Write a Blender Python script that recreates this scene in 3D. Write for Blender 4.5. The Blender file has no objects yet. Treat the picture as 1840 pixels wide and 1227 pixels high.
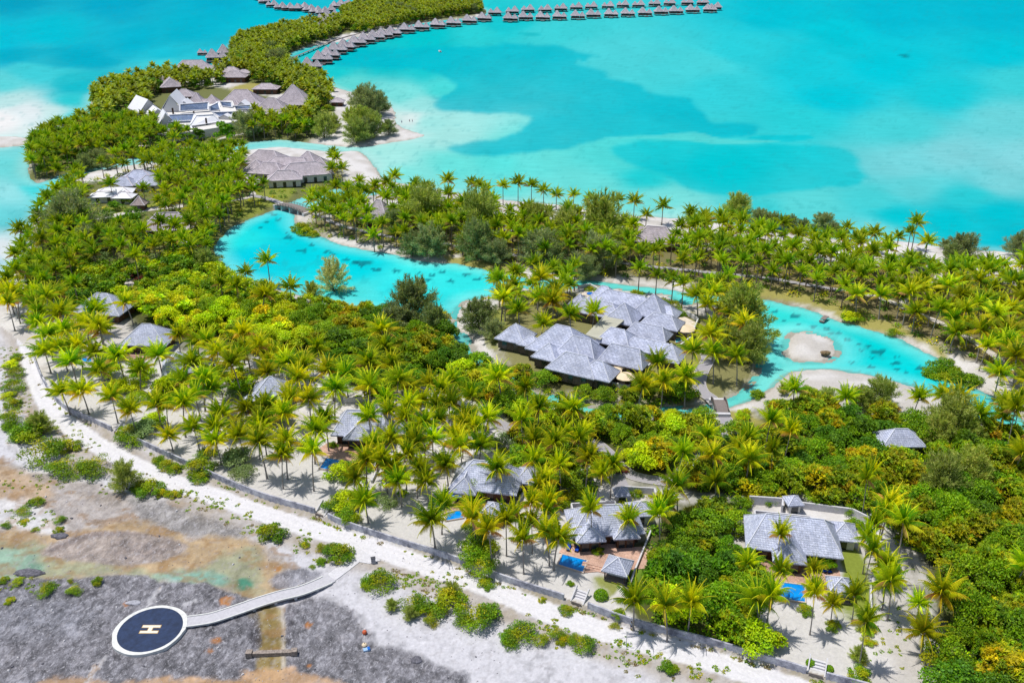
import bpy, math, random
import numpy as np
from mathutils import Vector
R = math.radians
rng = random.Random(7)
nr = np.random.RandomState(11)
C = bpy.context.scene.collection

# ---------------------------------------------------------------- camera frame (metres; X right, Y forward, Z up)
F = 1633.0; PITCH = R(25.04); CZ = 112.0
CT, ST = math.cos(PITCH), math.sin(PITCH)
GZ = 1.5; OZ = 0.7                        # island ground, outer beach strip
def P(px, py, z=GZ):
    """point on the horizontal plane at height z seen in the photograph at (px, py)"""
    dx = (px - 920.0) / F; dv = (py - 613.5) / F
    dy = CT - dv * ST; dz = -ST - dv * CT
    t = (z - CZ) / dz
    return (dx * t, dy * t, z)
def Pn(a, z=GZ):
    a = np.asarray(a, float)
    dx = (a[:, 0] - 920.0) / F; dv = (a[:, 1] - 613.5) / F
    dy = CT - dv * ST; dz = -ST - dv * CT
    t = (z - CZ) / dz
    return np.stack([dx * t, dy * t], 1)
def toPx(x, y, z):
    zc = y * CT - (z - CZ) * ST
    yc = (CZ - z) * CT - y * ST
    return 920 + F * x / zc, 613.5 + F * yc / zc
def scale_at(py):                          # photo pixels per metre at ground row py
    x0, y0, _ = P(920, py); x1, y1, _ = P(930, py)
    return 10.0 / (x1 - x0)

# ---------------------------------------------------------------- small numpy helpers
def _h(ix, iy, s):
    n = (ix.astype(np.int64) * 374761393 + iy.astype(np.int64) * 668265263 + s * 1442695041) & 0x7fffffff
    n = ((n ^ (n >> 13)) * 1274126177) & 0x7fffffff
    n = (n ^ (n >> 16)) & 0xffff
    return n / 65535.0
def vnoise(x, y, s=0):
    x = np.asarray(x, float); y = np.asarray(y, float)
    ix = np.floor(x); iy = np.floor(y); fx = x - ix; fy = y - iy
    fx = fx * fx * (3 - 2 * fx); fy = fy * fy * (3 - 2 * fy)
    ix = ix.astype(np.int64); iy = iy.astype(np.int64)
    a = _h(ix, iy, s); b = _h(ix + 1, iy, s); c = _h(ix, iy + 1, s); d = _h(ix + 1, iy + 1, s)
    return (a * (1 - fx) + b * fx) * (1 - fy) + (c * (1 - fx) + d * fx) * fy
def fbm(x, y, s=0, o=4):
    v = 0; a = .5; t = 0
    for i in range(o):
        v = v + a * vnoise(x, y, s + i * 17); t += a; a *= .5; x = x * 2.03 + 5.1; y = y * 2.03 + 1.7
    return v / t
def smooth_poly(pts, n=4):
    pts = np.asarray(pts, float); m = len(pts); out = []
    for i in range(m):
        p0, p1, p2, p3 = pts[i - 1], pts[i], pts[(i + 1) % m], pts[(i + 2) % m]
        for k in range(n):
            t = k / n
            out.append(.5 * ((2 * p1) + (-p0 + p2) * t + (2 * p0 - 5 * p1 + 4 * p2 - p3) * t * t + (-p0 + 3 * p1 - 3 * p2 + p3) * t ** 3))
    return np.array(out)
def smooth_line(pts, n=6):
    pts = np.asarray(pts, float); m = len(pts); out = []
    for i in range(m - 1):
        p0 = pts[max(i - 1, 0)]; p1 = pts[i]; p2 = pts[i + 1]; p3 = pts[min(i + 2, m - 1)]
        for k in range(n):
            t = k / n
            out.append(.5 * ((2 * p1) + (-p0 + p2) * t + (2 * p0 - 5 * p1 + 4 * p2 - p3) * t * t + (-p0 + 3 * p1 - 3 * p2 + p3) * t ** 3))
    out.append(pts[-1]); return np.array(out)
def sdf(x, y, poly):
    """signed distance, positive inside"""
    x = np.asarray(x, float); y = np.asarray(y, float)
    d = np.full(x.shape, 1e12); ins = np.zeros(x.shape, bool); m = len(poly)
    for i in range(m):
        ax, ay = poly[i]; bx, by = poly[(i + 1) % m]
        ex, ey = bx - ax, by - ay; L = ex * ex + ey * ey + 1e-12
        t = np.clip(((x - ax) * ex + (y - ay) * ey) / L, 0, 1)
        d = np.minimum(d, (x - ax - t * ex) ** 2 + (y - ay - t * ey) ** 2)
        if ay != by:
            c = ((ay > y) != (by > y)) & (x < (bx - ax) * (y - ay) / (by - ay) + ax)
            ins ^= c
    d = np.sqrt(d); return np.where(ins, d, -d)
def sdf_box(x, y, poly, pad=30.0):
    """sdf evaluated only near the polygon (far points get -pad)"""
    lo = poly.min(0) - pad; hi = poly.max(0) + pad
    m = (x > lo[0]) & (x < hi[0]) & (y > lo[1]) & (y < hi[1])
    out = np.full(x.shape, -pad); 
    if m.any(): out[m] = sdf(x[m], y[m], poly)
    return out
def dline(x, y, pts):
    d = np.full(np.shape(x), 1e12)
    for i in range(len(pts) - 1):
        ax, ay = pts[i][:2]; bx, by = pts[i + 1][:2]
        ex, ey = bx - ax, by - ay; L = ex * ex + ey * ey + 1e-12
        t = np.clip(((x - ax) * ex + (y - ay) * ey) / L, 0, 1)
        d = np.minimum(d, (x - ax - t * ex) ** 2 + (y - ay - t * ey) ** 2)
    return np.sqrt(d)
def sstep(a, b, v):
    t = np.clip((v - a) / (b - a), 0, 1); return t * t * (3 - 2 * t)
def lin(c):
    c = np.asarray(c, float) / 255.0
    return np.where(c <= .04045, c / 12.92, ((c + .055) / 1.055) ** 2.4)
LIT = 1.32                                 # how bright a level white sheet renders
def T(*c): return lin(c) / 1.5             # ground and water
def T3(*c): return tuple(float(v) for v in lin(c) / LIT)

# ---------------------------------------------------------------- shapes of land and water (outlines read off the photograph, laid out on the ground)
NORTH = [(60,326),(52,305),(60,278),(100,254),(140,238),(165,222),(172,205),(166,190),(168,170),(205,158),(250,150),(275,142),(310,132),(370,122),(415,124),(412,100),(415,84),
         (440,70),(500,57),(555,47),(605,42),(612,25),(640,12),(700,4),(800,6),(862,14),(874,22),(860,31),(800,37),(745,44),(700,56),(650,66),(600,78),(560,84),(530,92),(515,103),(530,118),(545,130),(565,141),(605,158),(640,168),(680,178),(700,190),(710,203),
         (712,222),(735,235),(762,243),(740,251),(700,257),(665,263),(622,264),(560,258),(500,252),(420,259),(330,272),(250,283),(170,296),(110,315),(75,328)]
SOUTH = [(640,272),(662,287),(676,304),(690,322),(740,333),(785,341),(885,357),(1000,368),(1095,384),(1230,394),(1330,405),(1440,420),(1530,434),(1620,434),(1705,446),(1817,454),(2000,470),(2300,520),(2600,900),(2600,1600),(1200,1500),(-900,1500),(-900,700),(-200,560),(0,510),(15,486),(36,464),(40,445),(58,424),(60,400),(92,366),(100,340),(140,318),(180,306),(260,294),(340,284),(420,273),(500,265),(560,270),(600,274)]
LAGOON = [(502,376),(528,384),(532,400),(545,414),(562,420),(610,439),(660,449),(705,457),(735,464),(760,471),(810,473),(860,482),(920,496),(980,502),(1060,504),(1120,511),(1195,519),(1237,527),(1310,533),(1380,540),(1455,557),(1490,572),(1555,589),(1610,607),(1640,622),(1677,640),(1715,671),(1745,696),(1785,712),(1815,735),(1850,765),(1880,800),(1850,800),(1790,765),(1742,742),(1720,724),(1690,714),(1655,699),(1620,689),(1580,679),(1535,670),(1500,665),(1467,663),(1430,668),(1405,679),(1380,704),
          (1345,722),(1305,736),(1270,740),(1232,745),(1145,754),(1095,750),(1040,741),(995,729),(960,715),(920,694),(880,672),(845,650),(815,632),(806,600),(780,580),(720,566),(640,552),(540,532),(470,510),(425,495),(392,465),(386,447),(390,432),(405,420),(425,405),(460,390)]
SPAISLE = [(905,524),(940,517),(985,523),(1030,519),(1070,514),(1112,520),(1157,527),(1202,532),(1230,547),(1280,545),(1320,552),(1350,575),(1368,610),(1368,640),(1360,669),(1350,690),(1320,706),(1292,719),(1270,730),(1245,731),(1170,736),(1120,736),(1070,731),(1025,721),(982,709),(945,694),(905,672),(870,648),(850,625),(838,606),(822,595),(815,580),(817,563),(830,547),(850,537),(895,530)]
ISLET = [(1425,598),(1465,599),(1498,613),(1507,628),(1497,645),(1462,652),(1428,649),(1413,640),(1410,620)]
INLET = [(520,364),(560,350),(600,340),(650,337),(690,343),(668,352),(620,356),(580,366),(548,374),(530,376)]
LEFTBAR = [(-120,250),(-20,246),(30,246),(62,252),(50,260),(20,264),(-20,268),(-120,275)]
def WP(a, z=0.0): return smooth_poly(Pn(a, z), 4)
north, south, lagoon, spa_isle, islet, inlet, leftbar = [WP(a) for a in (NORTH, SOUTH, LAGOON, SPAISLE, ISLET, INLET, LEFTBAR)]
WALL_PX = [(60,640),(80,690),(115,735),(165,760),(212,782),(265,806),(345,843),(460,893),(567,926),(620,948),(710,978),(792,1003),(860,1029),(920,1052),(1036,1089),(1132,1124),(1270,1160),(1380,1193),(1465,1218),(1560,1243),(1700,1285)]
wall_line = Pn(WALL_PX, OZ)
inner_poly = np.vstack([wall_line, [(600, 60), (600, 900), (-600, 900), wall_line[0] + np.array([-60, 60])]])
def land_sd(x, y):
    s = np.maximum(sdf(x, y, north), sdf(x, y, south))
    s = np.maximum(s, sdf_box(x, y, leftbar, 60))
    w = np.maximum(sdf(x, y, lagoon), sdf_box(x, y, inlet, 60))
    s = np.minimum(s, -w)
    s = np.maximum(s, np.maximum(sdf_box(x, y, spa_isle, 60), sdf_box(x, y, islet, 60)))
    return s
def height(x, y, sd=None):
    x = np.atleast_1d(np.asarray(x, float)); y = np.atleast_1d(np.asarray(y, float))
    if sd is None: sd = land_sd(x, y)
    wob = (fbm(x * .25, y * .25, 5, 3) - .5)
    z = (sd + wob * 3.0 * np.clip(1 - np.abs(sd) / 6, 0, 1)) * .22
    z = np.where(z > 0, GZ * (1 - np.exp(-z / GZ * 1.3)), np.maximum(z, -.9))
    out = sdf(x, y, inner_poly)
    k = sstep(.05, -.5, out) * (y < 330)
    z = np.minimum(z, GZ * (1 - k) + OZ * k)
    # reef flat of the shore: low relief
    far = k * sstep(-8, -22, out)
    z = z + far * (.34 * (fbm(x * .35, y * .35, 9, 4) - .5) + .3 * (fbm(x * 1.3, y * 1.0, 12, 4) - .5))
    z = z + np.where(z > .5, (fbm(x * .12, y * .12, 21, 3) - .5) * .12, 0)
    return z
GZT = [None]
def gz(x, y):
    """ground height looked up in the terrain sheet"""
    Zg, y0, y1, kk = GZT[0]; ny, nx = Zg.shape; a = 1 / (y0 * CT + 46.5); b = 1 / (y1 * CT + 46.5)
    i = (1 / (y * CT + 46.5) - a) / (b - a) * (ny - 1); j = (x / ((y * CT + 46.5) * (920 / F) * kk) + 1) / 2 * (nx - 1)
    i = min(max(i, 0), ny - 1.001); j = min(max(j, 0), nx - 1.001); i0, j0 = int(i), int(j); u, v = i - i0, j - j0
    return float((Zg[i0, j0] * (1 - v) + Zg[i0, j0 + 1] * v) * (1 - u) + (Zg[i0 + 1, j0] * (1 - v) + Zg[i0 + 1, j0 + 1] * v) * u)

# ---------------------------------------------------------------- object helpers
def link(o): C.objects.link(o); return o
def tag(o, label=None, cat=None, group=None, kind=None):
    if label: o['label'] = label
    if cat: o['category'] = cat
    if group: o['group'] = group
    if kind: o['kind'] = kind
    return o
def empty(name, loc=(0, 0, 0), rz=0.0, label=None, cat=None, group=None):
    o = bpy.data.objects.new(name, None); o.empty_display_size = .5; o.location = loc; o.rotation_euler = (0, 0, rz)
    link(o); return tag(o, label, cat, group)
def copy_tree(o, parent=None):
    c = o.copy(); C.objects.link(c); c.parent = parent
    for ch in o.children: copy_tree(ch, c)
    return c
class MB:
    def __init__(s): s.v = []; s.f = []; s.m = []
    def face(s, pts, m=0):
        n = len(s.v); s.v += [tuple(p) for p in pts]; s.f.append(tuple(range(n, n + len(pts)))); s.m.append(m); return s
    def box(s, cx, cy, z0, z1, w, d, rz=0, m=0, taper=1.0):
        c, q = math.cos(rz), math.sin(rz); n = len(s.v)
        for z, k in ((z0, 1), (z1, taper)):
            for a, b in ((-1, -1), (1, -1), (1, 1), (-1, 1)):
                x, y = a * w / 2 * k, b * d / 2 * k
                s.v.append((cx + x * c - y * q, cy + x * q + y * c, z))
        for f in ((3, 2, 1, 0), (4, 5, 6, 7), (0, 1, 5, 4), (1, 2, 6, 5), (2, 3, 7, 6), (3, 0, 4, 7)):
            s.f.append(tuple(n + i for i in f)); s.m.append(m)
        return s
    def bar(s, a, b, w, h=None, m=0, up=(0, 0, 1)):
        h = h or w; a = Vector(a); b = Vector(b); d = (b - a).normalized()
        u = Vector(up); r = d.cross(u)
        if r.length < 1e-3: r = d.cross(Vector((1, 0, 0)))
        r.normalize(); u = r.cross(d); n = len(s.v)
        for p in (a, b):
            for i, j in ((-1, -1), (1, -1), (1, 1), (-1, 1)): s.v.append(tuple(p + r * (i * w / 2) + u * (j * h / 2)))
        for f in ((3, 2, 1, 0), (4, 5, 6, 7), (0, 1, 5, 4), (1, 2, 6, 5), (2, 3, 7, 6), (3, 0, 4, 7)):
            s.f.append(tuple(n + i for i in f)); s.m.append(m)
        return s
    def tube(s, pts, rad, n=7, m=0, cap=True):
        rings = []; 
        for i, p in enumerate(pts):
            p = Vector(p); q = Vector(pts[min(i + 1, len(pts) - 1)]) - Vector(pts[max(i - 1, 0)])
            q.normalize(); r = q.cross(Vector((0.01, 1, 0.02))).normalized(); u = r.cross(q)
            k = len(s.v); rr = rad[i] if hasattr(rad, '__len__') else rad
            for j in range(n):
                a = 2 * math.pi * j / n; s.v.append(tuple(p + (r * math.cos(a) + u * math.sin(a)) * rr))
            rings.append(k)
        for a, b in zip(rings, rings[1:]):
            for j in range(n): s.f.append((a + j, a + (j + 1) % n, b + (j + 1) % n, b + j)); s.m.append(m)
        if cap: s.f.append(tuple(rings[-1] + j for j in range(n))); s.m.append(m)
        return s
    def lathe(s, prof, cx=0, cy=0, n=16, m=0):
        rings = []
        for r, z in prof:
            k = len(s.v)
            for j in range(n):
                a = 2 * math.pi * j / n; s.v.append((cx + r * math.cos(a), cy + r * math.sin(a), z))
            rings.append(k)
        for a, b in zip(rings, rings[1:]):
            for j in range(n): s.f.append((a + j, a + (j + 1) % n, b + (j + 1) % n, b + j)); s.m.append(m)
        s.f.append(tuple(rings[-1] + j for j in range(n))); s.m.append(m)
        s.f.append(tuple(rings[0] + j for j in reversed(range(n)))); s.m.append(m)
        return s
    def prism(s, poly, z0, z1, m=0):
        n = len(s.v); k = len(poly)
        s.v += [(p[0], p[1], z0) for p in poly] + [(p[0], p[1], z1) for p in poly]
        s.f.append(tuple(n + k + i for i in range(k))); s.m.append(m)
        s.f.append(tuple(n + i for i in reversed(range(k)))); s.m.append(m)
        for i in range(k): s.f.append((n + i, n + (i + 1) % k, n + k + (i + 1) % k, n + k + i)); s.m.append(m)
        return s
    def build(s, name, mats, parent=None, smooth=False):
        me = bpy.data.meshes.new(name); me.from_pydata(s.v, [], s.f)
        if not isinstance(mats, (list, tuple)): mats = [mats]
        for m in mats: me.materials.append(m)
        if len(mats) > 1: me.polygons.foreach_set('material_index', s.m)
        if smooth: me.polygons.foreach_set('use_smooth', [True] * len(s.f))
        me.update(); o = bpy.data.objects.new(name, me); link(o); o.parent = parent; return o
def np_mesh(name, V, Fq, mats, cols=None, smooth=False, mi=None):
    """V (n,3), Fq (m,3 or 4) int, cols (n,3)"""
    me = bpy.data.meshes.new(name); V = np.ascontiguousarray(V, np.float32); Fq = np.ascontiguousarray(Fq, np.int32)
    k = Fq.shape[1]; me.vertices.add(len(V)); me.vertices.foreach_set('co', V.ravel())
    me.loops.add(Fq.size); me.loops.foreach_set('vertex_index', Fq.ravel())
    me.polygons.add(len(Fq)); me.polygons.foreach_set('loop_start', np.arange(0, Fq.size, k, dtype=np.int32))
    me.polygons.foreach_set('loop_total', np.full(len(Fq), k, np.int32))
    if not isinstance(mats, (list, tuple)): mats = [mats]
    for m in mats: me.materials.append(m)
    if mi is not None: me.polygons.foreach_set('material_index', np.asarray(mi, np.int32))
    me.update(calc_edges=True)
    if smooth: me.polygons.foreach_set('use_smooth', np.ones(len(Fq), bool))
    if cols is not None:
        a = me.color_attributes.new('Col', 'FLOAT_COLOR', 'POINT')
        c = np.ones((len(V), 4), np.float32); c[:, :3] = cols; a.data.foreach_set('color', c.ravel())
    return me
def obj(name, me, parent=None):
    o = bpy.data.objects.new(name, me); link(o); o.parent = parent; return o

# ---------------------------------------------------------------- materials
class N:
    def __init__(s, name):
        s.m = bpy.data.materials.new(name); s.m.use_nodes = True; s.t = s.m.node_tree; s.n = s.t.nodes; s.n.clear()
        s.out = s.n.new('ShaderNodeOutputMaterial')
    def __call__(s, typ, ins=None, **kw):
        n = s.n.new('ShaderNode' + typ)
        for k, v in kw.items(): setattr(n, k, v)
        for k, v in (ins or {}).items():
            if isinstance(v, tuple) and len(v) == 2 and hasattr(v[0], 'outputs'): s.t.links.new(v[0].outputs[v[1]], n.inputs[k])
            elif hasattr(v, 'outputs'): s.t.links.new(v.outputs[0], n.inputs[k])
            else: n.inputs[k].default_value = v
        return n
    def mix(s, fac, a, b, blend='MIX'):
        n = s.n.new('ShaderNodeMix'); n.data_type = 'RGBA'; n.blend_type = blend
        for i, v in ((0, fac), (6, a), (7, b)):
            if hasattr(v, 'outputs'): s.t.links.new(v.outputs[2 if v.bl_idname == 'ShaderNodeMix' else 0], n.inputs[i])
            elif isinstance(v, (int, float)): n.inputs[i].default_value = v
            else: n.inputs[i].default_value = (v[0], v[1], v[2], 1)
        return n
    def ramp(s, src, stops, out=0):
        n = s.n.new('ShaderNodeValToRGB'); s.t.links.new(src.outputs[out], n.inputs[0]); e = n.color_ramp.elements
        while len(e) < len(stops): e.new(.5)
        for i, (p, c) in enumerate(stops):
            e[i].position = p; e[i].color = (c, c, c, 1) if isinstance(c, (int, float)) else (c[0], c[1], c[2], 1)
        return n
    def fin(s, sh): s.t.links.new(sh.outputs[0], s.out.inputs[0]); return s.m
def o2(n): return (n, 2) if n.bl_idname == 'ShaderNodeMix' else n
def surf(name, col, rough=.7, scale=3.0, amt=.25, col2=None, bump=0.0, spec=.3, obj_rand=.0, detail=6, stretch=None, metal=0.0):
    g = N(name); tc = g('TexCoord'); mp = g('Mapping', {'Vector': (tc, 3), 'Scale': stretch or (1, 1, 1)})
    nz = g('TexNoise', {'Vector': mp, 'Scale': scale, 'Detail': detail, 'Roughness': .65})
    r = g.ramp(nz, [(.3, 0.0), (.7, 1.0)])
    c2 = col2 or tuple(max(0, c * (1 - amt * 1.6)) for c in col)
    c1 = tuple(min(1, c * (1 + amt * .5)) for c in col)
    mx = g.mix(r, c2, c1)
    if obj_rand:
        oi = g('ObjectInfo'); mr = g('MapRange', {'Value': (oi, 5), 'To Min': 1 - obj_rand, 'To Max': 1 + obj_rand})
        hs = g('HueSaturation', {'Value': mr, 'Color': o2(mx)}); cc = hs
    else: cc = o2(mx)
    b = g('BsdfPrincipled', {'Base Color': cc, 'Roughness': rough, 'Specular IOR Level': spec, 'Metallic': metal})
    if bump:
        bp = g('Bump', {'Height': (nz, 0), 'Strength': bump, 'Distance': .1}); g.t.links.new(bp.outputs[0], b.inputs['Normal'])
    return g.fin(b)
def shingle(name, c1, c2, c3, bw=.5, rh=.28):
    g = N(name); tc = g('TexCoord'); oi = g('ObjectInfo'); orr = g.ramp(oi, [(0.0, .86), (1.0, 1.06)], 5)
    sx = g('SeparateXYZ', {'Vector': (tc, 3)})
    cb = g('CombineXYZ', {'X': (g('Math', {0: (sx, 0), 1: (sx, 1)}, operation='ADD')), 'Y': (sx, 2)})
    br = g('TexBrick', {'Vector': cb, 'Scale': 1.0, 'Brick Width': bw, 'Row Height': rh, 'Mortar Size': .02, 'Bias': 0.0,
                        'Color1': (*c1, 1), 'Color2': (*c2, 1), 'Mortar': (*c3, 1)})
    n2 = g('TexNoise', {'Vector': (tc, 3), 'Scale': 4.0, 'Detail': 6.0, 'Roughness': .8}); r2 = g.ramp(n2, [(.36, .62), (.64, 1.22)])
    mx = g.mix(1.0, br, r2, 'MULTIPLY')
    n3 = g('TexNoise', {'Vector': (tc, 3), 'Scale': .35, 'Detail': 3.0}); r3 = g.ramp(n3, [(.3, .84), (.7, 1.16)])
    mx2 = g.mix(1.0, mx, r3, 'MULTIPLY')
    n4 = g('TexNoise', {'Vector': (tc, 3), 'Scale': .8, 'Detail': 6.0, 'Roughness': .7}); r4 = g.ramp(n4, [(.54, 0.0), (.72, .55)]); mx2 = g.mix(r4, mx2, (c3[0] * .95, c3[1] * .9, c3[2] * .7))
    b = g('BsdfPrincipled', {'Base Color': (g.mix(1.0, mx2, orr, 'MULTIPLY'), 2), 'Roughness': .8, 'Specular IOR Level': .25})
    bp = g('Bump', {'Height': (br, 1), 'Strength': .5, 'Distance': .05}, invert=True); g.t.links.new(bp.outputs[0], b.inputs['Normal'])
    return g.fin(b)
def foliage(name, gain=(1, 1, 1), trans=.35, hue=.02, val=.25, sat=1.0):
    g = N(name); at = g('Attribute', attribute_name='Col'); oi = g('ObjectInfo')
    h = g('MapRange', {'Value': (oi, 5), 'To Min': .5 - hue, 'To Max': .5 + hue})
    w = g('TexWhiteNoise', {'W': (oi, 5)}, noise_dimensions='1D')
    v = g('MapRange', {'Value': (w, 0), 'To Min': 1 - val, 'To Max': 1 + val})
    hs = g('HueSaturation', {'Hue': h, 'Value': v, 'Saturation': sat, 'Color': (at, 0)})
    mx = g.mix(1.0, hs, gain, 'MULTIPLY')
    d = g('BsdfPrincipled', {'Base Color': (mx, 2), 'Roughness': .55, 'Specular IOR Level': .25})
    tcol = g.mix(1.0, mx, (1.25, 1.15, .5), 'MULTIPLY')
    tr = g('BsdfTranslucent', {'Color': (tcol, 2)})
    ms = g('MixShader', {0: trans, 1: d, 2: tr}); return g.fin(ms)
M = {}
M['shingle'] = shingle('grey_shingles', T3(226,231,252), T3(197,204,228), T3(138,144,170))
M['thatch'] = shingle('weathered_thatch', T3(218,206,212), T3(190,180,188), T3(140,130,138), .35, .5)
M['thatch_b'] = shingle('brown_thatch', T3(196,180,178), T3(170,154,152), T3(125,112,110), .35, .5)
M['cap'] = surf('ridge_capping', T3(236,238,250), .7, 5, .2)
M['capd'] = surf('thatch_ridge_capping', T3(222,212,220), .8, 5, .12)
M['plaster'] = surf('white_plaster', T3(240,236,230), .8, 1.2, .12)
M['whiteroof'] = surf('white_membrane', T3(248,248,254), .6, .8, .05)
M['solar'] = shingle('solar_panel', T3(128,150,186), T3(112,134,172), T3(196,204,220), 1.1, 1.6)
M['wood'] = surf('brown_timber', T3(112,78,58), .7, 2.0, .4, stretch=(6, 6, .6))
M['woodd'] = surf('dark_timber', T3(70,52,44), .7, 2.0, .4, stretch=(6, 6, .6))
M['glass'] = surf('dark_window_glass', (.02, .03, .04), .12, 1.0, .2, spec=.6)
M['deck'] = shingle('terracotta_tile_deck', T3(226,186,166), T3(212,170,150), T3(190,160,146), .5, .5)
M['deckw'] = surf('weathered_deck', T3(150,138,134), .8, 2.0, .25, stretch=(8, .6, 1))
M['conc'] = surf('pale_concrete', T3(226,224,228), .85, 2.5, .14, bump=.2)
M['pool'] = surf('blue_pool_water', T3(0,156,238), .08, .8, .18, col2=T3(0,128,220), spec=.5)
M['poolw'] = surf('turquoise_pool_water', T3(90,205,215), .1, .8, .15, spec=.5)
M['coping'] = surf('pool_coping', T3(226,206,190), .7, 3, .1)
M['blue'] = surf('blue_cushion', T3(0,70,190), .8, 3, .15)
M['blueu'] = surf('blue_canvas', T3(10,110,210), .8, 3, .1)
M['canvas'] = surf('cream_canvas', T3(244,222,188), .8, 2, .06)
M['metalw'] = surf('white_paint', T3(225,225,225), .5, 2, .05)
M['metald'] = surf('dark_metal', (.06, .06, .07), .5, 4, .2)
M['skin'] = surf('skin', (.35, .19, .12), .6, 8, .1)
M['shirt'] = surf('white_shirt_cloth', T3(210,215,225), .85, 8, .1)
M['short'] = surf('blue_shorts_cloth', T3(60,95,150), .85, 8, .1)
M['hair'] = surf('dark_hair', (.03, .02, .015), .8, 20, .2)
M['trunk'] = surf('palm_trunk_bark', T3(176,168,162), .9, 3.0, .35, stretch=(1, 1, 5))
M['bark'] = surf('brown_bark', T3(112,98,86), .9, 4.0, .35)
M['leafp'] = foliage('palm_fronds', hue=.026, val=.38)
M['leafb'] = foliage('broad_leaves', hue=.012, val=.16)
M['leafc'] = foliage('ironwood_needles', gain=(1.2, 1.2, 1.2), hue=.01, val=.15, trans=.45)
M['road'] = surf('paved_road', T3(176,172,178), .85, 3.0, .12, bump=.1)
M['roadb'] = surf('sandy_path', T3(214,206,200), .9, 3.0, .12)
M['kerb'] = surf('kerb_stone', T3(214,208,205), .85, 4.0, .14)
M['walk'] = surf('grey_walkway_concrete', T3(208,206,212), .85, 2.0, .12, bump=.2)
M['weir'] = surf('weathered_brown_concrete', T3(176,162,152), .95, 3.0, .4, bump=.4)
M['red'] = surf('dark_red_clay', T3(150,50,60), .6, 4, .1)
M['orange'] = surf('orange_buoy', T3(215,100,60), .6, 4, .1)
M['navy'] = surf('navy_pad_paint', T3(44,62,98), .7, 1.1, .3, detail=10)
M['padw'] = surf('white_pad_paint', T3(240,240,236), .8, 1.5, .14)
M['cream'] = surf('cream_paint', T3(246,240,222), .7, 6, .1)
M['gold'] = surf('ochre_paint', T3(200,160,90), .7, 6, .1)
def mat_wall():
    g = N('stained_seawall'); tc = g('TexCoord')
    mp = g('Mapping', {'Vector': (tc, 3), 'Scale': (.5, .5, .45)})
    a = g('TexNoise', {'Vector': mp, 'Scale': 1.0, 'Detail': 8.0, 'Roughness': .7}); r = g.ramp(a, [(.35, T3(120,122,136)), (.5, T3(188,188,202)), (.68, T3(236,236,242))])
    b = g('TexNoise', {'Vector': (tc, 3), 'Scale': 6.0, 'Detail': 4.0}); rb = g.ramp(b, [(.3, .75), (.7, 1.1)])
    m = g.mix(1.0, r, rb, 'MULTIPLY')
    return g.fin(g('BsdfPrincipled', {'Base Color': (m, 2), 'Roughness': .9}))
M['wall'] = mat_wall()
# ================================================================ terrain and water sheets
def ground_rows(y0, y1, n):
    a = 1 / (y0 * CT + 46.5); b = 1 / (y1 * CT + 46.5); t = np.linspace(a, b, n); return (1 / t - 46.5) / CT
def fan(y0, y1, ny, nx, k=1.28):
    ys = ground_rows(y0, y1, ny); u = np.linspace(-1, 1, nx)
    half = (ys * CT + 46.5) * (920 / F) * k
    X = u[None, :] * half[:, None]; Y = np.repeat(ys[:, None], nx, 1); return X, Y
def quads(ny, nx):
    i = np.arange(ny - 1)[:, None] * nx + np.arange(nx - 1)[None, :]
    i = i.ravel(); return np.stack([i, i + 1, i + nx + 1, i + nx], 1)
def paint(col, x, y, poly_px, rgb, soft=1.0, warp=1.5, k=1.0, z=GZ, wscale=.3, speck=0.0, seed=0):
    """lay a patch of ground colour: poly given as outline, irregular edge"""
    poly = smooth_poly(Pn(poly_px, z), 3)
    d = sdf_box(x, y, poly, 20 + warp + soft)
    d = d + (fbm(x * wscale, y * wscale, 31 + seed, 4) - .5) * 2 * warp
    m = sstep(-soft, soft, d) * k
    if speck: m = m * sstep(.5 - speck * .5, .5 + (1 - speck) * .35, fbm(x * 1.1, y * 1.1, 77 + seed, 4) + .12)
    col[:] = col * (1 - m[:, None]) + T(*rgb)[None, :] * m[:, None]
    return m
NY, NX = 500, 860
X, Y = fan(92, 1700, NY, NX); x = X.ravel(); y = Y.ravel()
SD = land_sd(x, y); Z = height(x, y, SD)
col = np.zeros((len(x), 3)); n1 = fbm(x * .12, y * .12, 3, 4); n2 = fbm(x * .9, y * .9, 4, 4)
sand = T(238, 234, 232); shade = T(214, 208, 202)
col[:] = sand + (shade - sand) * sstep(.35, .7, n1)[:, None]
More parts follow.
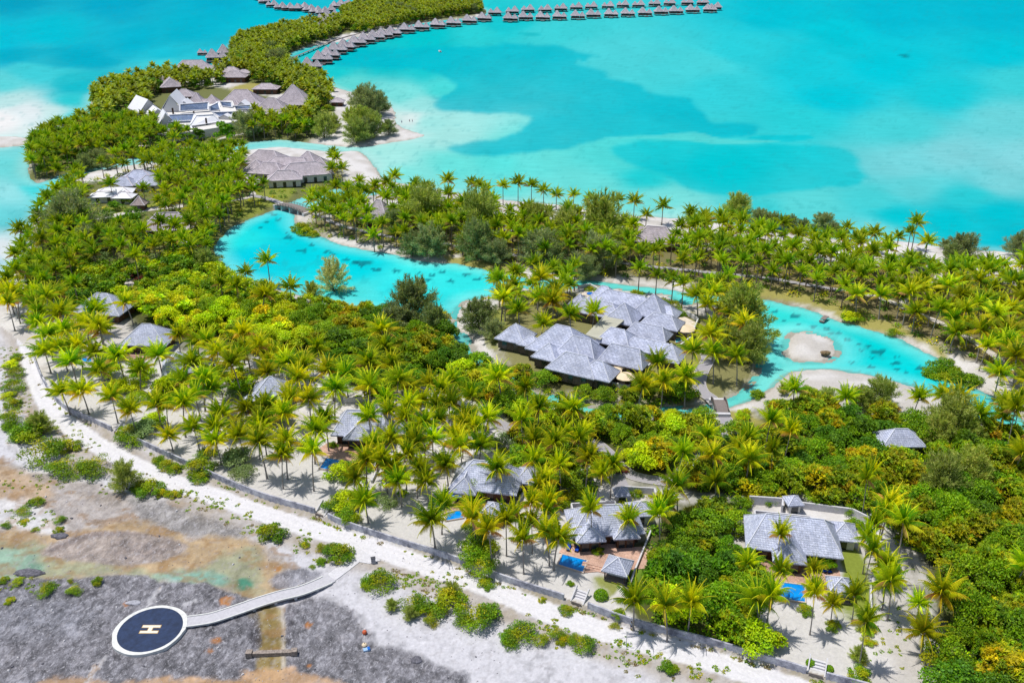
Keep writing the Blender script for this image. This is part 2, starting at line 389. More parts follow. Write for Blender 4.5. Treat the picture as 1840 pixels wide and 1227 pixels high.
# shore rim: damp tan / stony edge round the water
rim = sstep(4.0, .5, SD + (n2 - .5) * 2.5)
col[:] = col * (1 - .28 * rim[:, None]) + T(212, 200, 180) * .28 * rim[:, None]
rim2 = sstep(1.0, .0, SD + (n2 - .5) * 1.2)
col[:] = col * (1 - .6 * rim2[:, None]) + T(150, 146, 126) * .6 * rim2[:, None]
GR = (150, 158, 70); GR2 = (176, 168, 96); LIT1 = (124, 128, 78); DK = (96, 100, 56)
PAT = [  # forest floor, lawns
 ([(50,300),(165,190),(320,150),(540,190),(560,250),(300,270),(80,320)], LIT1, 3, 3),
 ([(415,120),(420,75),(600,45),(640,18),(860,14),(860,26),(700,46),(620,62),(530,90),(500,130),(560,150),(480,170)], LIT1, 3, 3),
 ([(110,340),(450,285),(560,290),(620,330),(430,400),(380,500),(200,560),(60,500),(80,420)], LIT1, 3, 3),
 ([(540,400),(700,384),(1000,420),(1240,450),(1240,500),(1000,485),(800,455),(620,425)], (136,130,88), 3, 3),
 ([(1240,446),(1500,474),(1840,512),(1900,700),(1760,650),(1620,590),(1460,545),(1250,515)], (140,130,92), 3, 3),
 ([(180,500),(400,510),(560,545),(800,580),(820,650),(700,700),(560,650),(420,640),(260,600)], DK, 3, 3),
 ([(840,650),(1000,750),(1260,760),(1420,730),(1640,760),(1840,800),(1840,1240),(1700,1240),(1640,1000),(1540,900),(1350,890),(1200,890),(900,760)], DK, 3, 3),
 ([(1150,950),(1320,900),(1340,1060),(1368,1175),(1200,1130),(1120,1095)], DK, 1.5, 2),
 ([(880,560),(1000,520),(1240,560),(1350,600),(1350,680),(1270,715),(1150,720),(960,680),(890,620)], (150,146,96), 2, 2),
 ([(840,640),(930,660),(1060,690),(1000,700),(900,670)], (120,118,70), 2, 2),
 # lawns
 ([(160,372),(235,372),(300,360),(300,368),(230,382),(165,385)], GR, .8, .5), ([(455,345),(500,330),(530,345),(470,372)], GR, 1.5, 1), ([(400,365),(460,358),(470,378),(420,392),(400,385)], GR, 1.5, 1),
 ([(415,158),(460,150),(470,165),(430,175)], GR2, 2, 1), ([(565,165),(600,190),(590,215),(560,205),(540,235),(520,230)], GR, 2, 1.5),
 ([(1065,1035),(1110,1040),(1112,1060),(1085,1078),(1068,1060)], (158,164,92), .5, .6), ([(1130,1002),(1165,980),(1150,1040),(1130,1050)], (120,150,50), .5, .4),
 ([(1510,990),(1540,985),(1570,1060),(1565,1120),(1500,1105),(1515,1060)], (146,160,66), .6, .8), ([(895,912),(935,870),(945,880),(915,925)], (130,158,60), .5, .4),
 ([(1290,735),(1340,735),(1370,760),(1310,770)], GR2, 1.5, 1.2), ([(1195,655),(1255,650),(1230,690),(1150,700),(1160,680)], (170,172,80), 1, 1),
 ([(1330,520),(1460,545),(1560,585),(1640,600),(1700,640),(1660,600),(1500,540),(1400,515)], GR2, 1.5, 1.5), ([(880,565),(910,560),(915,600),(880,620)], (156,160,80), 1, 1),
 ([(690,686),(730,676),(745,690),(700,712)], GR2, 1, 1), ([(800,455),(930,475),(900,488),(810,470)], GR2, 1, 1),
]
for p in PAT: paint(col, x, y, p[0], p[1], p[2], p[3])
# raked sand gardens of the villas
for p in ([(115,640),(300,640),(420,760),(560,800),(680,840),(800,880),(930,900),(1010,930),(1060,1060),(1040,1082),(920,1048),(780,996),(600,936),(460,888),(330,832),(215,775),(120,722)],
          [(1300,960),(1350,980),(1380,1080),(1530,1110),(1540,1180),(1560,1240),(1460,1212),(1370,1185),(1360,1100)], [(1000,930),(1070,1060),(1120,1090),(1080,1100),(1020,1080)]):
    paint(col, x, y, p, (226, 222, 218), 2, 2, .95)
# outer coral strip: white, greyer scrub verge, vehicle track
outd = sdf(x, y, inner_poly); strip = (outd < .3) & (y < 340); e = dline(x, y, wall_line)
tr = [p for p in Pn([(20,560),(45,600),(60,660),(90,730),(140,775),(215,822),(300,862),(390,893),(480,925),(560,950),(640,972),(720,1000),(800,1028),(880,1055),(960,1090),(1050,1122),(1140,1150),(1230,1172),(1330,1203),(1430,1236),(1560,1280)], OZ)]
dt = dline(x, y, smooth_line(tr, 4))
if True:
    g = np.where(strip, sstep(8, 2.2, dt), 0)
    base = T(226, 224, 230) * (1 - (.18 * sstep(.4, .75, n2))[:, None])
    col[:] = np.where(strip[:, None], base, col)
    verge = np.where(strip, sstep(1.7, 2.6, dt) * sstep(6.5, 3.5, dt + (n1 - .5) * 6) * sstep(.42, .62, fbm(x * .5, y * .5, 91, 4)), 0)
    col[:] = col * (1 - .75 * verge[:, None]) + T(172, 160, 138) * .75 * verge[:, None]
    v2 = np.where(strip, sstep(2.0, .6, e) * sstep(.4, .6, fbm(x * .7, y * .7, 92, 3)), 0)
    col[:] = col * (1 - .6 * v2[:, None]) + T(160, 152, 100) * .6 * v2[:, None]
    TRK = np.where(strip, sstep(2.8, 2.1, dt + (n2 - .5) * .8), 0); rut = TRK * (.82 + .18 * sstep(.2, .5, np.abs(dt - .95)))
# old reef flat: grey coral rock, tan algae, green pools
rock = np.zeros(len(x))
def rk(p, rgb, soft, warp, k=1.0, r=0.0, ws=.3, sp=0.0, seed=0):
    global rock
    m = paint(col, x, y, p, rgb, soft, warp, k, OZ, ws, sp, seed); rock = rock * (1 - m) + r * m
rk([(-300,820),(10,832),(60,868),(140,888),(215,888),(300,905),(380,925),(440,950),(490,990),(520,1040),(470,1080),(200,1060),(-300,1060)], (196,186,180), 1.2, 1.6, .95, .45, .25)
rk([(-300,800),(20,835),(100,880),(60,905),(30,890),(0,920),(-300,930)], (198,168,132), 1.8, 2.6, .75, .15, .2, seed=2)
rk([(40,850),(110,855),(220,888),(200,905),(110,880)], (172,160,150), 1.2, 1.5, .8, .5)
rk([(-60,905),(40,900),(110,930),(100,968),(60,960),(0,945),(-60,950)], (238,236,238), 1, 1.5, .9, .1)
rk([(225,895),(300,905),(385,930),(450,958),(430,975),(360,965),(320,962),(260,935)], (164,161,160), 1, 1.5, .75, .75, seed=3)
rk([(-200,960),(60,955),(135,955),(230,935),(300,950),(360,968),(420,965),(470,978),(505,1030),(500,1070),(440,1085),(380,1050),(250,1035),(120,1040),(20,1045),(-200,1050)], (196,168,126), 1.4, 2.0, .85, .1, .3, seed=4)
rk([(-200,975),(60,972),(80,1000),(180,1008),(270,1028),(330,1025),(390,1000),(440,985),(480,1010),(470,1060),(430,1070),(380,1048),(280,1036),(150,1035),(60,1045),(-200,1045)], (172,180,150), 1.6, 2.4, .8, .05, .3, seed=5)
rk([(-200,980),(40,985),(70,1010),(40,1035),(-200,1035)], (150,190,172), 1.8, 2.0, .75, 0, .3, seed=6)
rk([(270,1030),(330,1026),(400,1030),(400,1050),(330,1048)], (138,192,178), 1.2, 1.4, .8, 0, .3, seed=7)
rk([(50,1010),(75,1012),(72,1028),(50,1025)], (110,150,130), 1, .8, .7, 0)
rk([(425,1042),(440,1038),(455,1048),(445,1060),(428,1056)], (70,150,125), .7, .3, .9, 0)
rk([(75,992),(105,970),(150,958),(220,955),(290,962),(335,978),(330,992),(290,1008),(220,1015),(140,1008),(90,1000)], (190,176,168), .5, .5, .95, .55, seed=8)
rk([(80,992),(140,962),(215,953),(310,965),(230,962),(150,970),(100,990)], (146,132,128), .6, .4, .7, .5)
rk([(210,965),(300,975),(325,985),(270,1005),(220,1000)], (168,154,150), 1, 1, .6, .8, sp=.5)
GRY = (154,152,159)
rk([(-400,1045),(20,1040),(120,1040),(200,1034),(260,1034),(290,1046),(340,1048),(375,1048),(405,1062),(445,1072),(470,1082),(480,1110),(478,1260),(-400,1260)], GRY, .35, .5, 1, 1, .6, seed=9)
rk([(530,1082),(560,1072),(600,1080),(640,1108),(655,1130),(672,1150),(700,1160),(735,1175),(760,1180),(800,1200),(830,1235),(520,1260),(512,1150)], GRY, 1.1, 2.0, .97, 1, .5, seed=10)
rk([(488,1040),(510,1025),(545,1022),(575,1030),(560,1045),(520,1058),(495,1055)], (150,150,160), .8, .8, .85, .8)
rk([(-300,1068),(60,1060),(160,1100),(100,1140),(-300,1150)], (142,146,158), 3, 3, .35, 1, .3, seed=11)
rk([(440,1083),(462,1090),(505,1090),(512,1140),(508,1240),(455,1240),(468,1150)], (176,160,118), .5, .5, .95, .1, .6, seed=12)
rk([(466,1095),(500,1095),(502,1240),(468,1240)], (142,120,62), .6, .7, .8, .1, .8, sp=.3, seed=13)
rk([(450,1090),(463,1092),(470,1150),(462,1165),(450,1160)], (112,108,116), .4, .5, .7, 1, .8, seed=15)
rk([(512,1092),(528,1095),(522,1150),(512,1165)], (112,108,116), .5, .6, .7, 1, .8, seed=16)
rk([(506,1092),(511,1092),(512,1240),(506,1240)], (214,204,192), .2, .3, .8, .2, .8)
rk([(70,1222),(130,1216),(200,1226),(300,1216),(400,1222),(460,1200),(520,1200),(590,1222),(640,1260),(60,1260)], (216,176,136), .7, 1.2, .85, .1, .5, seed=14)
for cx, cy, w in ((405,1078,13),(388,1150,10),(226,1085,6),(553,1122,8),(500,1020,7),(376,1168,6),(557,1196,4)):
    rk([(cx-w,cy),(cx,cy-w*.6),(cx+w,cy-w*.3),(cx+w*.6,cy+w*.6),(cx-w*.5,cy+w*.6)], (200,132,64), .3, .5, .85, .1, 1.8, seed=cx % 9)
for a, b in (((285,1055),(262,1085)),((170,1190),(150,1226)),((185,1180),(160,1215)),((350,1075),(330,1084))):
    rk([a, (a[0]+6, a[1]+2), (b[0]+6, b[1]+3), b], (226,224,228), .3, .6, .8, .3, 1.5)
flat = np.where((outd < -6) & (y < 330), 1.0, 0.0) * sstep(.02, .12, np.abs(col - T(226, 224, 230)[None]).sum(1))
mt = fbm(x * .8 + 3, y * .8, 55, 5); m2 = fbm(x * .22, y * .22, 56, 4)
col *= (1 + flat * ((mt - .5) * .55 + (m2 - .5) * .5))[:, None]
br_ = flat * (toPx(x, y, OZ)[0] < 540) * (rock < .5) * sstep(.5, .7, fbm(x * .35, y * .5, 57, 5)) * .6
col[:] = col * (1 - br_[:, None]) + T(166, 130, 86) * br_[:, None]
vg_ = np.where(strip, sstep(2.2, 3.0, dt) * sstep(8.5, 4.5, dt + (n1 - .5) * 5), 0) * .6
col[:] = col * (1 - vg_[:, None]) + T(192, 180, 166) * vg_[:, None]
sp_ = ((outd < 0) & (y < 340)) * sstep(.62, .72, fbm(x * 1.6, y * 1.6, 58, 4)) * .35
col[:] = col * (1 - sp_[:, None]) + T(176, 170, 172) * sp_[:, None]
col[:] = col * (1 - .92 * rut[:, None]) + T(248, 245, 248) * .92 * rut[:, None]
GZT[0] = (Z.reshape(NY, NX), 92.0, 1700.0, 1.28)
me = np_mesh('ground', np.stack([x, y, Z], 1), quads(NY, NX), [], col, True)
a_ = me.attributes.new('rock', 'FLOAT', 'POINT'); a_.data.foreach_set('value', rock.astype(np.float32))
def mat_ground():
    g = N('sand_and_rock'); at = g('Attribute', attribute_name='Col'); rkk = g('Attribute', attribute_name='rock'); tc = g('TexCoord')
    n = g('TexNoise', {'Vector': (tc, 3), 'Scale': 1.7, 'Detail': 8.0, 'Roughness': .7}); r = g.ramp(n, [(.3, .84), (.65, 1.06)])
    m0 = g.mix(1.0, at, r, 'MULTIPLY')
    # coral rock: streaks running up and to the right, pale flecks, dark pits
    mp = g('Mapping', {'Vector': (tc, 3), 'Rotation': (0, 0, R(-52)), 'Scale': (1.0, .62, 1)})
    w = g('TexNoise', {'Vector': mp, 'Scale': .8, 'Detail': 12.0, 'Roughness': .8, 'Distortion': .25}); rw = g.ramp(w, [(.4, .45), (.5, .88), (.6, 1.42)])
    mp2 = g('Mapping', {'Vector': (tc, 3), 'Rotation': (0, 0, R(-40)), 'Scale': (1.0, .7, 1)}); f = g('TexNoise', {'Vector': mp2, 'Scale': 1.15, 'Detail': 12.0, 'Roughness': .88, 'Distortion': .4}); rf = g.ramp(f, [(.515, 0.0), (.60, 1.0)])
    d = g('TexNoise', {'Vector': (tc, 3), 'Scale': .22, 'Detail': 5.0, 'Roughness': .6}); rd = g.ramp(d, [(.35, .62), (.65, 1.2)])
    m1 = g.mix(1.0, at, rw, 'MULTIPLY'); m1 = g.mix(1.0, m1, rd, 'MULTIPLY')
    ff = g('Math', {0: (rf, 0), 1: .65}, operation='MULTIPLY')
    m1 = g.mix(ff, m1, T3(226, 224, 232))
    mm = g.n.new('ShaderNodeMix'); mm.data_type = 'RGBA'
    g.t.links.new(rkk.outputs[2], mm.inputs[0]); g.t.links.new(m0.outputs[2], mm.inputs[6]); g.t.links.new(m1.outputs[2], mm.inputs[7])
    b = g('BsdfPrincipled', {'Base Color': (mm, 2), 'Roughness': .95, 'Specular IOR Level': .1})
    hh = g('Math', {0: (w, 0), 1: (rkk, 2)}, operation='MULTIPLY'); h2 = g('Math', {0: hh, 1: (g('Math', {0: (n, 0), 1: .25}, operation='MULTIPLY'))}, operation='ADD')
    bp = g('Bump', {'Height': h2, 'Strength': 1.0, 'Distance': .5}); g.t.links.new(bp.outputs[0], b.inputs['Normal'])
    return g.fin(b)
me.materials.append(mat_ground())
keepm = (Z.reshape(NY, NX) > -.85); kq = keepm[:-1, :-1] | keepm[1:, 1:]
import bmesh
ground = obj('ground', me); tag(ground, 'white coral sand ground of the islet with grey reef rock at lower left', kind='structure')
GCOL = None

# ---- water
WS = [(0,0,0,160,196),(200,0,0,166,202),(400,5,0,172,206),(100,60,0,188,214),(0,70,0,188,216),(0,100,0,172,204),(150,100,0,174,205),(250,75,0,178,209),(300,100,20,188,214),(60,130,62,203,219),(120,140,50,199,215),(300,120,70,208,219),(130,155,10,184,205),(0,150,90,210,220),(20,175,185,225,225),(60,200,226,234,234),(10,215,240,238,235),(100,200,200,230,228),(90,235,215,232,230),(135,210,75,213,224),(130,180,40,203,218),(40,285,120,215,222),(10,300,110,215,222),(60,345,70,213,224),(20,350,150,225,232),(10,400,110,215,225),(45,420,200,225,228),(20,450,225,232,235),(5,480,170,210,225),(25,405,70,190,205),
 (480,40,0,188,214),(350,50,0,178,208),(420,20,0,180,210),(640,100,0,192,204),(600,130,20,200,210),(620,150,95,215,215),(700,120,0,193,206),(760,130,20,198,209),(800,165,70,213,217),(720,170,120,222,222),(760,190,150,225,225),(740,215,220,236,233),(780,222,160,230,228),(760,70,0,194,206),(900,45,20,198,212),(860,60,40,204,214),(1000,60,60,206,217),(1100,100,75,208,220),(1250,120,70,208,220),(1350,80,40,203,220),(1300,160,50,205,220),(1400,30,0,190,214),(1600,20,0,184,212),(1800,20,0,182,210),(1500,60,0,196,217),(1450,120,20,201,221),(1600,120,0,198,220),(1800,100,0,193,216),(1500,180,0,198,220),(1700,170,20,201,219),(1830,150,60,205,218),(1450,215,40,205,218),(1600,230,70,206,217),(1800,220,105,208,218),(1700,280,125,208,218),(1830,290,130,210,220),(1800,330,120,208,218),(1620,300,115,208,218),(1200,262,60,209,215),(1100,275,80,215,218),(900,290,90,222,222),(960,280,100,221,221),(800,240,165,228,225),(820,300,105,224,222),(700,290,165,230,225),(740,320,130,228,225),(900,330,100,222,222),(1050,330,105,220,220),(1180,350,118,221,220),(1150,310,30,205,215),(1300,300,0,200,212),(1380,380,60,205,215),(1450,370,90,210,216),(1560,360,70,205,215),(1600,390,0,197,214),(1700,400,0,195,214),(1800,385,0,194,214),(1750,355,40,201,215),(1640,340,95,207,217),(1550,420,110,215,222),(1840,430,0,190,212),(1200,385,150,226,224),(1000,360,140,225,222),(850,340,130,226,224),
 (480,400,0,203,221),(420,430,40,214,224),(550,450,0,203,223),(450,460,0,198,223),(620,480,0,206,224),(700,520,60,217,227),(740,500,70,221,227),(850,510,60,217,224),(780,560,30,204,214),(650,530,90,215,222),(830,600,60,180,200),(1000,512,20,196,200),(1120,515,60,203,203),(1250,540,60,204,207),(1400,560,60,209,211),(1400,620,90,215,218),(1360,660,70,198,208),(1560,620,0,206,217),(1650,680,0,206,219),(1740,710,0,192,202),(1500,580,50,207,214),(1320,720,60,198,196),(1100,742,70,203,194),(950,695,90,208,198),(840,625,60,178,180),(1400,675,120,215,210),(1420,600,110,220,222),(1800,750,60,198,204),(600,348,110,222,225)]
NYW, NXW = 430, 640
XW, YW = fan(100, 2600, NYW, NXW, 1.3); xw = XW.ravel(); yw = YW.ravel()
wx = (fbm(xw * .02, yw * .008, 41, 4) - .5); wy = (fbm(xw * .02 + 9, yw * .008 + 4, 43, 4) - .5)
sdw = land_sd(xw, yw)
def warped_px(ax, ay):
    u, v = toPx(xw, yw, 0.0); return u + wx * ax, v + wy * ay
u, v = warped_px(60, 26)
WK = np.array([.9, .86, .78])
ws = np.array(WS, float); wc = lin(ws[:, 2:]) / LIT
wm = wc.min(1, keepdims=True); wc = wm * .86 + (wc - wm) * WK
acc = np.zeros((len(xw), 3)); den = np.zeros(len(xw))
for s_, c_ in zip(ws, wc):
    d2 = (u - s_[0]) ** 2 + ((v - s_[1]) * 2.2) ** 2 + 300
    w_ = d2 ** -2.0; acc += w_[:, None] * c_; den += w_
cw = acc / den[:, None]
def wpatch(pts, rgb, soft, k, ax=18, ay=6):
    uu, vv = warped_px(ax, ay); h_ = (fbm(xw * .11, yw * .03, 47, 4) - .5); uu = uu + h_ * ax * 1.4; vv = vv + h_ * ay * .9; pl = smooth_poly(pts, 3); pl = pl * np.array([1, 2.0])
    d = sdf(uu, vv * 2.0, pl); m = sstep(-soft, soft, d) * k * (.8 + .35 * fbm(xw * .03, yw * .012, 49, 4))
    cw[:] = cw * (1 - m[:, None]) + (lin(rgb) / LIT * WK) * m[:, None]
wpatch([(600,118),(640,92),(760,84),(850,82),(920,81),(1005,83),(1040,94),(1070,102),(1045,115),(1085,125),(1095,140),(1150,152),(1170,165),(1240,177),(1250,185),(1270,205),(1285,220),(1340,222),(1360,230),(1340,245),(1300,250),(1240,245),(1180,245),(1090,245),(1015,265),(940,275),(850,280),(808,270),(815,263),(900,250),(935,240),(950,215),(930,207),(860,205),(800,200),(785,190),(795,175),(820,155),(760,128),(680,124)], (0,186,208), 9, .85, 24, 9)
wpatch([(1100,262),(1200,252),(1330,262),(1400,260),(1500,265),(1535,280),(1545,300),(1560,322),(1520,335),(1420,345),(1320,352),(1240,340),(1190,310),(1120,290)], (0,197,213), 9, .8)
wpatch([(1340,246),(1440,243),(1460,250),(1400,255)], (0,196,214), 3, .8, 6, 2)
wpatch([(1085,247),(1160,245),(1250,238),(1300,250),(1400,255),(1300,259),(1230,253),(1160,249)], (88,214,218), 3, .8, 6, 2)
wpatch([(930,61),(955,59),(975,62),(955,66)], (20,186,200), 3, .7, 4, 1); wpatch([(1612,100),(1625,99),(1640,101),(1625,103)], (0,120,140), 1.5, .9, 2, .5)
wpatch([(0,92),(120,88),(220,110),(130,122),(0,106)], (0,172,202), 8, .7); wpatch([(120,132),(230,128),(330,140),(180,162),(90,156)], (20,186,206), 8, .6)
CORAL = [(485,383,5),(492,387,6),(478,400,5),(520,427,9),(515,420,5),(545,451,10),(590,452,8),(600,458,5),(560,440,5),(571,462,4),(622,466,7),(650,474,16),(640,471,8),(675,485,10),(711,487,8),(734,494,6),(758,484,4),(754,491,5),(757,495,4),(776,495,7),(769,504,7),(795,489,7),(810,505,8),(838,494,8),(859,502,8),(884,500,7),(904,506,6),(886,518,7),(733,508,4),(470,410,5),(500,395,6),
 (1393,560,7),(1427,568,10),(1409,575,5),(1435,583,5),(1460,588,7),(1485,591,7),(1493,599,7),(1507,598,6),(1522,610,7),(1541,618,5),(1549,630,6),(1561,623,6),(1581,633,14),(1568,643,6),(1613,642,6),(1609,652,10),(1565,659,8),(1530,652,6),(1612,663,7),(1628,668,5),(1653,661,10),(1670,671,7),(1695,679,10),(1645,688,6),(1673,697,5),(1697,690,4),(1529,659,3),(1538,665,4),(1545,668,4),(1770,700,9),(1780,722,7),(1756,715,6)]
u0, v0 = toPx(xw, yw, 0.0)
for cx, cy, r_ in CORAL:
    m_ = (np.abs(u0 - cx) < 40) & (np.abs(v0 - cy) < 20)
    ang = np.arctan2(v0[m_] - cy, u0[m_] - cx); rr = r_ * (.95 + .3 * np.sin(ang * 3 + cx) + .15 * np.sin(ang * 7 + cy))
    d = np.sqrt((u0[m_] - cx) ** 2 + ((v0[m_] - cy) * 2.6) ** 2)
    k = sstep(1.15, .75, d / rr) * .8
    cw[m_] = cw[m_] * (1 - k[:, None]) + (lin((20, 112, 125)) / 1.55) * k[:, None]
# shallows: pale over sand right at the shore
sh = sstep(-9, 0, sdw) ; cw = cw * (1 - .35 * sh[:, None]) + (lin((196, 232, 226)) / 1.5) * .35 * sh[:, None]
edge = sstep(-1.5, -.1, sdw) * (yw < 480); cw = cw * (1 - .45 * edge[:, None]) + (lin((90, 150, 140)) / 1.55) * .45 * edge[:, None]
inn = (yw < 560) & (sdw > -45) & (sdf_box(xw, yw, lagoon, 60) > 0); cw = np.where(inn[:, None], cw * np.array([.75, 1.17, 1.17]), cw)
st = fbm(xw * .05, yw * .016, 61, 5); st2 = fbm(xw * .22, yw * .09, 62, 5); cw = cw * (.90 + .14 * st[:, None] + .06 * st2[:, None])
spk = sstep(.64, .72, fbm(xw * .30, yw * .16, 63, 5)) * sstep(-140, -20, sdw) * .22; cw = cw * (1 - spk[:, None]) + (lin((40, 160, 165)) / 1.55) * spk[:, None]
mew = np_mesh('lagoon_water', np.stack([xw, yw, np.zeros(len(xw))], 1), quads(NYW, NXW), [], cw, True)
def mat_water(use_attr=True):
    g = N('lagoon_water' if use_attr else 'open_water'); tc = g('TexCoord')
    if use_attr: at = g('Attribute', attribute_name='Col')
    else:
        nn = g('TexNoise', {'Vector': (tc, 3), 'Scale': .004, 'Detail': 5.0}); at = g.ramp(nn, [(.3, T3(0, 150, 188)), (.7, T3(0, 186, 212))])
    mp = g('Mapping', {'Vector': (tc, 3), 'Scale': (.35, 1.0, 1), 'Rotation': (0, 0, R(12))})
    n = g('TexNoise', {'Vector': mp, 'Scale': .25, 'Detail': 9.0, 'Roughness': .62}); r = g.ramp(n, [(.3, .93), (.7, 1.06)])
    m = g.mix(1.0, at, r, 'MULTIPLY')
    b = g('BsdfPrincipled', {'Base Color': (m, 2), 'Roughness': .3, 'IOR': 1.33, 'Specular IOR Level': 0.0}); gl = g('BsdfGlossy', {'Roughness': .22}); msx = g('MixShader', {0: .009, 1: b, 2: gl})
    n2 = g('TexNoise', {'Vector': mp, 'Scale': 1.1, 'Detail': 5.0, 'Roughness': .6})
    bp = g('Bump', {'Height': (n2, 0), 'Strength': .8, 'Distance': .5}); g.t.links.new(bp.outputs[0], b.inputs['Normal']); g.t.links.new(bp.outputs[0], gl.inputs['Normal'])
    return g.fin(msx)
mew.materials.append(mat_water())
tag(obj('lagoon_water', mew), 'turquoise lagoon water round the islet', kind='structure')
# open sea beyond the sheet, out to the horizon
k_ = 1.3 * 920 / F; h0 = (100 * CT + 46.5) * k_; h1 = (2600 * CT + 46.5) * k_; B_ = 30000
sea = MB()
sea.face([(-h1, 2600, -.01), (h1, 2600, -.01), (B_, B_, -.01), (-B_, B_, -.01)])
sea.face([(h0, 100, -.01), (B_, 100, -.01), (B_, B_, -.01), (h1, 2600, -.01)])
sea.face([(-B_, 100, -.01), (-h0, 100, -.01), (-h1, 2600, -.01), (-B_, B_, -.01)])
sea.build('sea_water', mat_water(False)); tag(bpy.data.objects['sea_water'], 'open lagoon water reaching the horizon', kind='structure')
bed = MB(); bed.face([(-B_, -B_, -1.2), (B_, -B_, -1.2), (B_, 101, -1.2), (-B_, 101, -1.2)])
bed.build('shore_ground', surf('shore_ground', T3(210, 202, 196), .9, .2, .2)); tag(bpy.data.objects['shore_ground'], 'sandy shore behind the viewer', kind='structure')

# ---- roads and paths as ribbons just above the ground, with kerbs
def ribbon(name, px, w, mat, label, dz=.05, n=6, kerb=True):
    pts = smooth_line(Pn(px, GZ), n); q = []
    for i in range(len(pts)):
        t = pts[min(i + 1, len(pts) - 1)] - pts[max(i - 1, 0)]; t /= np.linalg.norm(t) + 1e-9; q.append((-t[1], t[0]))
    q = np.array(q); L = pts + q * w / 2; Rr = pts - q * w / 2
    zz = np.maximum(height(pts[:, 0], pts[:, 1]), GZ * .55) + dz + .06
    b = MB()
    for i in range(len(pts) - 1):
        b.face([(*Rr[i], zz[i]), (*Rr[i + 1], zz[i + 1]), (*L[i + 1], zz[i + 1]), (*L[i], zz[i])])
    o = b.build(name, mat); tag(o, label, kind='structure')
    if kerb:
        kb = MB()
        for S, sg in ((L, 1), (Rr, -1)):
            A = S + q * sg * .14
            for i in range(len(pts) - 1):
                z0, z1 = zz[i] + .1, zz[i + 1] + .1; s, a = S, A
                kb.face([(*s[i], z0), (*s[i + 1], z1), (*a[i + 1], z1), (*a[i], z0)])
                kb.face([(*s[i], z0 - .25), (*s[i + 1], z1 - .25), (*s[i + 1], z1), (*s[i], z0)])
                kb.face([(*a[i], z0 - .25), (*a[i + 1], z1 - .25), (*a[i + 1], z1), (*a[i], z0)])
        tag(kb.build('kerb', M['kerb']), 'pale kerb along ' + label, kind='structure')
    ROADS.append((pts, w))
ROADS = []
ribbon('road', [(780,790),(835,745),(880,752),(905,765),(930,772),(985,785),(1020,790),(1065,795),(1090,812),(1115,840),(1140,856),(1180,864),(1215,868)], 3.0, M['road'], 'grey cart road curving through the garden behind the villas')
ribbon('road', [(862,762),(880,780),(890,800),(880,812)], 2.0, M['road'], 'short grey spur of the cart road towards the villa', kerb=False)
ribbon('road', [(1105,850),(1115,870),(1120,885)], 3.2, M['road'], 'grey forecourt spur of the cart road', .062, kerb=False)
ribbon('road', [(1265,625),(1272,645),(1262,665),(1256,685),(1262,700),(1278,712),(1288,722)], 3.4, M['road'], 'grey cart road east of the spa leading down to the bridge')
ribbon('road', [(1296,738),(1306,755),(1305,772),(1292,790),(1270,806),(1245,826),(1225,850)], 3.0, M['road'], 'grey cart road curving away below the small bridge')
ribbon('road', [(1384,768),(1350,775),(1325,782)], 2.0, M['road'], 'narrow grey path east of the bridge road', kerb=False)
ribbon('path', [(690,705),(720,718),(745,712),(765,704),(790,696)], 2.0, M['road'], 'grey garden path in the grove behind the villas', kerb=False)
ribbon('path', [(225,525),(234,505),(232,490),(240,480)], 3.0, M['roadb'], 'sandy cart path by the red bushes', kerb=False)
ribbon('path', [(350,395),(365,382),(372,368),(400,362),(435,358),(455,350),(440,335)], 2.6, M['roadb'], 'pale cart path west of the lagoon bridge', kerb=False)
ribbon('path', [(170,396),(205,388),(260,378),(330,370)], 5.0, M['roadb'], 'wide sandy cart lane behind the round thatched kiosk', kerb=False)
ribbon('path', [(455,352),(480,356),(503,362)], 3.2, M['road'], 'approach to the lagoon bridge', kerb=False)
ribbon('path', [(560,380),(600,400),(640,412),(700,425),(760,432),(900,455),(1000,465),(1080,468),(1160,478),(1240,486),(1300,492),(1380,500),(1430,508),(1500,520)], 2.4, M['road'], 'grey cart path along the far bank of the lagoon', kerb=False)
ribbon('path', [(1500,520),(1580,535),(1640,560),(1700,585),(1760,620),(1800,650),(1835,690),(1870,730)], 2.4, M['roadb'], 'pale cart path through the eastern palm grove', kerb=False)
ribbon('path', [(1690,490),(1680,505),(1650,520),(1620,545),(1640,560)], 2.4, M['roadb'], 'sandy path to the far beach', kerb=False)
ribbon('path', [(1775,805),(1800,820),(1830,828),(1870,840)], 2.4, M['roadb'], 'pale path at the right edge by the pond', kerb=False)
ribbon('path', [(230,200),(228,215),(226,232)], 6.0, M['roadb'], 'pale service lane in the northern grove', kerb=False)
ribbon('path', [(240,262),(300,264),(360,262),(400,248),(440,240)], 3.0, M['roadb'], 'pale lane below the reception building', kerb=False)
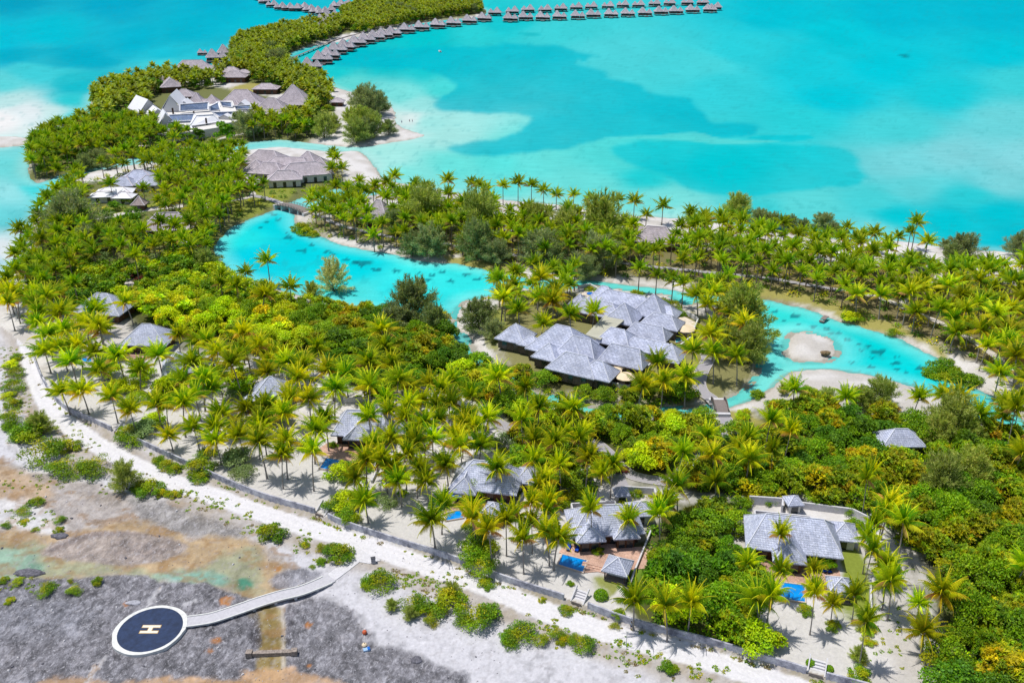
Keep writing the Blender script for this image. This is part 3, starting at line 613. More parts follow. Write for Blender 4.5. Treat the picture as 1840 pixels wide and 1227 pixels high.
# ================================================================ buildings
FOOT = []                                   # (x, y, r): keep trunks out of here
def hip_roof(root, cx, cy, w, d, ze, zr, mat, cap, ridge=None, rz=0.0, capw=.17, sag=0.0, name='roof', steps=1):
    """hipped roof; ridge = length of the ridge (0 = pyramid); sag>0 gives a concave thatch sweep"""
    c, s = math.cos(rz), math.sin(rz)
    def L(x, y, z): return (cx + x * c - y * s, cy + x * s + y * c, z)
    ridge = max(w - d, 0) * .85 if ridge is None and w >= d else ridge
    if ridge is None: ridge = -(d - w) * .85
    rx, ry = (ridge / 2, 0) if ridge >= 0 else (0, -ridge / 2)
    b = MB(); K = 6 if sag else 1
    rings = []
    for k in range(K + 1):
        t = k / K; zz = ze + (zr - ze) * (t ** (1 + sag))
        hx = w / 2 + (rx - w / 2) * t; hy = d / 2 + (ry - d / 2) * t
        rings.append([L(-hx, -hy, zz), L(hx, -hy, zz), L(hx, hy, zz), L(-hx, hy, zz)])
    for A, B in zip(rings, rings[1:]):
        for i in range(4):
            j = (i + 1) % 4; p = [A[i], A[j], B[j], B[i]]
            q = []
            for v in p:
                if not q or (Vector(v) - Vector(q[-1])).length > 1e-4: q.append(v)
            if (Vector(q[0]) - Vector(q[-1])).length < 1e-4: q.pop()
            if len(q) > 2: b.face(q)
    e = rings[0]; lo = [(v[0], v[1], v[2] - .28) for v in e]
    for i in range(4): j = (i + 1) % 4; b.face([lo[i], lo[j], e[j], e[i]])
    b.face([lo[3], lo[2], lo[1], lo[0]])
    ro = b.build(name, mat, root)
    k = MB(); up = .02
    for i in range(4):
        for A, B in zip(rings, rings[1:]): k.bar((*A[i][:2], A[i][2] + up), (*B[i][:2], B[i][2] + up), capw, .16)
    if abs(ridge) > .3:
        T_ = rings[-1]; a_, b_ = (T_[0], T_[1]) if ridge > 0 else (T_[0], T_[3])
        k.bar((*a_[:2], a_[2] + up), (*b_[:2], b_[2] + up), capw * 1.2, .18)
    k.build('ridge_cap', cap, ro)
    return ro
def walls(root, cx, cy, w, d, z0, z1, mat, rz=0.0, doors=3, name='wall', dmat=None, dw=1.4):
    b = MB(); b.box(cx, cy, z0, z1, w, d, rz); o = b.build(name, mat, root)
    c, s = math.cos(rz), math.sin(rz)
    for sd in (-1, 1):
        for i in range(doors):
            u = (i - (doors - 1) / 2) * (w / max(doors, 1)) * .92; v = sd * (d / 2 + .03)
            e = MB(); e.box(cx + u * c - v * s, cy + u * s + v * c, z0 + .02, z0 + min(2.3, (z1 - z0) * .88), min(dw, w / doors * .7), .1, rz)
            e.build('door', dmat or M['glass'], o)
    for sd in (-1, 1):
        u = sd * (w / 2 + .03)
        e = MB(); e.box(cx + u * c, cy + u * s, z0 + .9, z0 + 2.1, .1, min(1.6, d * .4), rz); e.build('window', M['glass'], o)
    return o
def local(root, lx, ly):
    a = root.rotation_euler.z; c, s = math.cos(a), math.sin(a)
    return root.location.x + lx * c - ly * s, root.location.y + lx * s + ly * c
def foot(root, lx, ly, r): X_, Y_ = local(root, lx, ly); FOOT.append((X_, Y_, r))
def axis(l, r, z):
    a = Vector(P(*l, z)); b = Vector(P(*r, z)); d = b - a; return a, b, math.atan2(d.y, d.x), d.length

def villa(l, r, label, depth=11.0, ze=3.0, zr=7.2, wing=None, wing2=None, side=None, deck=True, mats=('shingle', 'cap'), name='villa', gz_=GZ, nd=4, ridge=None):
    """front eave runs from l to r in the photograph"""
    a, b, rz, W = axis(l, r, gz_ + ze)
    mid = (a + b) / 2; c, s = math.cos(rz), math.sin(rz)
    cx = mid.x - s * depth / 2; cy = mid.y + c * depth / 2
    root = empty(name, (cx, cy, gz_), rz, label, 'villa')
    hip_roof(root, 0, 0, W, depth, ze, zr, M[mats[0]], M[mats[1]], ridge=ridge)
    walls(root, 0, 0, W - 2.2, depth - 2.4, .1, ze - .02, M['wood'], doors=nd)
    foot(root, 0, 0, depth * .62); foot(root, -W * .3, 0, depth * .5); foot(root, W * .3, 0, depth * .5)
    for wg in (wing, wing2):
        if wg:
            x0, ww, out, dz = wg                      # centre along front, width, projection
            L_ = out + depth * .55
            hip_roof(root, x0, -depth / 2 - out + L_ / 2, ww, L_, ze - .03 - .07 * (wg is wing2), zr - dz, M[mats[0]], M[mats[1]], ridge=-(L_ - ww * .7) if L_ > ww * .7 else 0)
            walls(root, x0, -depth / 2 - out + L_ / 2 - .2, ww - 1.8, L_ - 2.2, .12, ze - .05, M['wood'], doors=2)
            foot(root, x0, -depth / 2 - out / 2, ww * .55)
    if side:
        x0, y0, ww, dd, hh = side
        hip_roof(root, x0, y0, ww, dd, ze - .5, hh, M[mats[0]], M[mats[1]])
        walls(root, x0, y0, ww - 1.4, dd - 1.4, .1, ze - .52, M['plaster'], doors=1)
        foot(root, x0, y0, max(ww, dd) * .55)
    if deck:
        b_ = MB(); dk = deck if isinstance(deck, tuple) else (0, -depth / 2 - 3.0, W * .8, 7.5)
        b_.box(dk[0], dk[1], -.3, .14, dk[2], dk[3]); b_.build('deck', M['deck'], root); foot(root, dk[0], dk[1], min(dk[2], dk[3]) * .4)
    # bath-court wall at the back
    w_ = MB(); y1 = depth / 2 + 3.6
    w_.box(-W * .05, y1, 0, 2.0, W * .62, .3); w_.box(-W * .36, y1 - 1.9, 0, 2.0, .3, 3.5); w_.box(W * .26, y1 - 1.9, 0, 2.0, .3, 3.5)
    w_.build('court_wall', M['conc'], root)
    return root
def pool(corners, label, mat='pool', z=GZ, group=None):
    q = [P(*c, z + .25) for c in corners]; cx = sum(p[0] for p in q) / 4; cy = sum(p[1] for p in q) / 4
    r = empty('swimming_pool', (cx, cy, z), 0, label, 'pool', group)
    pl = [(p[0] - cx, p[1] - cy) for p in q]
    inn = [(p[0] * .9, p[1] * .9) for p in pl]; b = MB()
    for i in range(4):
        j = (i + 1) % 4; A, B, a2, b2 = pl[i], pl[j], inn[i], inn[j]
        b.face([(*A, .32), (*B, .32), (*b2, .32), (*a2, .32)][::-1]); b.face([(*A, -.5), (*B, -.5), (*B, .32), (*A, .32)][::-1]); b.face([(*a2, .1), (*b2, .1), (*b2, .32), (*a2, .32)])
    b.build('coping', M['coping'], r); w = MB(); w.face([(*p, .2) for p in inn]); o = w.build('pool_water', M[mat], r)
    if o.data.polygons[0].normal.z < 0: o.data.flip_normals()
    FOOT.append((cx, cy, 3.6)); return r
def gazebo(px, label, w=4.6, rz=0.0, h=2.4, zr=4.3):
    x0, y0, _ = P(*px, GZ + h); r = empty('gazebo', (x0, y0, GZ), rz, label, 'gazebo')
    hip_roof(r, 0, 0, w, w, h, zr, M['shingle'], M['cap'], ridge=0, capw=.2)
    b = MB(); b.box(0, 0, 0, .3, w * .82, w * .82); b.build('floor', M['deckw'], r)
    for i in (-1, 1):
        for j in (-1, 1): MB().box(i * w * .38, j * w * .38, .3, h - .1, .18, .18).build('post', M['woodd'], r)
    MB().box(0, w * .34, .3, h - .2, w * .7, .08).build('back_screen', M['woodd'], r)
    MB().box(0, w * .1, .3, .75, w * .6, w * .4).build('day_bed', M['metalw'], r)
    FOOT.append((x0, y0, w * .7)); return r
def lounger_proto():
    r = empty('sun_lounger', (0, 0, 0)); b = MB()
    b.box(0, -.25, .3, .42, .68, 1.35); n = len(b.v)
    b.face([(-.34, .42, .32), (.34, .42, .32), (.34, 1.0, .78), (-.34, 1.0, .78)]).face([(-.34, .36, .44), (.34, .36, .44), (.34, .94, .9), (-.34, .94, .9)])
    b.face([(-.34, .42, .32), (-.34, 1.0, .78), (-.34, .94, .9), (-.34, .36, .44)]).face([(.34, .42, .32), (.34, 1.0, .78), (.34, .94, .9), (.34, .36, .44)]).face([(-.34, 1, .78), (.34, 1, .78), (.34, .94, .9), (-.34, .94, .9)])
    b.build('cushion', M['blue'], r)
    f = MB(); f.box(0, -.1, .2, .3, .72, 1.75); f.build('frame', M['woodd'], r)
    for i in (-.3, .3):
        for j in (-.85, .65): MB().box(i, j, 0, .2, .07, .07).build('leg', M['woodd'], r)
    return r
_l0 = [None]
def lounger(px, rz, label, z=GZ + .14):
    if _l0[0] is None: o = _l0[0] = lounger_proto()
    else: o = copy_tree(_l0[0])
    x0, y0, _ = P(*px, z); o.location = (x0, y0, z); o.rotation_euler.z = rz; tag(o, label, 'sun lounger', 'blue cushioned sun loungers'); return o
def parasol(px, label, rad=1.7, h=2.6, mat='canvas', group=None, z=GZ):
    x0, y0, _ = P(*px, z + h); r = empty('parasol', (x0, y0, z), 0, label, 'parasol', group); n = 10; b = MB()
    top = (0, 0, h + rad * .28); ring = [(rad * math.cos(2 * math.pi * i / n), rad * math.sin(2 * math.pi * i / n), h) for i in range(n)]
    for i in range(n): b.face([ring[i], ring[(i + 1) % n], top]); b.face([ring[i], (ring[i][0], ring[i][1], h - .2), (ring[(i + 1) % n][0], ring[(i + 1) % n][1], h - .2), ring[(i + 1) % n]])
    b.build('canopy', M[mat], r); MB().tube([(0, 0, 0), (0, 0, h + rad * .25)], .05, 6).build('pole', M['wood'], r)
    MB().lathe([(.35, 0), (.35, .1), (.1, .16)], n=12).build('base', M['conc'], r); return r
def round_table(px, label, z=GZ, group=None):
    x0, y0, _ = P(*px, z + .7); r = empty('round_table', (x0, y0, z), 0, label, 'table', group)
    MB().lathe([(.8, .68), (.8, .74)], n=14).build('tabletop', M['wood'], r); MB().lathe([(.3, 0), (.06, .1), (.06, .68)], n=8).build('pedestal', M['woodd'], r); return r

# --- the nine villas of the front row and grove
v = villa((1340,984), (1516,1004), 'wide grey shingled villa with central front wing nearest the lower right corner', 10.5, 3.0, 7.6, wing=(2.2 - 3.2, 6.2, 3.0, 1.5), side=(9.9, 4.0, 5.5, 6.0, 4.6), deck=(0.5, -8.6, 16, 7.5), ridge=10.5)
v = villa((1026,966), (1160,958), 'grey shingled villa with two front wings beside the rectangular blue pool', 9.0, 3.0, 6.9, wing=(-3.6, 5.8, 1.6, 1.8), wing2=(3.4, 5.2, 1.2, 2.0), side=(8.0, 4.0, 5.0, 5.0, 4.4), deck=(1.0, -8.0, 15, 6.5), ridge=6)
v = villa((806,876), (928,890), 'grey shingled villa with a round clipped tree in front of its eave', 9.5, 3.0, 7.4, wing=(-3.9, 5.6, 1.5, 1.8), side=(7.9, 3.5, 4.6, 6.0, 4.8), deck=(-1.0, -7.2, 12, 5.5), ridge=6)
v = villa((594,782), (702,786), 'grey shingled villa half hidden by palms above the terracotta terrace', 9.5, 3.0, 7.2, wing=(-1.0, 5.6, 1.5, 1.8), side=(8.2, .5, 5.0, 6.0, 5.4), deck=(-1.5, -7.6, 10, 6.0), ridge=8)
v = villa((448,722), (522,718), 'pale shingled villa roof among bright green palms left of centre', 9.0, 3.0, 7.4, deck=(0, -6.0, 8, 4.5), side=(-5.0, -3.5, 4.0, 4.0, 4.5))
v = villa((290,676), (352,668), 'whitish shingled villa roof mostly screened by palms on the left', 9.0, 3.0, 7.4, deck=(0, -6.0, 8, 4.5))
v = villa((212,620), (298,622), 'grey shingled villa with peaked roof, second from the left shore', 9.5, 2.9, 7.4, deck=(-2, -6.3, 8, 5), ridge=2.5)
v = villa((126,562), (214,568), 'blue grey shingled villa closest to the left shore', 11.0, 2.9, 7.6, deck=(-4, -7.5, 9, 5), ridge=3.5)
v = villa((1586,803), (1666,803), 'small grey hipped villa roof alone in the dense eastern thicket', 6.5, 2.8, 5.6, deck=False)
# entrance kiosks
def kiosk(px, w, label, rz=0.1, mat='shingle', h=2.3, zr=3.6, cat='kiosk', name='kiosk', sag=0, z=GZ):
    x0, y0, _ = P(*px, z + zr); r = empty(name, (x0, y0, z), rz, label, cat)
    hip_roof(r, 0, 0, w, w, h, zr, M[mat], M['cap' if mat == 'shingle' else 'capd'], ridge=0, capw=.16, sag=sag)
    walls(r, 0, 0, w * .7, w * .7, .05, h - .02, M['plaster'], doors=1); FOOT.append((x0, y0, w * .6)); return r
kiosk((1427,890), 3.4, 'small grey roofed entrance kiosk above the nearest villa')
kiosk((680,722), 3.4, 'small grey roofed entrance kiosk behind the half hidden villa')
kiosk((1117,874), 3.2, 'small grey roofed entrance kiosk on the road forecourt')
kiosk((784,711), 2.6, 'tiny grey domed hut among shrubs above the cart road', .6)
def low_wall(px, h, w, label, z=GZ, mat='conc'):
    pts = Pn(px, z); b = MB()
    c0 = pts.mean(0)
    for i in range(len(pts) - 1): b.bar((*(pts[i] - c0), h / 2), (*(pts[i + 1] - c0), h / 2), w, h)
    o = b.build('garden_wall', M[mat]); o.location = (c0[0], c0[1], z); tag(o, label, 'wall'); return o
low_wall([(1122,886),(1175,889),(1178,902)], 1.8, .3, 'tall pale garden wall beside the road forecourt')
low_wall([(1345,905),(1405,909),(1404,922)], 2.0, .35, 'pale walled court left of the entrance kiosk')
low_wall([(1437,913),(1530,925),(1560,940)], 1.6, .35, 'pale garden wall right of the entrance kiosk')
low_wall([(1169,958),(1140,1030),(1132,1052)], .8, .3, 'low pale boundary wall beside the gazebo lawn')
low_wall([(945,880),(925,918),(905,930)], .8, .3, 'low pale boundary wall on the lawn right of the clipped tree')
low_wall([(1563,1045),(1564,1100)], 1.0, .35, 'white post wall by the lawn of the nearest villa')
low_wall([(680,842),(668,868)], .8, .35, 'low pale wall running down between palms in the sand garden')
low_wall([(920,812),(945,816),(948,822)], 1.6, .4, 'pale court wall behind the villa with the clipped tree')
low_wall([(618,725),(660,722),(690,736),(730,738)], 1.5, .4, 'pale court wall behind the half hidden villa')
# pools, gazebos, loungers
pool([(1009,994),(1057,1006),(1049,1029),(1000,1014)], 'rectangular blue pool beside two blue loungers')
pool([(1402,1044),(1448,1050),(1449,1083),(1398,1076)], 'blue pool in front of the nearest villa')
pool([(803,919),(828,916),(834,930),(800,936)], 'small blue pool under the left palms of the third villa')
pool([(586,822),(613,826),(604,845),(572,842)], 'blue pool half hidden by branches beside the terracotta terrace')
pool([(146,643),(164,643),(166,651),(148,651)], 'small blue pool among palms near the left track')
pool([(164,362),(178,361),(180,366),(166,368)], 'tiny turquoise pool by the white western buildings', 'poolw')
pool([(1212,608),(1222,606),(1226,613),(1214,616)], 'tiny turquoise plunge pool at the east end of the spa', 'poolw')
wr = axis((1026,966), (1160,958), 4.5)[2]; wr1 = axis((1340,984), (1516,1004), 4.5)[2]
gazebo((1110,1016), 'grey roofed square gazebo beside the rectangular pool lawn', 4.9, R(-22))
gazebo((1510,1052), 'grey roofed square gazebo half hidden by palms near the nearest villa', 4.6, wr1)
gazebo((887,916), 'grey roofed square gazebo near the small left pool', 4.4, R(-22))
lounger((1022,985), R(-12), 'left of the two blue loungers above the rectangular pool')
lounger((1038,987), R(-22), 'right of the two blue loungers above the rectangular pool')
lounger((818,886), R(-25), 'left blue lounger of the pair by the clipped tree')
lounger((826,890), R(-25), 'right blue lounger of the pair by the clipped tree')
lounger((1377,990), R(-10), 'left blue lounger at the front corner of the nearest villa')
lounger((1386,991), R(-10), 'right blue lounger at the front corner of the nearest villa')
lounger((1478,1024), R(15), 'left dark blue lounger in the shade of the nearest villa tree')
lounger((1487,1025), R(15), 'right dark blue lounger in the shade of the nearest villa tree')
lounger((566,812), R(-25), 'blue lounger on the edge of the terracotta terrace')
parasol((823,886), 'blue parasol by the villa with the clipped tree', 1.5, 2.3, 'blueu')
parasol((452,733), 'blue parasol under the palms left of centre', 1.4, 2.3, 'blueu')
# terrace slab, steps at the big pool
st_ = MB(); sx, sy, _ = P(1072, 1018)
for i in range(3): st_.box(0, -i * .55, 0, .42 - i * .13, 5.4, .55)
st_ = st_.build('terrace_steps', M['deck']); st_.location = (sx, sy, GZ); st_.rotation_euler.z = R(-20); tag(st_, 'three wide terracotta steps between pool and gazebo', 'steps')
def terrace(px, label, mat='deck', z=GZ, h=.12):
    q = Pn(px, z); c0 = q.mean(0); b = MB(); pl = [tuple(p - c0) for p in q]
    if sum(pl[i][0] * pl[(i + 1) % len(pl)][1] - pl[(i + 1) % len(pl)][0] * pl[i][1] for i in range(len(pl))) < 0: pl = pl[::-1]
    b.prism(pl, -.3, h); o = b.build('terrace', M[mat]); o.location = (c0[0], c0[1], z); tag(o, label, 'terrace'); FOOT.append((c0[0], c0[1], 2)); return o
terrace([(1018,972),(1130,975),(1125,995),(1092,1022),(1058,1008),(1004,993)], 'terracotta tiled terrace around the loungers of the rectangular pool')
terrace([(1355,990),(1505,1004),(1502,1046),(1395,1042),(1358,1020)], 'terracotta tiled terrace in front of the nearest villa', h=.11)
terrace([(806,893),(870,888),(905,900),(880,925),(808,915)], 'terracotta terrace below the villa with the clipped tree', h=.1)
terrace([(560,815),(590,795),(650,797),(640,822),(600,823)], 'terracotta terrace above the half hidden pool', h=.11)
terrace([(100,575),(150,570),(160,585),(105,592)], 'pinkish terrace below the villa closest to the left shore', h=.11)

# --- sea wall with gate gaps and stairs
def seawall():
    root = empty('sea_wall', (float(wall_line[0][0]), float(wall_line[0][1]), OZ), 0, 'long stained concrete sea wall between the villas and the sand track', 'wall')
    o = wall_line[0]; gaps = [(1036, 10), (1465, 12), (575, 7), (212, 8)]
    line = smooth_line(WALL_PX, 5); segs = []; cur = []
    for p in line:
        if any(abs(p[0] - g[0]) < g[1] for g in gaps):
            if len(cur) > 1: segs.append(cur)
            cur = []
        else: cur.append(p)
    if len(cur) > 1: segs.append(cur)
    for sg in segs:
        q = Pn(sg, OZ) - o; b = MB(); w = .32; H_ = 1.85
        t = np.gradient(q, axis=0); t /= np.linalg.norm(t, axis=1)[:, None]; n = np.stack([-t[:, 1], t[:, 0]], 1); A = q - n * w / 2; Bq = q + n * w / 2
        for i in range(len(q) - 1):
            b.face([(*A[i], -.6), (*A[i + 1], -.6), (*A[i + 1], H_), (*A[i], H_)]); b.face([(*A[i], H_), (*A[i + 1], H_), (*Bq[i + 1], H_), (*Bq[i], H_)]); b.face([(*Bq[i], H_), (*Bq[i + 1], H_), (*Bq[i + 1], -.6), (*Bq[i], -.6)])
        for i in (0, -1): b.face([(*A[i], -.6), (*Bq[i], -.6), (*Bq[i], H_), (*A[i], H_)])
        b.build('wall_section', M['wall'], root)
    return root
seawall()
def stairs(px, label, w=2.1):
    i = int(np.argmin([abs(p[0] - px) for p in WALL_PX])); a = np.array(WALL_PX[max(i - 1, 0)], float); b = np.array(WALL_PX[min(i + 1, len(WALL_PX) - 1)], float)
    t = (px - a[0]) / (b[0] - a[0]); q = a + (b - a) * t; x0, y0, _ = P(q[0], np.interp(px, [p[0] for p in WALL_PX], [p[1] for p in WALL_PX]), OZ)
    A = Vector(P(*a, OZ)); B = Vector(P(*b, OZ)); rz = math.atan2(B.y - A.y, B.x - A.x)
    r = empty('stairs', (x0, y0, OZ), rz, label, 'stairs', 'stairs through the sea wall'); s = MB(); N_ = 6
    for k in range(N_): s.box(0, .3 + k * .42, -.3, .25 + k * .27, w, .42)
    s.build('steps', M['conc'], r)
    for sg in (-1, 1):
        b2 = MB(); b2.bar((sg * (w / 2 + .12), .1, .6), (sg * (w / 2 + .12), .3 + N_ * .42, 2.15), .2, .5); b2.build('side_wall', M['conc'], r)
    MB().box(0, -.2, -.3, 1.0, w * .9, .12).build('gate', M['deckw'], r); FOOT.append((x0, y0 + 1.5, 2)); return r
stairs(1036, 'white sided stairs through the sea wall below the rectangular pool')
stairs(1465, 'stairs through the sea wall between two round clipped bushes', 2.4)
stairs(575, 'narrow stairs through the sea wall left of the centre')
stairs(212, 'stairs notched into the sea wall near the left bend')

# --- helipad and its causeway
def helipad():
    x0, y0, _ = P(270, 1130, OZ + .55); r = empty('helipad', (x0, y0, OZ), 0, 'round dark blue helicopter pad with a cream H on the grey reef rock', 'helipad')
    b = MB(); n = 56; pr = []
    for i in range(n):
        a = 2 * math.pi * i / n; wv = 5.75 + .28 * vnoise(np.array([i * .35]), np.array([3.0]))[0] + .35 * max(0, math.cos(a - R(215))) ** 3 + .2 * max(0, math.cos(a - R(45))) ** 6
        pr.append((wv * math.cos(a), wv * math.sin(a)))
    b.prism(pr, -.5, .55); b.build('rim', M['padw'], r)
    MB().lathe([(5.35, .3), (5.35, .565)], n=64).build('pad_surface', M['navy'], r)
    h = MB(); hw, sp = 3.05, .68
    def H(mb, z, g):
        for s_ in (-1, 1): mb.box(0, s_ * sp, z - .02, z, hw + g, .52 + g)
        mb.box(0, 0, z - .02, z, .66 + g, 2 * sp - .52 - g)
    g1 = MB(); H(g1, .580, .22); g1.build('letter_outline', M['gold'], r)
    g2 = MB(); H(g2, .590, 0); g2.build('letter', M['cream'], r); return r
hp = helipad()
def causeway():
    px = [(331,1117),(355,1114),(383,1109),(429,1094),(466,1081),(506,1069),(540,1061),(576,1047),(596,1037)]
    sp_ = smooth_line(px, 6); k = len(sp_); u = np.linspace(0, 1, k); zz = .48 + .42 * np.exp(-((u - .62) / .2) ** 2) - .30 * sstep(.78, 1, u)
    pts = np.array([P(a[0], a[1], OZ + z_)[:2] for a, z_ in zip(sp_, zz)]); c0 = pts[0]; pts = pts - c0
    t = np.gradient(pts, axis=0); t /= np.linalg.norm(t, axis=1)[:, None]; n = np.stack([-t[:, 1], t[:, 0]], 1); k = len(pts)
    wd = 1.2 + .15 * sstep(.8, 1, u)
    r = empty('causeway', (c0[0], c0[1], OZ), 0, 'curved white edged concrete causeway from the beach track to the helipad', 'causeway')
    b = MB()
    for i in range(k - 1):
        A, B = pts[i] - n[i] * wd[i], pts[i + 1] - n[i + 1] * wd[i + 1]; D, E = pts[i] + n[i] * wd[i], pts[i + 1] + n[i + 1] * wd[i + 1]
        b.face([(*A, zz[i]), (*B, zz[i + 1]), (*E, zz[i + 1]), (*D, zz[i])]); b.face([(*D, zz[i] - .35), (*E, zz[i + 1] - .35), (*B, zz[i + 1] - .35), (*A, zz[i] - .35)])
        b.face([(*A, zz[i] - .35), (*B, zz[i + 1] - .35), (*B, zz[i + 1]), (*A, zz[i])]); b.face([(*D, zz[i]), (*E, zz[i + 1]), (*E, zz[i + 1] - .35), (*D, zz[i] - .35)])
    b.build('deck_slab', M['walk'], r)
    for sg in (-1, 1):
        e = MB()
        for i in range(int(k * .93)):
            A = pts[i] + n[i] * sg * (wd[i] + .08); B = pts[i + 1] + n[i + 1] * sg * (wd[i + 1] + .08); e.bar((*A, zz[i] + .02), (*B, zz[i + 1] + .02), .2, .24)
        e.build('kerb', M['padw'], r)
    for i in range(4, k - 8, 6):
        MB().box(pts[i][0], pts[i][1], -.7, zz[i] - .36, .5, 2.3, math.atan2(t[i][1], t[i][0])).build('pier', M['conc'], r)
    return r
causeway()
terrace([(588,1046),(584,1036),(612,1014),(632,992),(642,984),(684,1007),(664,1013),(646,1010),(628,1024),(604,1042)], 'pale concrete landing where the causeway meets the sand track', 'conc', OZ, .12)
def post_box():
    x0, y0, _ = P(671, 1011, OZ); r = empty('utility_box', (x0, y0, OZ), R(15), 'small grey box with a dark lid at the causeway landing', 'utility box')
    MB().box(0, 0, 0, 1.15, .8, .6).build('body', M['wall'], r); MB().box(0, 0, 1.15, 1.25, .9, .7).build('lid', M['metald'], r)
post_box()
def weir():
    x0, y0, _ = P(489, 1177, OZ); r = empty('concrete_weir', (x0, y0, OZ), R(3), 'low weathered concrete weir with end blocks across the tidal slot', 'weir')
    b = MB(); b.box(0, 0, -.2, .75, 6.4, .55); b.build('beam', M['weir'], r); MB().box(0, .9, -.25, .28, 5.6, .25).build('lower_beam', M['weir'], r)
    for s_ in (-1, 1): MB().box(s_ * 3.7, 0, -.2, 1.05, 1.0, 1.0, .05 * s_).build('end_block', M['weir'], r)
weir()
# marker on the reef, thin pole, person
x0, y0, _ = P(659, 1168, OZ); r = empty('reef_marker', (x0, y0, OZ), R(20), 'small blue and white crate with a mesh bag on the dark reef rock', 'crate')
MB().box(0, 0, 0, .35, 1.1, .7).build('crate_body', surf('pale_blue_plastic', T3(170,205,240), .5, 3, .1), r); MB().box(.35, 0, .35, .42, .4, .72).build('crate_strap', M['blueu'], r)
x0, y0, _ = P(655, 1160, OZ); r = empty('mesh_bag', (x0, y0, OZ), 0, 'pale round bag lying behind the blue crate on the reef', 'bag')
MB().lathe([(.1, 0), (.42, .1), (.46, .3), (.3, .5), (.08, .58)], n=12).build('bag_body', M['canvas'], r); MB().tube([(0, 0, .55), (.05, 0, .75)], .06, 6).build('bag_neck', M['wood'], r)
x0, y0, _ = P(655, 1135, OZ + .4); r = empty('buoy', (x0, y0, OZ), 0, 'round orange buoy with a short line lying on the dark reef', 'buoy')
MB().lathe([(.08, 0), (.32, .1), (.42, .35), (.32, .62), (.08, .72)], n=12).build('float', M['orange'], r); MB().tube([(0, -.3, .05), (.1, -1.2, .03), (.25, -2.2, .04)], .04, 5).build('line', M['metalw'], r)
x0, y0, _ = P(1125, 1162, OZ); r = empty('thin_pole', (x0, y0, OZ), 0, 'thin white pole standing in scrub beside the sand track', 'pole')
MB().tube([(0, 0, 0), (0, 0, 3.4)], .06, 6).build('pole_shaft', M['metalw'], r); MB().box(0, 0, 3.3, 3.42, .5, .12).build('cross_piece', M['metalw'], r)
def person(px, label, z, rz=0.0, shirt='shirt', s=1.0, swim=False):
    x0, y0, _ = P(*px, z)
    me = bpy.data.meshes.new('body'); vs = [(0,0,.95),(0,0,1.2),(0,.01,1.42),(0,0,1.52),(0,-.02,1.64),(0,-.01,1.74),(.19,0,1.4),(.27,-.03,1.13),(.27,-.1,.88),(-.19,0,1.4),(-.27,-.03,1.13),(-.26,-.12,.9),(.1,0,.88),(.12,-.04,.48),(.12,0,.08),(.12,-.14,.03),(-.1,0,.88),(-.12,-.09,.5),(-.12,.12,.1),(-.12,-.02,.03)]
    es = [(0,1),(1,2),(2,3),(3,4),(4,5),(2,6),(6,7),(7,8),(2,9),(9,10),(10,11),(0,12),(12,13),(13,14),(14,15),(0,16),(16,17),(17,18),(18,19)]
    rr = [.15,.14,.15,.06,.1,.08,.065,.045,.035,.065,.045,.035,.095,.065,.045,.04,.095,.065,.045,.04]
    me.from_pydata(vs, es, []); me.materials.append(M['skin']); o = bpy.data.objects.new('person', me); link(o)
    md = o.modifiers.new('s', 'SKIN'); 
    for i, q in enumerate(me.skin_vertices[0].data if me.skin_vertices else []): q.radius = (rr[i], rr[i])
    return o, x0, y0
def person_mesh(px, label, z, rz=0.0, shirt='shirt'):
    """one continuous body lofted from crotch to crown plus tapering limbs joined at shoulder and hip"""
    x0, y0, _ = P(*px, z); b = MB()
    b.tube([(0,0,.82),(0,0,.95),(0,0,1.12),(0,.01,1.3),(0,.01,1.42),(0,0,1.48),(0,-.01,1.53),(0,-.02,1.6),(0,-.02,1.68),(0,-.02,1.76)], [.13,.17,.145,.17,.17,.07,.055,.095,.1,.05], 10)
    for s_ in (-1, 1):
        b.tube([(s_*.14,0,1.4),(s_*.22,.01,1.34),(s_*.27,.0,1.12),(s_*.28,-.08,.9),(s_*.27,-.12,.8)], [.07,.06,.048,.036,.03], 7)
        b.tube([(s_*.09,0,.92),(s_*.1,-.03*s_,.7),(s_*.11,-.05*s_,.47),(s_*.11,.05*s_,.1),(s_*.11,-.04,.03),(s_*.11,-.16,.02)], [.1,.09,.062,.042,.045,.03], 8)
    o = b.build('person', M['skin'], None, True); o.location = (x0, y0, z); o.rotation_euler.z = rz; tag(o, label, 'person')
    c = MB(); c.tube([(0,0,.9),(0,0,1.12),(0,.01,1.3),(0,.01,1.42),(0,.0,1.46)], [.185,.165,.19,.185,.1], 10)
    for s_ in (-1, 1): c.tube([(s_*.13,0,1.4),(s_*.22,.01,1.34),(s_*.26,.0,1.18)], [.085,.078,.07], 7)
    c.build('shirt', M[shirt], o, True)
    k = MB(); k.tube([(0,0,.8),(0,0,.98)], [.19,.18], 10)
    for s_ in (-1, 1): k.tube([(s_*.09,0,.9),(s_*.1,-.03*s_,.55)], [.12,.1], 8)
    k.build('shorts', M['short'], o, True)
    h = MB(); h.tube([(0,.03,1.6),(0,.01,1.7),(0,0,1.8)], [.1,.115,.06], 10); h.build('hair', M['hair'], o, True); return o
person_mesh((1134,1130), 'person in a white shirt and blue shorts standing by the sea wall', OZ, R(30))
for i, (p, l) in enumerate([((722,222), 'leftmost bather standing in the shallows off the sandbar'), ((736,220), 'middle bather of the three in the shallows off the sandbar'), ((741,220), 'right hand bather of the three in the shallows off the sandbar')]):
    person_mesh(p, l, -.2, R(40 * i), 'short' if i == 0 else 'red')

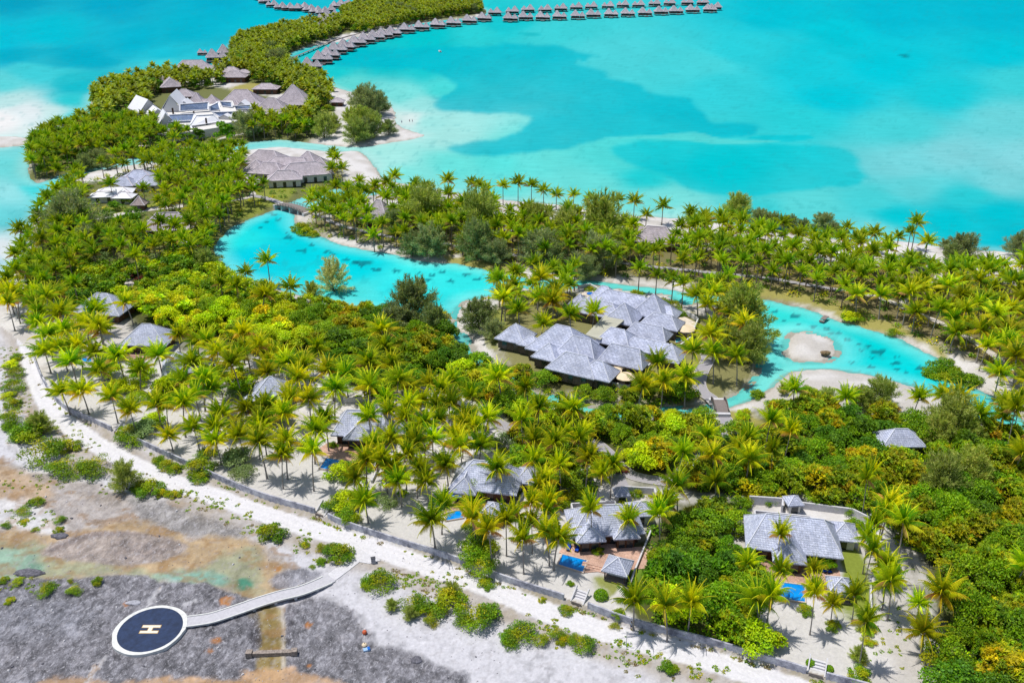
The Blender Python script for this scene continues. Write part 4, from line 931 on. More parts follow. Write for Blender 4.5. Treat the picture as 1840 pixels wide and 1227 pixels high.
# --- spa complex
M['spawall'] = surf('shaded_timber_wall', T3(120,106,96), .8, 2, .3)
M['terr'] = surf('sandy_terrace_stone', T3(236,222,204), .8, 2, .12)
def spa():
    cx, cy, _ = P(1090, 620, GZ); r = empty('spa_building', (cx, cy, GZ), 0, 'sprawling spa with many grey shingled hip roofs and a flat pale roof', 'spa building')
    rz = R(-28)
    def hp(px, w, d, ze, zr, ridge=None, a=rz, wl=True, cap='cap'):
        X_, Y_, _ = P(*px, GZ + zr); lx, ly = X_ - cx, Y_ - cy; e = rng.uniform(-.03, .03)
        w *= .94; d *= .93; hip_roof(r, lx, ly, w, d, ze + e, zr, M['shingle'], M[cap], ridge=ridge, rz=a)
        if wl: walls(r, lx, ly, w - 1.6, d - 1.6, .05, ze + e - .3, M['spawall'], a, doors=max(1, int(w / 4)))
        FOOT.append((X_, Y_, max(w, d) * .5))
    hp((1042,528), 6, 6, 3, 6, 0); hp((1087,514), 9, 8, 3.4, 7, 2.0)
    hp((1124,526), 20, 7, 3.5, 6.6, 12); hp((1175,528), 11, 11, 3.8, 9.2, 0); hp((1196,549), 9, 8, 3.2, 5.8, 3)
    hp((1075,540), 18, 9, 3.3, 6.4, 9); hp((1122,544), 10, 10, 3.5, 8.2, 0); hp((1191,564), 12.5, 8, 3.3, 6.2, 5)
    hp((1166,583), 13.5, 7.5, 3.1, 6.0, 8); hp((1110,590), 11, 9, 3.4, 6.8, 4)
    hp((927,581), 10, 9, 3.1, 7.0, 0); hp((1012,585), 18, 14, 3.4, 9.4, 4); hp((955,604), 7, 6, 3, 5, 1)
    hp((987,616), 8, 8, 3.0, 6.4, 0); hp((1045,606), 13, 10, 3.3, 8.0, 5); hp((1036,636), 15, 9.5, 3.2, 7.0, 6)
    hp((1124,622), 13.5, 8, 3.4, 7.4, 8); hp((1076,648), 10, 8, 3.1, 6.6, 2)
    hp((1170,611), 15, 6.5, 3.0, 5.6, 10); hp((1207,617), 7.5, 7.5, 3.0, 6.8, 0)
    q = [P(*p, GZ + 4.4) for p in ((1087,566),(1127,571),(1079,610),(1052,601))]; b = MB(); pl = [(p[0] - cx, p[1] - cy) for p in q][::-1]
    b.prism(pl, 4.1, 4.45); b.build('flat_roof', surf('pale_green_grey_roofing', T3(196,194,176), .8, .6, .1, stretch=(.3, 4, 1)), r)
    for dd in ([(1176,690),(1150,694),(1092,686),(1092,672)], ):
        pass
    def wl(px, h=1.3, th=.4):
        pts = Pn(px, GZ); w_ = MB()
        for i in range(len(pts) - 1): w_.bar((pts[i][0] - cx, pts[i][1] - cy, h / 2), (pts[i + 1][0] - cx, pts[i + 1][1] - cy, h / 2), th, h)
        w_.build('terrace_wall', M['metalw'], r)
    wl([(1089,687),(1098,694),(1130,700),(1142,684),(1168,660)]); wl([(1222,626),(1240,612),(1254,578),(1234,566)]); wl([(1038,520),(1060,516),(1078,526)])
    for pp in ([(1092,688),(1130,698),(1140,682),(1112,664),(1096,668)], [(1205,600),(1238,610),(1250,580),(1230,570),(1200,575)], [(1040,530),(1062,518),(1078,528),(1060,540)]):
        q = [tuple(v_ - np.array([cx, cy])) for v_ in Pn(pp, GZ)]
        if sum(q[i][0] * q[(i + 1) % len(q)][1] - q[(i + 1) % len(q)][0] * q[i][1] for i in range(len(q))) < 0: q = q[::-1]
        MB().prism(q, 0, .2).build('terrace_floor', M['terr'], r)
    return r
spa()
for q in ((1118,684),(1106,676),(1135,676),(1225,590),(1215,606)): FOOT.append((*P(*q)[:2], 4.2))
for p, l, ra in (((1114,657), 'upper cream parasol on the front terrace of the spa', 1.9), ((1105,665), 'left cream parasol on the front terrace of the spa', 1.9), ((1124,676), 'largest cream parasol, lowest on the front terrace of the spa', 2.7), ((1209,583), 'smaller left cream parasol on the east spa terrace', 2.2), ((1231,590), 'larger right cream parasol on the east spa terrace', 3.0)):
    parasol(p, l, ra, 2.6, 'canvas', 'cream parasols on the spa terraces')
parasol((1061,527), 'blue parasol on the rear roof terrace of the spa', 1.2, 2.4, 'blueu')
for p, l in (((1108,684), 'round wooden table left on the front spa terrace'), ((1128,688), 'round wooden table beneath the largest spa parasol'), ((1229,606), 'round wooden table on the east spa terrace')): round_table(p, l, GZ + .2)
for p, l in (((938,629), 'dark red jar by the west wing of the spa'), ((1121,699), 'dark red jar at the front terrace wall of the spa')):
    x0, y0, _ = P(*p, GZ + .5); o = empty('clay_jar', (x0, y0, GZ), 0, l, 'jar'); MB().lathe([(.3, 0), (.62, .5), (.5, 1.0), (.3, 1.15)], n=14).build('jar_body', M['red'], o); MB().lathe([(.34, 1.15), (.34, 1.24)], n=12).build('rim', M['red'], o)

# --- bridges
def bridge(a, b, w, z0, z1, label, rails=True, solid=True, arch=.8, mat='deckw'):
    A = Vector(P(*a, z0)); B = Vector(P(*b, z0)); mid = (A + B) / 2; L_ = (B - A).length; rz = math.atan2(B.y - A.y, B.x - A.x)
    r = empty('bridge', (mid.x, mid.y, 0), rz, label, 'bridge'); n = 10; dk = MB(); us = [(-.5 + i / n) * L_ for i in range(n + 1)]; zf = lambda u: z0 + arch * (1 - (2 * u / L_) ** 2)
    for i in range(n): dk.bar((us[i], 0, zf(us[i])), (us[i + 1], 0, zf(us[i + 1])), w, .35)
    dk.build('deck', M[mat], r)
    for sg in (-1, 1):
        rl = MB()
        for i in range(n): rl.bar((us[i], sg * w / 2, zf(us[i]) + 1.0), (us[i + 1], sg * w / 2, zf(us[i + 1]) + 1.0), .12, .14); rl.bar((us[i], sg * w / 2, zf(us[i]) + .55), (us[i + 1], sg * w / 2, zf(us[i + 1]) + .55), .08, .08)
        for i in range(n + 1): rl.box(us[i], sg * w / 2, zf(us[i]), zf(us[i]) + 1.08, .14, .14)
        rl.build('railing', M['deckw'], r)
    for s_ in (-.3, 0, .3):
        MB().box(s_ * L_, 0, -1.0, zf(s_ * L_) - .15, .6, w * .9).build('pier', M['metald' if not solid else 'conc'], r)
    for s_ in (-1, 1): MB().box(s_ * (L_ / 2 + .4), 0, -.8, z0 + .1, 1.2, w + .8).build('abutment', M['conc'], r)
    FOOT.append((mid.x, mid.y, 4)); return r
bridge((502,367), (552,381), 4.6, 1.9, 0, 'flat grey road bridge over the head of the inner lagoon')
bridge((1289,719), (1297,741), 3.2, 1.7, 0, 'small pale bridge over the narrow stream below the spa')
x0, y0, _ = P(1482, 570, 1.2); jt = empty('jetty', (x0, y0, 0), R(50), 'tiny timber jetty on the far bank of the eastern channel', 'jetty'); MB().box(0, 0, 1.0, 1.15, 3.2, 1.5).build('deck', M['deckw'], jt); MB().box(-1.9, 0, .3, .7, 1.0, 1.5).build('step', M['deckw'], jt)
# --- thatched beach houses and clubs
def thatched(px, specs, label, cat='thatched house', rz=0.0, name='thatched_house', mat='thatch', wallm='wood', ctr=True):
    cx, cy, _ = P(*px, GZ); r = empty(name, (cx, cy, GZ), 0, label, cat)
    for s_ in specs:
        p, w, d, ze, zr = s_[:5]; ridge = s_[5] if len(s_) > 5 else None; a = s_[6] if len(s_) > 6 else rz
        X_, Y_, _ = P(*p, GZ + zr); lx, ly = X_ - cx, Y_ - cy
        hip_roof(r, lx, ly, w, d, ze + rng.uniform(-.03, .03), zr, M[mat], M['capd'], ridge=ridge, rz=a, sag=.18, capw=.35)
        walls(r, lx, ly, w - 2, d - 2, .05, ze - .32, M[wallm], a, doors=max(1, int(w / 5))); FOOT.append((X_, Y_, max(w, d) * .48))
    return r
thatched((683,375), [((680,359), 14, 13, 3, 9.5, 2, R(-20))], 'thatched bungalow with peaked roof in the grove beyond the lagoon')
thatched((1185,415), [((1180,407), 17, 12, 3, 7.5, 7, R(-15)), ((1152,402), 9, 9, 3, 6.8, 0, R(-15))], 'thatched beach house behind the lone palms on the far beach')
thatched((985,405), [((988,395), 14, 11, 3, 7, 4, R(-10))], 'thatched beach house hidden behind the ironwoods of the far bank')
thatched((905,400), [((905,386), 13, 11, 3, 7.5, 2, R(-10)), ((886,388), 8, 8, 3, 6, 0)], 'pair of thatched roofs behind the tallest palms of the far bank')
thatched((760,372), [((762,361), 12, 10, 3, 7, 2, R(-15))], 'thatched hut at the left of the far beach grove')
thatched((300,398), [((300,382), 20, 14, 3, 8, 8, R(8))], 'broad low thatched house beside the sandy cart lane')
thatched((248,365), [((249,352), 6, 6, 2.6, 5.8, 0)], 'small round thatched kiosk on the lawn of the western buildings', mat='thatch_b')
thatched((440,325), [((443,315), 12, 9, 3, 6, 4, R(-10))], 'thatched pavilion behind the road west of the bridge')
thatched((326,425), [((328,428), 7, 6, 2.6, 5, 1)], 'little thatched hut under palms by the grey bush')
thatched((520,300), [((478,270), 22, 15, 4, 9, 8, R(-12)), ((520,282), 26, 14, 3.6, 8, 14, R(-12)), ((553,272), 16, 15, 4, 10, 1, R(-12)), ((545,292), 26, 14, 3.6, 8, 12, R(16)), ((485,292), 18, 13, 3.5, 7.4, 6, R(-12)), ((460,287), 12, 12, 3.4, 7.6, 0), ((510,306), 16, 10, 3.4, 6.8, 6, R(10)), ((575,283), 10, 10, 3.2, 7.4, 0)], 'lagoon side restaurant with many joined grey thatched roofs', 'restaurant', name='restaurant', wallm='plaster')
thatched((250,320), [((248,305), 18, 13, 3.2, 7.6, 4, R(10)), ((268,315), 12, 10, 3.2, 6.5, 3), ((222,318), 11, 10, 3.2, 6, 3)], 'grey roofed western building above the white courtyards', 'building', name='western_building', mat='shingle', wallm='plaster')
thatched((200,355), [((205,336), 16, 9, 3, 5, 7, R(8)), ((186,344), 12, 7, 2.8, 4.4, 5, R(8)), ((222,345), 9, 7, 2.8, 4.6, 2)], 'low white western service building beside a tiny pool', 'building', name='western_building', mat='whiteroof', wallm='plaster')
# northern group
thatched((345,125), [((345,108), 34, 22, 4, 12, 14, R(8)), ((385,118), 22, 16, 4, 8, 8, R(-5)), ((415,120), 15, 12, 4, 7.5, 4)], 'broad thatched reception hall at the northern shore', 'hall', name='reception_hall')
thatched((310,150), [((304,140), 14, 18, 4, 9, -8, R(20)), ((330,160), 16, 12, 4, 8, 3)], 'peaked thatched pavilion south of the reception hall')
thatched((422,135), [((420,128), 20, 14, 4, 7.5, 6), ((438,125), 12, 10, 4, 6, 2)], 'pale thatched house by the lawn east of the reception hall')
thatched((360,175), [((352,166), 12, 12, 4, 11, 0), ((380,170), 12, 12, 4, 10, 0), ((366,178), 26, 9, 4, 7, 16)], 'two thatched cones joined by a low roof behind the solar roofs')
thatched((435,180), [((433,161), 30, 24, 4, 13, 8), ((420,182), 14, 12, 4, 8, 3), ((455,180), 16, 12, 4, 7.5, 4)], 'large rounded thatched hall east of the solar roofs', 'hall', name='thatched_hall')
thatched((500,190), [((487,176), 26, 20, 4, 12, 4), ((513,167), 16, 18, 4, 9, -3), ((526,152), 24, 20, 4, 15, 1), ((485,197), 20, 12, 4, 7.5, 6), ((540,168), 12, 12, 4, 8, 0)], 'cluster of thatched halls above the eastern lawn and beach', 'hall', name='thatched_hall')
thatched((478,152), [((478,150), 18, 13, 3.5, 6.5, 6)], 'small flat thatched hut behind the thatched halls')
thatched((605,180), [((606,176), 9, 8, 2.8, 5, 2)], 'little thatched beach bar near the northern beach')
thatched((290,140), [((290,136), 9, 8, 3, 6, 1)], 'tiny thatched roof at the northern tree edge')
def main_building():
    cx, cy, _ = P(350, 215, GZ); r = empty('main_building', (cx, cy, GZ), 0, 'large white main building with gabled peaks and blue solar roofs', 'main building')
    def rel(p, z): q = P(*p, GZ + z); return (q[0] - cx, q[1] - cy, z)
    def blk(px, z, z0=0): # flat volume from roof outline
        q = [rel(p, z) for p in px][::-1]; q = [(a[0], a[1]) for a in q]
        if sum(q[i][0] * q[(i + 1) % len(q)][1] - q[(i + 1) % len(q)][0] * q[i][1] for i in range(len(q))) < 0: q = q[::-1]
        return q
    for px, z in ([(287,222),(340,226),(420,220),(445,208),(445,190),(390,184),(318,188),(290,205)], 5), ([(283,236),(300,232),(345,227),(345,224),(410,219),(412,226),(350,236),(290,243)], 4.5), ([(388,183),(418,181),(425,200),(398,203)], 8.0), ([(425,188),(462,186),(462,196),(428,200)], 6.0):
        MB().prism(blk(px, z), 0, z).build('wall', M['plaster'], r)
    def tilt(px, zs, mat='solar', th=.4, name='roof'):
        q = [rel(p, z) for p, z in zip(px, zs)]; b = MB(); lo = [(a[0], a[1], a[2] - th) for a in q]; b.face(q); b.face(lo[::-1])
        for i in range(4): j = (i + 1) % 4; b.face([lo[i], lo[j], q[j], q[i]])
        o = b.build(name, M[mat], r)
        fr = MB()
        for i in range(4): fr.bar((q[i][0], q[i][1], q[i][2] + .08), (q[(i + 1) % 4][0], q[(i + 1) % 4][1], q[(i + 1) % 4][2] + .08), .9, .3)
        fr.build('roof_edge', M['whiteroof'], o)
    tilt([(303,207),(350,205),(346,217),(303,219)], (9, 9, 6, 6)); tilt([(323,188),(375,184),(374,197),(323,200)], (10, 10, 6.5, 6.5))
    tilt([(376,192),(392,184),(396,198),(378,200)], (9.5, 10, 7, 7)); tilt([(396,183),(416,184),(417,193),(400,191)], (11, 11, 8.5, 8.5)); tilt([(381,202),(418,201),(417,209),(394,210)], (8.5, 8.5, 6.2, 6.2)); tilt([(418,191),(450,189),(452,196),(422,197)], (8.5, 8.5, 6.6, 6.6))
    tilt([(352,208),(384,206),(396,219),(340,227)], (9, 9, 5.4, 5.4), 'whiteroof'); tilt([(284,236),(342,226),(345,232),(285,242)], (5.6, 5.6, 4.9, 4.9), 'deckw') 
    def gable(px, w, d, zr, rz, ze=5):
        X_, Y_, _ = P(*px, GZ + zr); lx, ly = X_ - cx, Y_ - cy; c, s = math.cos(rz), math.sin(rz)
        L = lambda u, v_, z: (lx + u * c - v_ * s, ly + u * s + v_ * c, z); b = MB(); th = .4
        for sg in (-1, 1): b.face([L(0, 0, zr), L(0, d, zr), L(sg * w / 2, d, ze), L(sg * w / 2, 0, ze)]); b.face([L(0, 0, zr - th), L(sg * w / 2, 0, ze - th), L(sg * w / 2, d, ze - th), L(0, d, zr - th)]); b.face([L(0, 0, zr), L(sg * w / 2, 0, ze), L(sg * w / 2, 0, ze - th), L(0, 0, zr - th)])
        b.build('gable_roof', M['whiteroof'], r); MB().prism([L(-w * .46, .3, 0)[:2], L(w * .46, .3, 0)[:2], L(w * .46, d - .3, 0)[:2], L(-w * .46, d - .3, 0)[:2]], 0, ze - .5).build('wall', M['plaster'], r)
        g_ = MB(); g_.face([L(-w * .44, .25, ze - .5), L(w * .44, .25, ze - .5), L(0, .25, zr - .5)]); g_.build('gable_end', M['metalw'], r)
    gable((305,171), 15, 22, 15, R(8)); gable((266,179), 13, 20, 12, R(40)); gable((297,203), 9, 14, 11, R(25)); gable((433,183), 10, 9, 9, R(0)); gable((283,196), 10, 14, 9, R(30)); gable((402,206), 12, 12, 8, R(-10)); gable((330,182), 10, 12, 9.5, R(8))
    MB().box(*rel((310,213), 6)[:2], 0, 6.4, 9, 7).build('white_block', M['metalw'], r)
    for p in ((310,196), (348,202), (370,214)): MB().box(*rel(p, 8)[:2], 4, 8.5, .8, .8).build('chimney', M['woodd'], r)
    for i in range(9):
        q = rel((292 + i * 17, 240 - i * 2.4), 2)
        MB().box(q[0], q[1] - .1, .8, 3.0, 2.6, .2, R(8)).build('window', M['glass'], r)
    FOOT.append((cx, cy, 30)); FOOT.append((cx - 30, cy, 20)); FOOT.append((cx + 30, cy + 8, 24)); return r
main_building()

# --- overwater bungalows
def bungalow_proto():
    r = empty('overwater_bungalow', (0, 0, 0))
    hip_roof(r, 0, 0, 11.5, 11.5, 4.6, 11.0, M['thatch'], M['capd'], ridge=1.0, sag=.15, capw=.3, name='main_roof')
    hip_roof(r, 8.2, -1.2, 8.0, 8.0, 4.3, 9.0, M['thatch'], M['capd'], ridge=.6, sag=.15, capw=.4, name='side_roof')
    walls(r, 0, 0, 9.2, 9.2, 2.0, 4.5, M['woodd'], doors=3); walls(r, 8.2, -1.2, 6.0, 6.0, 2.01, 4.2, M['woodd'], doors=1, name='side_wall')
    MB().box(3.2, -1.8, 1.7, 1.98, 17.5, 12.5).build('deck', M['deckw'], r); MB().box(4.0, -9.6, .9, 1.15, 5.0, 3.2).build('swim_platform', M['deckw'], r)
    for i in range(4):
        for j in range(3): MB().box(-4.6 + i * 5.2, -7.0 + j * 5.2, -1.0, 1.7, .35, .35).build('stilt', M['woodd'], r)
    return r
bp_ = bungalow_proto(); first = [True]
def bungalow(px, rz, label, group, s=1.0, za=11.0):
    o = bp_ if first[0] else copy_tree(bp_); first[0] = False
    x0, y0, _ = P(*px, za * s); o.location = (x0, y0, 0); o.rotation_euler.z = rz; o.scale = (s, s, s); tag(o, label, 'overwater bungalow', group); FOOT.append((x0, y0, 12)); return o
ORD = ['first','second','third','fourth','fifth','sixth','seventh','eighth','ninth','tenth','eleventh','twelfth','thirteenth','fourteenth','fifteenth','sixteenth','seventeenth','eighteenth','nineteenth','twentieth','twenty-first','twenty-second','twenty-third','twenty-fourth','twenty-fifth','twenty-sixth','twenty-seventh','twenty-eighth','twenty-ninth','thirtieth']
def ordinal(i): return ORD[i] if i < 30 else 'number %d' % (i + 1)
beach_row = [(551,103),(571,91),(586,84),(599,75),(616,70),(635,63),(652,58),(669,54),(684,50),(701,47),(726,41),(752,37),(782,33),(810,30),(839,26),(866,22)]
for i, p in enumerate(beach_row): bungalow(p, R(rng.uniform(-14, 6)), 'overwater bungalow off the spit beach, %s from the near end' % ordinal(i), 'overwater bungalows along the spit beach', .98)
front = [(913,22),(940,20),(971,20),(1001,19),(1034,18),(1062,16),(1094,15),(1124,14),(1155,13),(1184,11),(1211,10),(1241,8),(1272,7)]
for i, p in enumerate(front): bungalow(p, R(rng.uniform(-12, 8)), 'overwater bungalow on the near side of the long pier, %s from the left' % ordinal(i), 'overwater bungalows along the long pier')
back = [(893,13),(925,11),(953,8),(984,8),(1012,6),(1040,4),(1067,3),(1097,2),(1124,0),(1152,0),(1181,-2),(1208,-3),(1240,-4),(1268,-4),(1290,4)]
for i, p in enumerate(back): bungalow(p, R(180 + rng.uniform(-12, 8)), 'overwater bungalow on the far side of the long pier, %s from the left' % ordinal(i), 'overwater bungalows along the long pier', .96)
leftr = [(470,-12),(478,-6),(492,0),(507,4),(521,5),(534,6),(547,4),(559,8),(571,11),(583,13),(595,9),(601,18),(585,22),(598,25),(582,31),(596,35),(571,37),(586,42),(557,45)]
for i, p in enumerate(leftr): bungalow(p, R(200 + rng.uniform(-25, 25)), 'overwater bungalow on the curved northern pier, %s from its top left end' % ordinal(i), 'overwater bungalows on the curved northern pier', .92)
topr = [(600,2),(612,-1),(626,-1),(640,-2),(654,-3),(668,-4)]
for i, p in enumerate(topr): bungalow(p, R(rng.uniform(-12, 8)), 'bungalow roof cut by the top edge, %s from the left' % ordinal(i), 'bungalow roofs at the top edge', .9)
for p, l in (((380,88), 'middle thatched overwater pavilion west of the spit'), ((400,80), 'right hand thatched overwater pavilion west of the spit')): bungalow(p, R(15), l, 'overwater pavilions west of the spit', 1.0)
bungalow((359,88), R(15), 'smallest overwater pavilion, furthest left of the spit', 'overwater pavilions west of the spit', .5)
thatched((770,8), [((766,3), 14, 10, 3, 6, 3)], 'pale roof on the far spit behind the trees, left of two'); thatched((832,10), [((830,4), 18, 10, 3, 6, 6)], 'pale roof on the far spit behind the trees, right of two')
def pier(px, w, label):
    pts = smooth_line(Pn(px, 1.6), 5); c0 = pts[0]; pts = pts - c0; r = empty('pier', (c0[0], c0[1], 0), 0, label, 'pier'); b = MB()
    for i in range(len(pts) - 1): b.bar((*pts[i], 1.5), (*pts[i + 1], 1.5), w, .25)
    b.build('walkway', M['deckw'], r)
    for i in range(0, len(pts), 2): MB().box(pts[i][0], pts[i][1], -1.0, 1.38, .4, w * .9).build('pile', M['woodd'], r)
pier([(880,24),(930,21),(1000,18),(1080,15),(1160,12),(1230,9),(1290,9)], 2.6, 'long timber pier between the two rows of overwater bungalows')
pier([(520,110),(530,102),(545,96),(568,86),(590,76),(615,68),(650,59),(700,48)], 2.0, 'timber walkway behind the bungalows off the spit beach')
pier([(466,2),(500,10),(540,14),(575,18),(590,28),(585,42)], 2.4, 'timber pier of the curved northern bungalow row')
# --- boat
x0, y0, _ = P(790, 94, 0); r = empty('motorboat', (x0, y0, 0), R(20), 'small white motorboat alone on the open lagoon', 'boat')
def hull():
    b = MB(); st = []
    for t in (0, .25, .5, .75, 1.0):
        w = (1.0, 1.05, 1.0, .7, .02)[int(t * 4)]; yy = t * 6 - 3; zt = .9 + .35 * t * t; st.append([(-w, yy, zt), (-w * .75, yy, .1), (0, yy, -.2), (w * .75, yy, .1), (w, yy, zt)])
    for A, B in zip(st, st[1:]):
        for i in range(4): b.face([A[i], B[i], B[i + 1], A[i + 1]])
        b.face([A[0], A[4], B[4], B[0]])
    b.face(st[0]); return b
hull().build('hull', M['metalw'], r); MB().box(0, -.4, .9, 1.6, 1.2, 1.4, 0, 0, .8).build('cabin', M['metalw'], r); MB().box(0, -3.2, .2, 1.3, .4, .4).build('outboard_motor', M['metald'], r)
# rock on the islet
def rock_blob(px, r0, label, mat, z=GZ, seed=1, sc=(1, 1, .5)):
    import bmesh
    bm = bmesh.new(); bmesh.ops.create_icosphere(bm, subdivisions=3, radius=1)
    rr = random.Random(seed); off = [rr.uniform(0, 50) for _ in range(3)]
    for v_ in bm.verts:
        n_ = fbm(np.array([v_.co.x * 1.6 + off[0] + v_.co.z]), np.array([v_.co.y * 1.6 + off[1]]), seed, 4)[0]; v_.co *= r0 * (.6 + .8 * n_); v_.co.x *= sc[0]; v_.co.y *= sc[1]; v_.co.z *= sc[2]
    me = bpy.data.meshes.new('boulder'); bm.to_mesh(me); bm.free(); me.materials.append(mat); o = obj('boulder', me); x0, y0, _ = P(*px, z); o.location = (x0, y0, z); tag(o, label, 'rock'); return o
rk_ = surf('tan_rock', T3(150,128,96), .95, 2, .5, bump=.5); rkg = surf('grey_rock', T3(128,126,136), .95, 2, .5, bump=.5)
rock_blob((1484,634), 1.1, 'tan boulder on the small sandy islet', rk_, 1.3, 3, (1.3, .8, .6))
rock_blob((108,962), 1.2, 'dark grey boulder at the edge of the tan channel', rkg, OZ, 4, (1.5, .8, .5))
rock_blob((50,1030), 1.6, 'long grey slab beside the green pool at left', rkg, OZ, 5, (1.8, .7, .4))
rock_blob((240,1083), 1.0, 'pale slab of rock above the helipad', surf('pale_rock', T3(190,190,200), .9, 3, .3), OZ, 6, (1.6, .6, .35))
rock_blob((748,1186), .9, 'grey boulder at the right edge of the dark reef', rkg, OZ, 7)
# ================================================================ vegetation
def C3(*c):
    v = lin(c) / 1.08; m = v.max(); return np.clip(m - (m - v) * 1.08, 0.004, 1)
# ---- leaf soup helpers returning (V, F(tri), colours)
def palm_crown(seed, L=4.6, nf=22, segs=6, leaf=15, top=7.5, lean=(0, 0), yellow=.25, lw=.2, up=1.0):
    r = np.random.RandomState(seed); V = []; Fc = []; K = []; n = 0
    heart = np.array([lean[0], lean[1], top]); wnd = r.uniform(0, 6.28)
    gy = C3(222,228,62); gd = C3(108,150,36); ye = C3(240,212,84); br = C3(196,160,104)
    for i in range(nf):
        az = i * 2.39996 + r.uniform(-.25, .25); az += .38 * math.sin(az - wnd) * (seed % 2); age = i / (nf - 1)
        e0 = R(86 - (80 if seed % 3 else 96) * age ** 1.15 + r.uniform(-9, 9)) * up; ln = 1.06 * L * (.78 + .3 * math.sin(age * math.pi)) * r.uniform(.9, 1.08)
        droop = R(r.uniform(42, 80) * (.7 + .5 * age)); d = np.array([math.cos(az), math.sin(az), 0]); side = np.array([-d[1], d[0], 0])
        c0 = gd + (gy - gd) * r.uniform(0, .9) ** 1.3
        if age > .72 and r.rand() < yellow * 2: c0 = c0 * .35 + ye * .65
        if age > .8 and r.rand() < yellow * 1.3: c0 = br
        pts = [heart.copy()]; dirs = []; e = e0; m = 12
        for k in range(m):
            dd = d * math.cos(e) + np.array([0, 0, math.sin(e)]); dirs.append(dd); pts.append(pts[-1] + dd * ln / m); e -= droop / m * (.5 + 1.2 * k / m)
        dirs.append(dirs[-1]); pts = np.array(pts); dirs = np.array(dirs); sw = r.uniform(-.25, .25)
        pts = pts + side[None] * (sw * (np.linspace(0, 1, m + 1) ** 2))[:, None] * ln * .4
        # midrib
        st = max(1, m // segs)
        for k in range(0, m, st):
            a, b = pts[k], pts[min(k + st, m)]; w = .085 * (1 - k / m) + .02
            upv = np.array([0, 0, .05]); V += [a - side * w + upv, a + side * w + upv, b + side * w * .7 + upv, b - side * w * .7 + upv]; Fc += [(n, n + 1, n + 2), (n, n + 2, n + 3)]; K += [ye * .45 + gy * .7] * 4; n += 4
        for s_ in (-1, 1):
            for k in range(leaf):
                t = .1 + .9 * (k + .5) / leaf; q = t * m; j = min(int(q), m - 1); f = q - j
                p = pts[j] * (1 - f) + pts[j + 1] * f; dr = dirs[j]
                ll = L * .235 * (math.sin(min(1, t * 1.15 + .12) * math.pi) ** .55 * .85 + .18) * r.uniform(.85, 1.12)
                out = side * s_ * .6 + dr * (.4 + .5 * t) + np.array([0, 0, -.52 - .25 * age - .25 * r.rand()]); out /= np.linalg.norm(out)
                nrm = np.cross(out, dr); nrm /= np.linalg.norm(nrm) + 1e-6; wv = dr * lw * (1.1 - .4 * t)
                c = c0 * r.uniform(.82, 1.18)
                V += [p - wv, p + wv, p + out * ll * .55 + wv * .8 - np.array([0, 0, .02]), p + out * ll + np.array([0, 0, -.12 * ll])]
                Fc += [(n, n + 1, n + 2), (n, n + 2, n + 3)]; K += [c * 1.12, c * 1.12, c * .95, c * .8]; n += 4
    # nuts and old leaf bases at the heart
    for k in range(7):
        a = r.uniform(0, 6.28); p = heart + np.array([.32 * math.cos(a), .32 * math.sin(a), -.35 - .2 * r.rand()]); q = .19
        for (u1, u2, u3) in (((1,0,0),(0,1,0),(0,0,1)),((0,1,0),(-1,0,0),(0,0,1)),((-1,0,0),(0,-1,0),(0,0,1)),((0,-1,0),(1,0,0),(0,0,1)),((0,1,0),(1,0,0),(0,0,-1)),((-1,0,0),(0,1,0),(0,0,-1)),((0,-1,0),(-1,0,0),(0,0,-1)),((1,0,0),(0,-1,0),(0,0,-1))):
            V += [p + q * np.array(u1), p + q * np.array(u2), p + q * np.array(u3)]; Fc.append((n, n + 1, n + 2)); K += [C3(190,150,60)] * 3; n += 3
    return np.array(V), np.array(Fc), np.array(K)
def trunk_mb(top, lean, r0=.2, r1=.12, curve=1.6):
    k = 7; pts = []; 
    for i in range(k + 1):
        t = i / k; pts.append((lean[0] * t ** curve, lean[1] * t ** curve, top * t))
    rad = [r0 * (1.45 if i == 0 else 1) + (r1 - r0) * i / k for i in range(k + 1)]
    return MB().tube(pts, rad, 7)
def gen_palm(seed, top, lean, **kw):
    V, Fc, K = palm_crown(seed, top=top, lean=lean, **kw); me = np_mesh('crown', V, Fc, M['leafp'], K)
    tr = trunk_mb(top, lean); t = bpy.data.meshes.new('trunk'); t.from_pydata(tr.v, [], tr.f); t.materials.append(M['trunk']); t.polygons.foreach_set('use_smooth', [True] * len(tr.f))
    return me, t
PALMS = []                                  # (crown mesh, trunk mesh, height, lean)
for i, (h_, ln) in enumerate([(7.5, (.3, .2)), (7.5, (-1.2, .4)), (8.0, (1.1, -.3)), (6.2, (.2, -.5)), (6.4, (-.8, .1)), (9.5, (.5, .6)), (9.5, (-1.4, -.2)), (8.6, (.1, -.8)), (5.0, (.5, .2)), (10.5, (1.2, .3))]):
    PALMS.append((*gen_palm(100 + i, h_, ln, L=5.3 if h_ > 6 else 4.9, leaf=18, lw=.15, nf=22 + i % 4, yellow=.1 + .07 * (i % 4)), h_, ln))

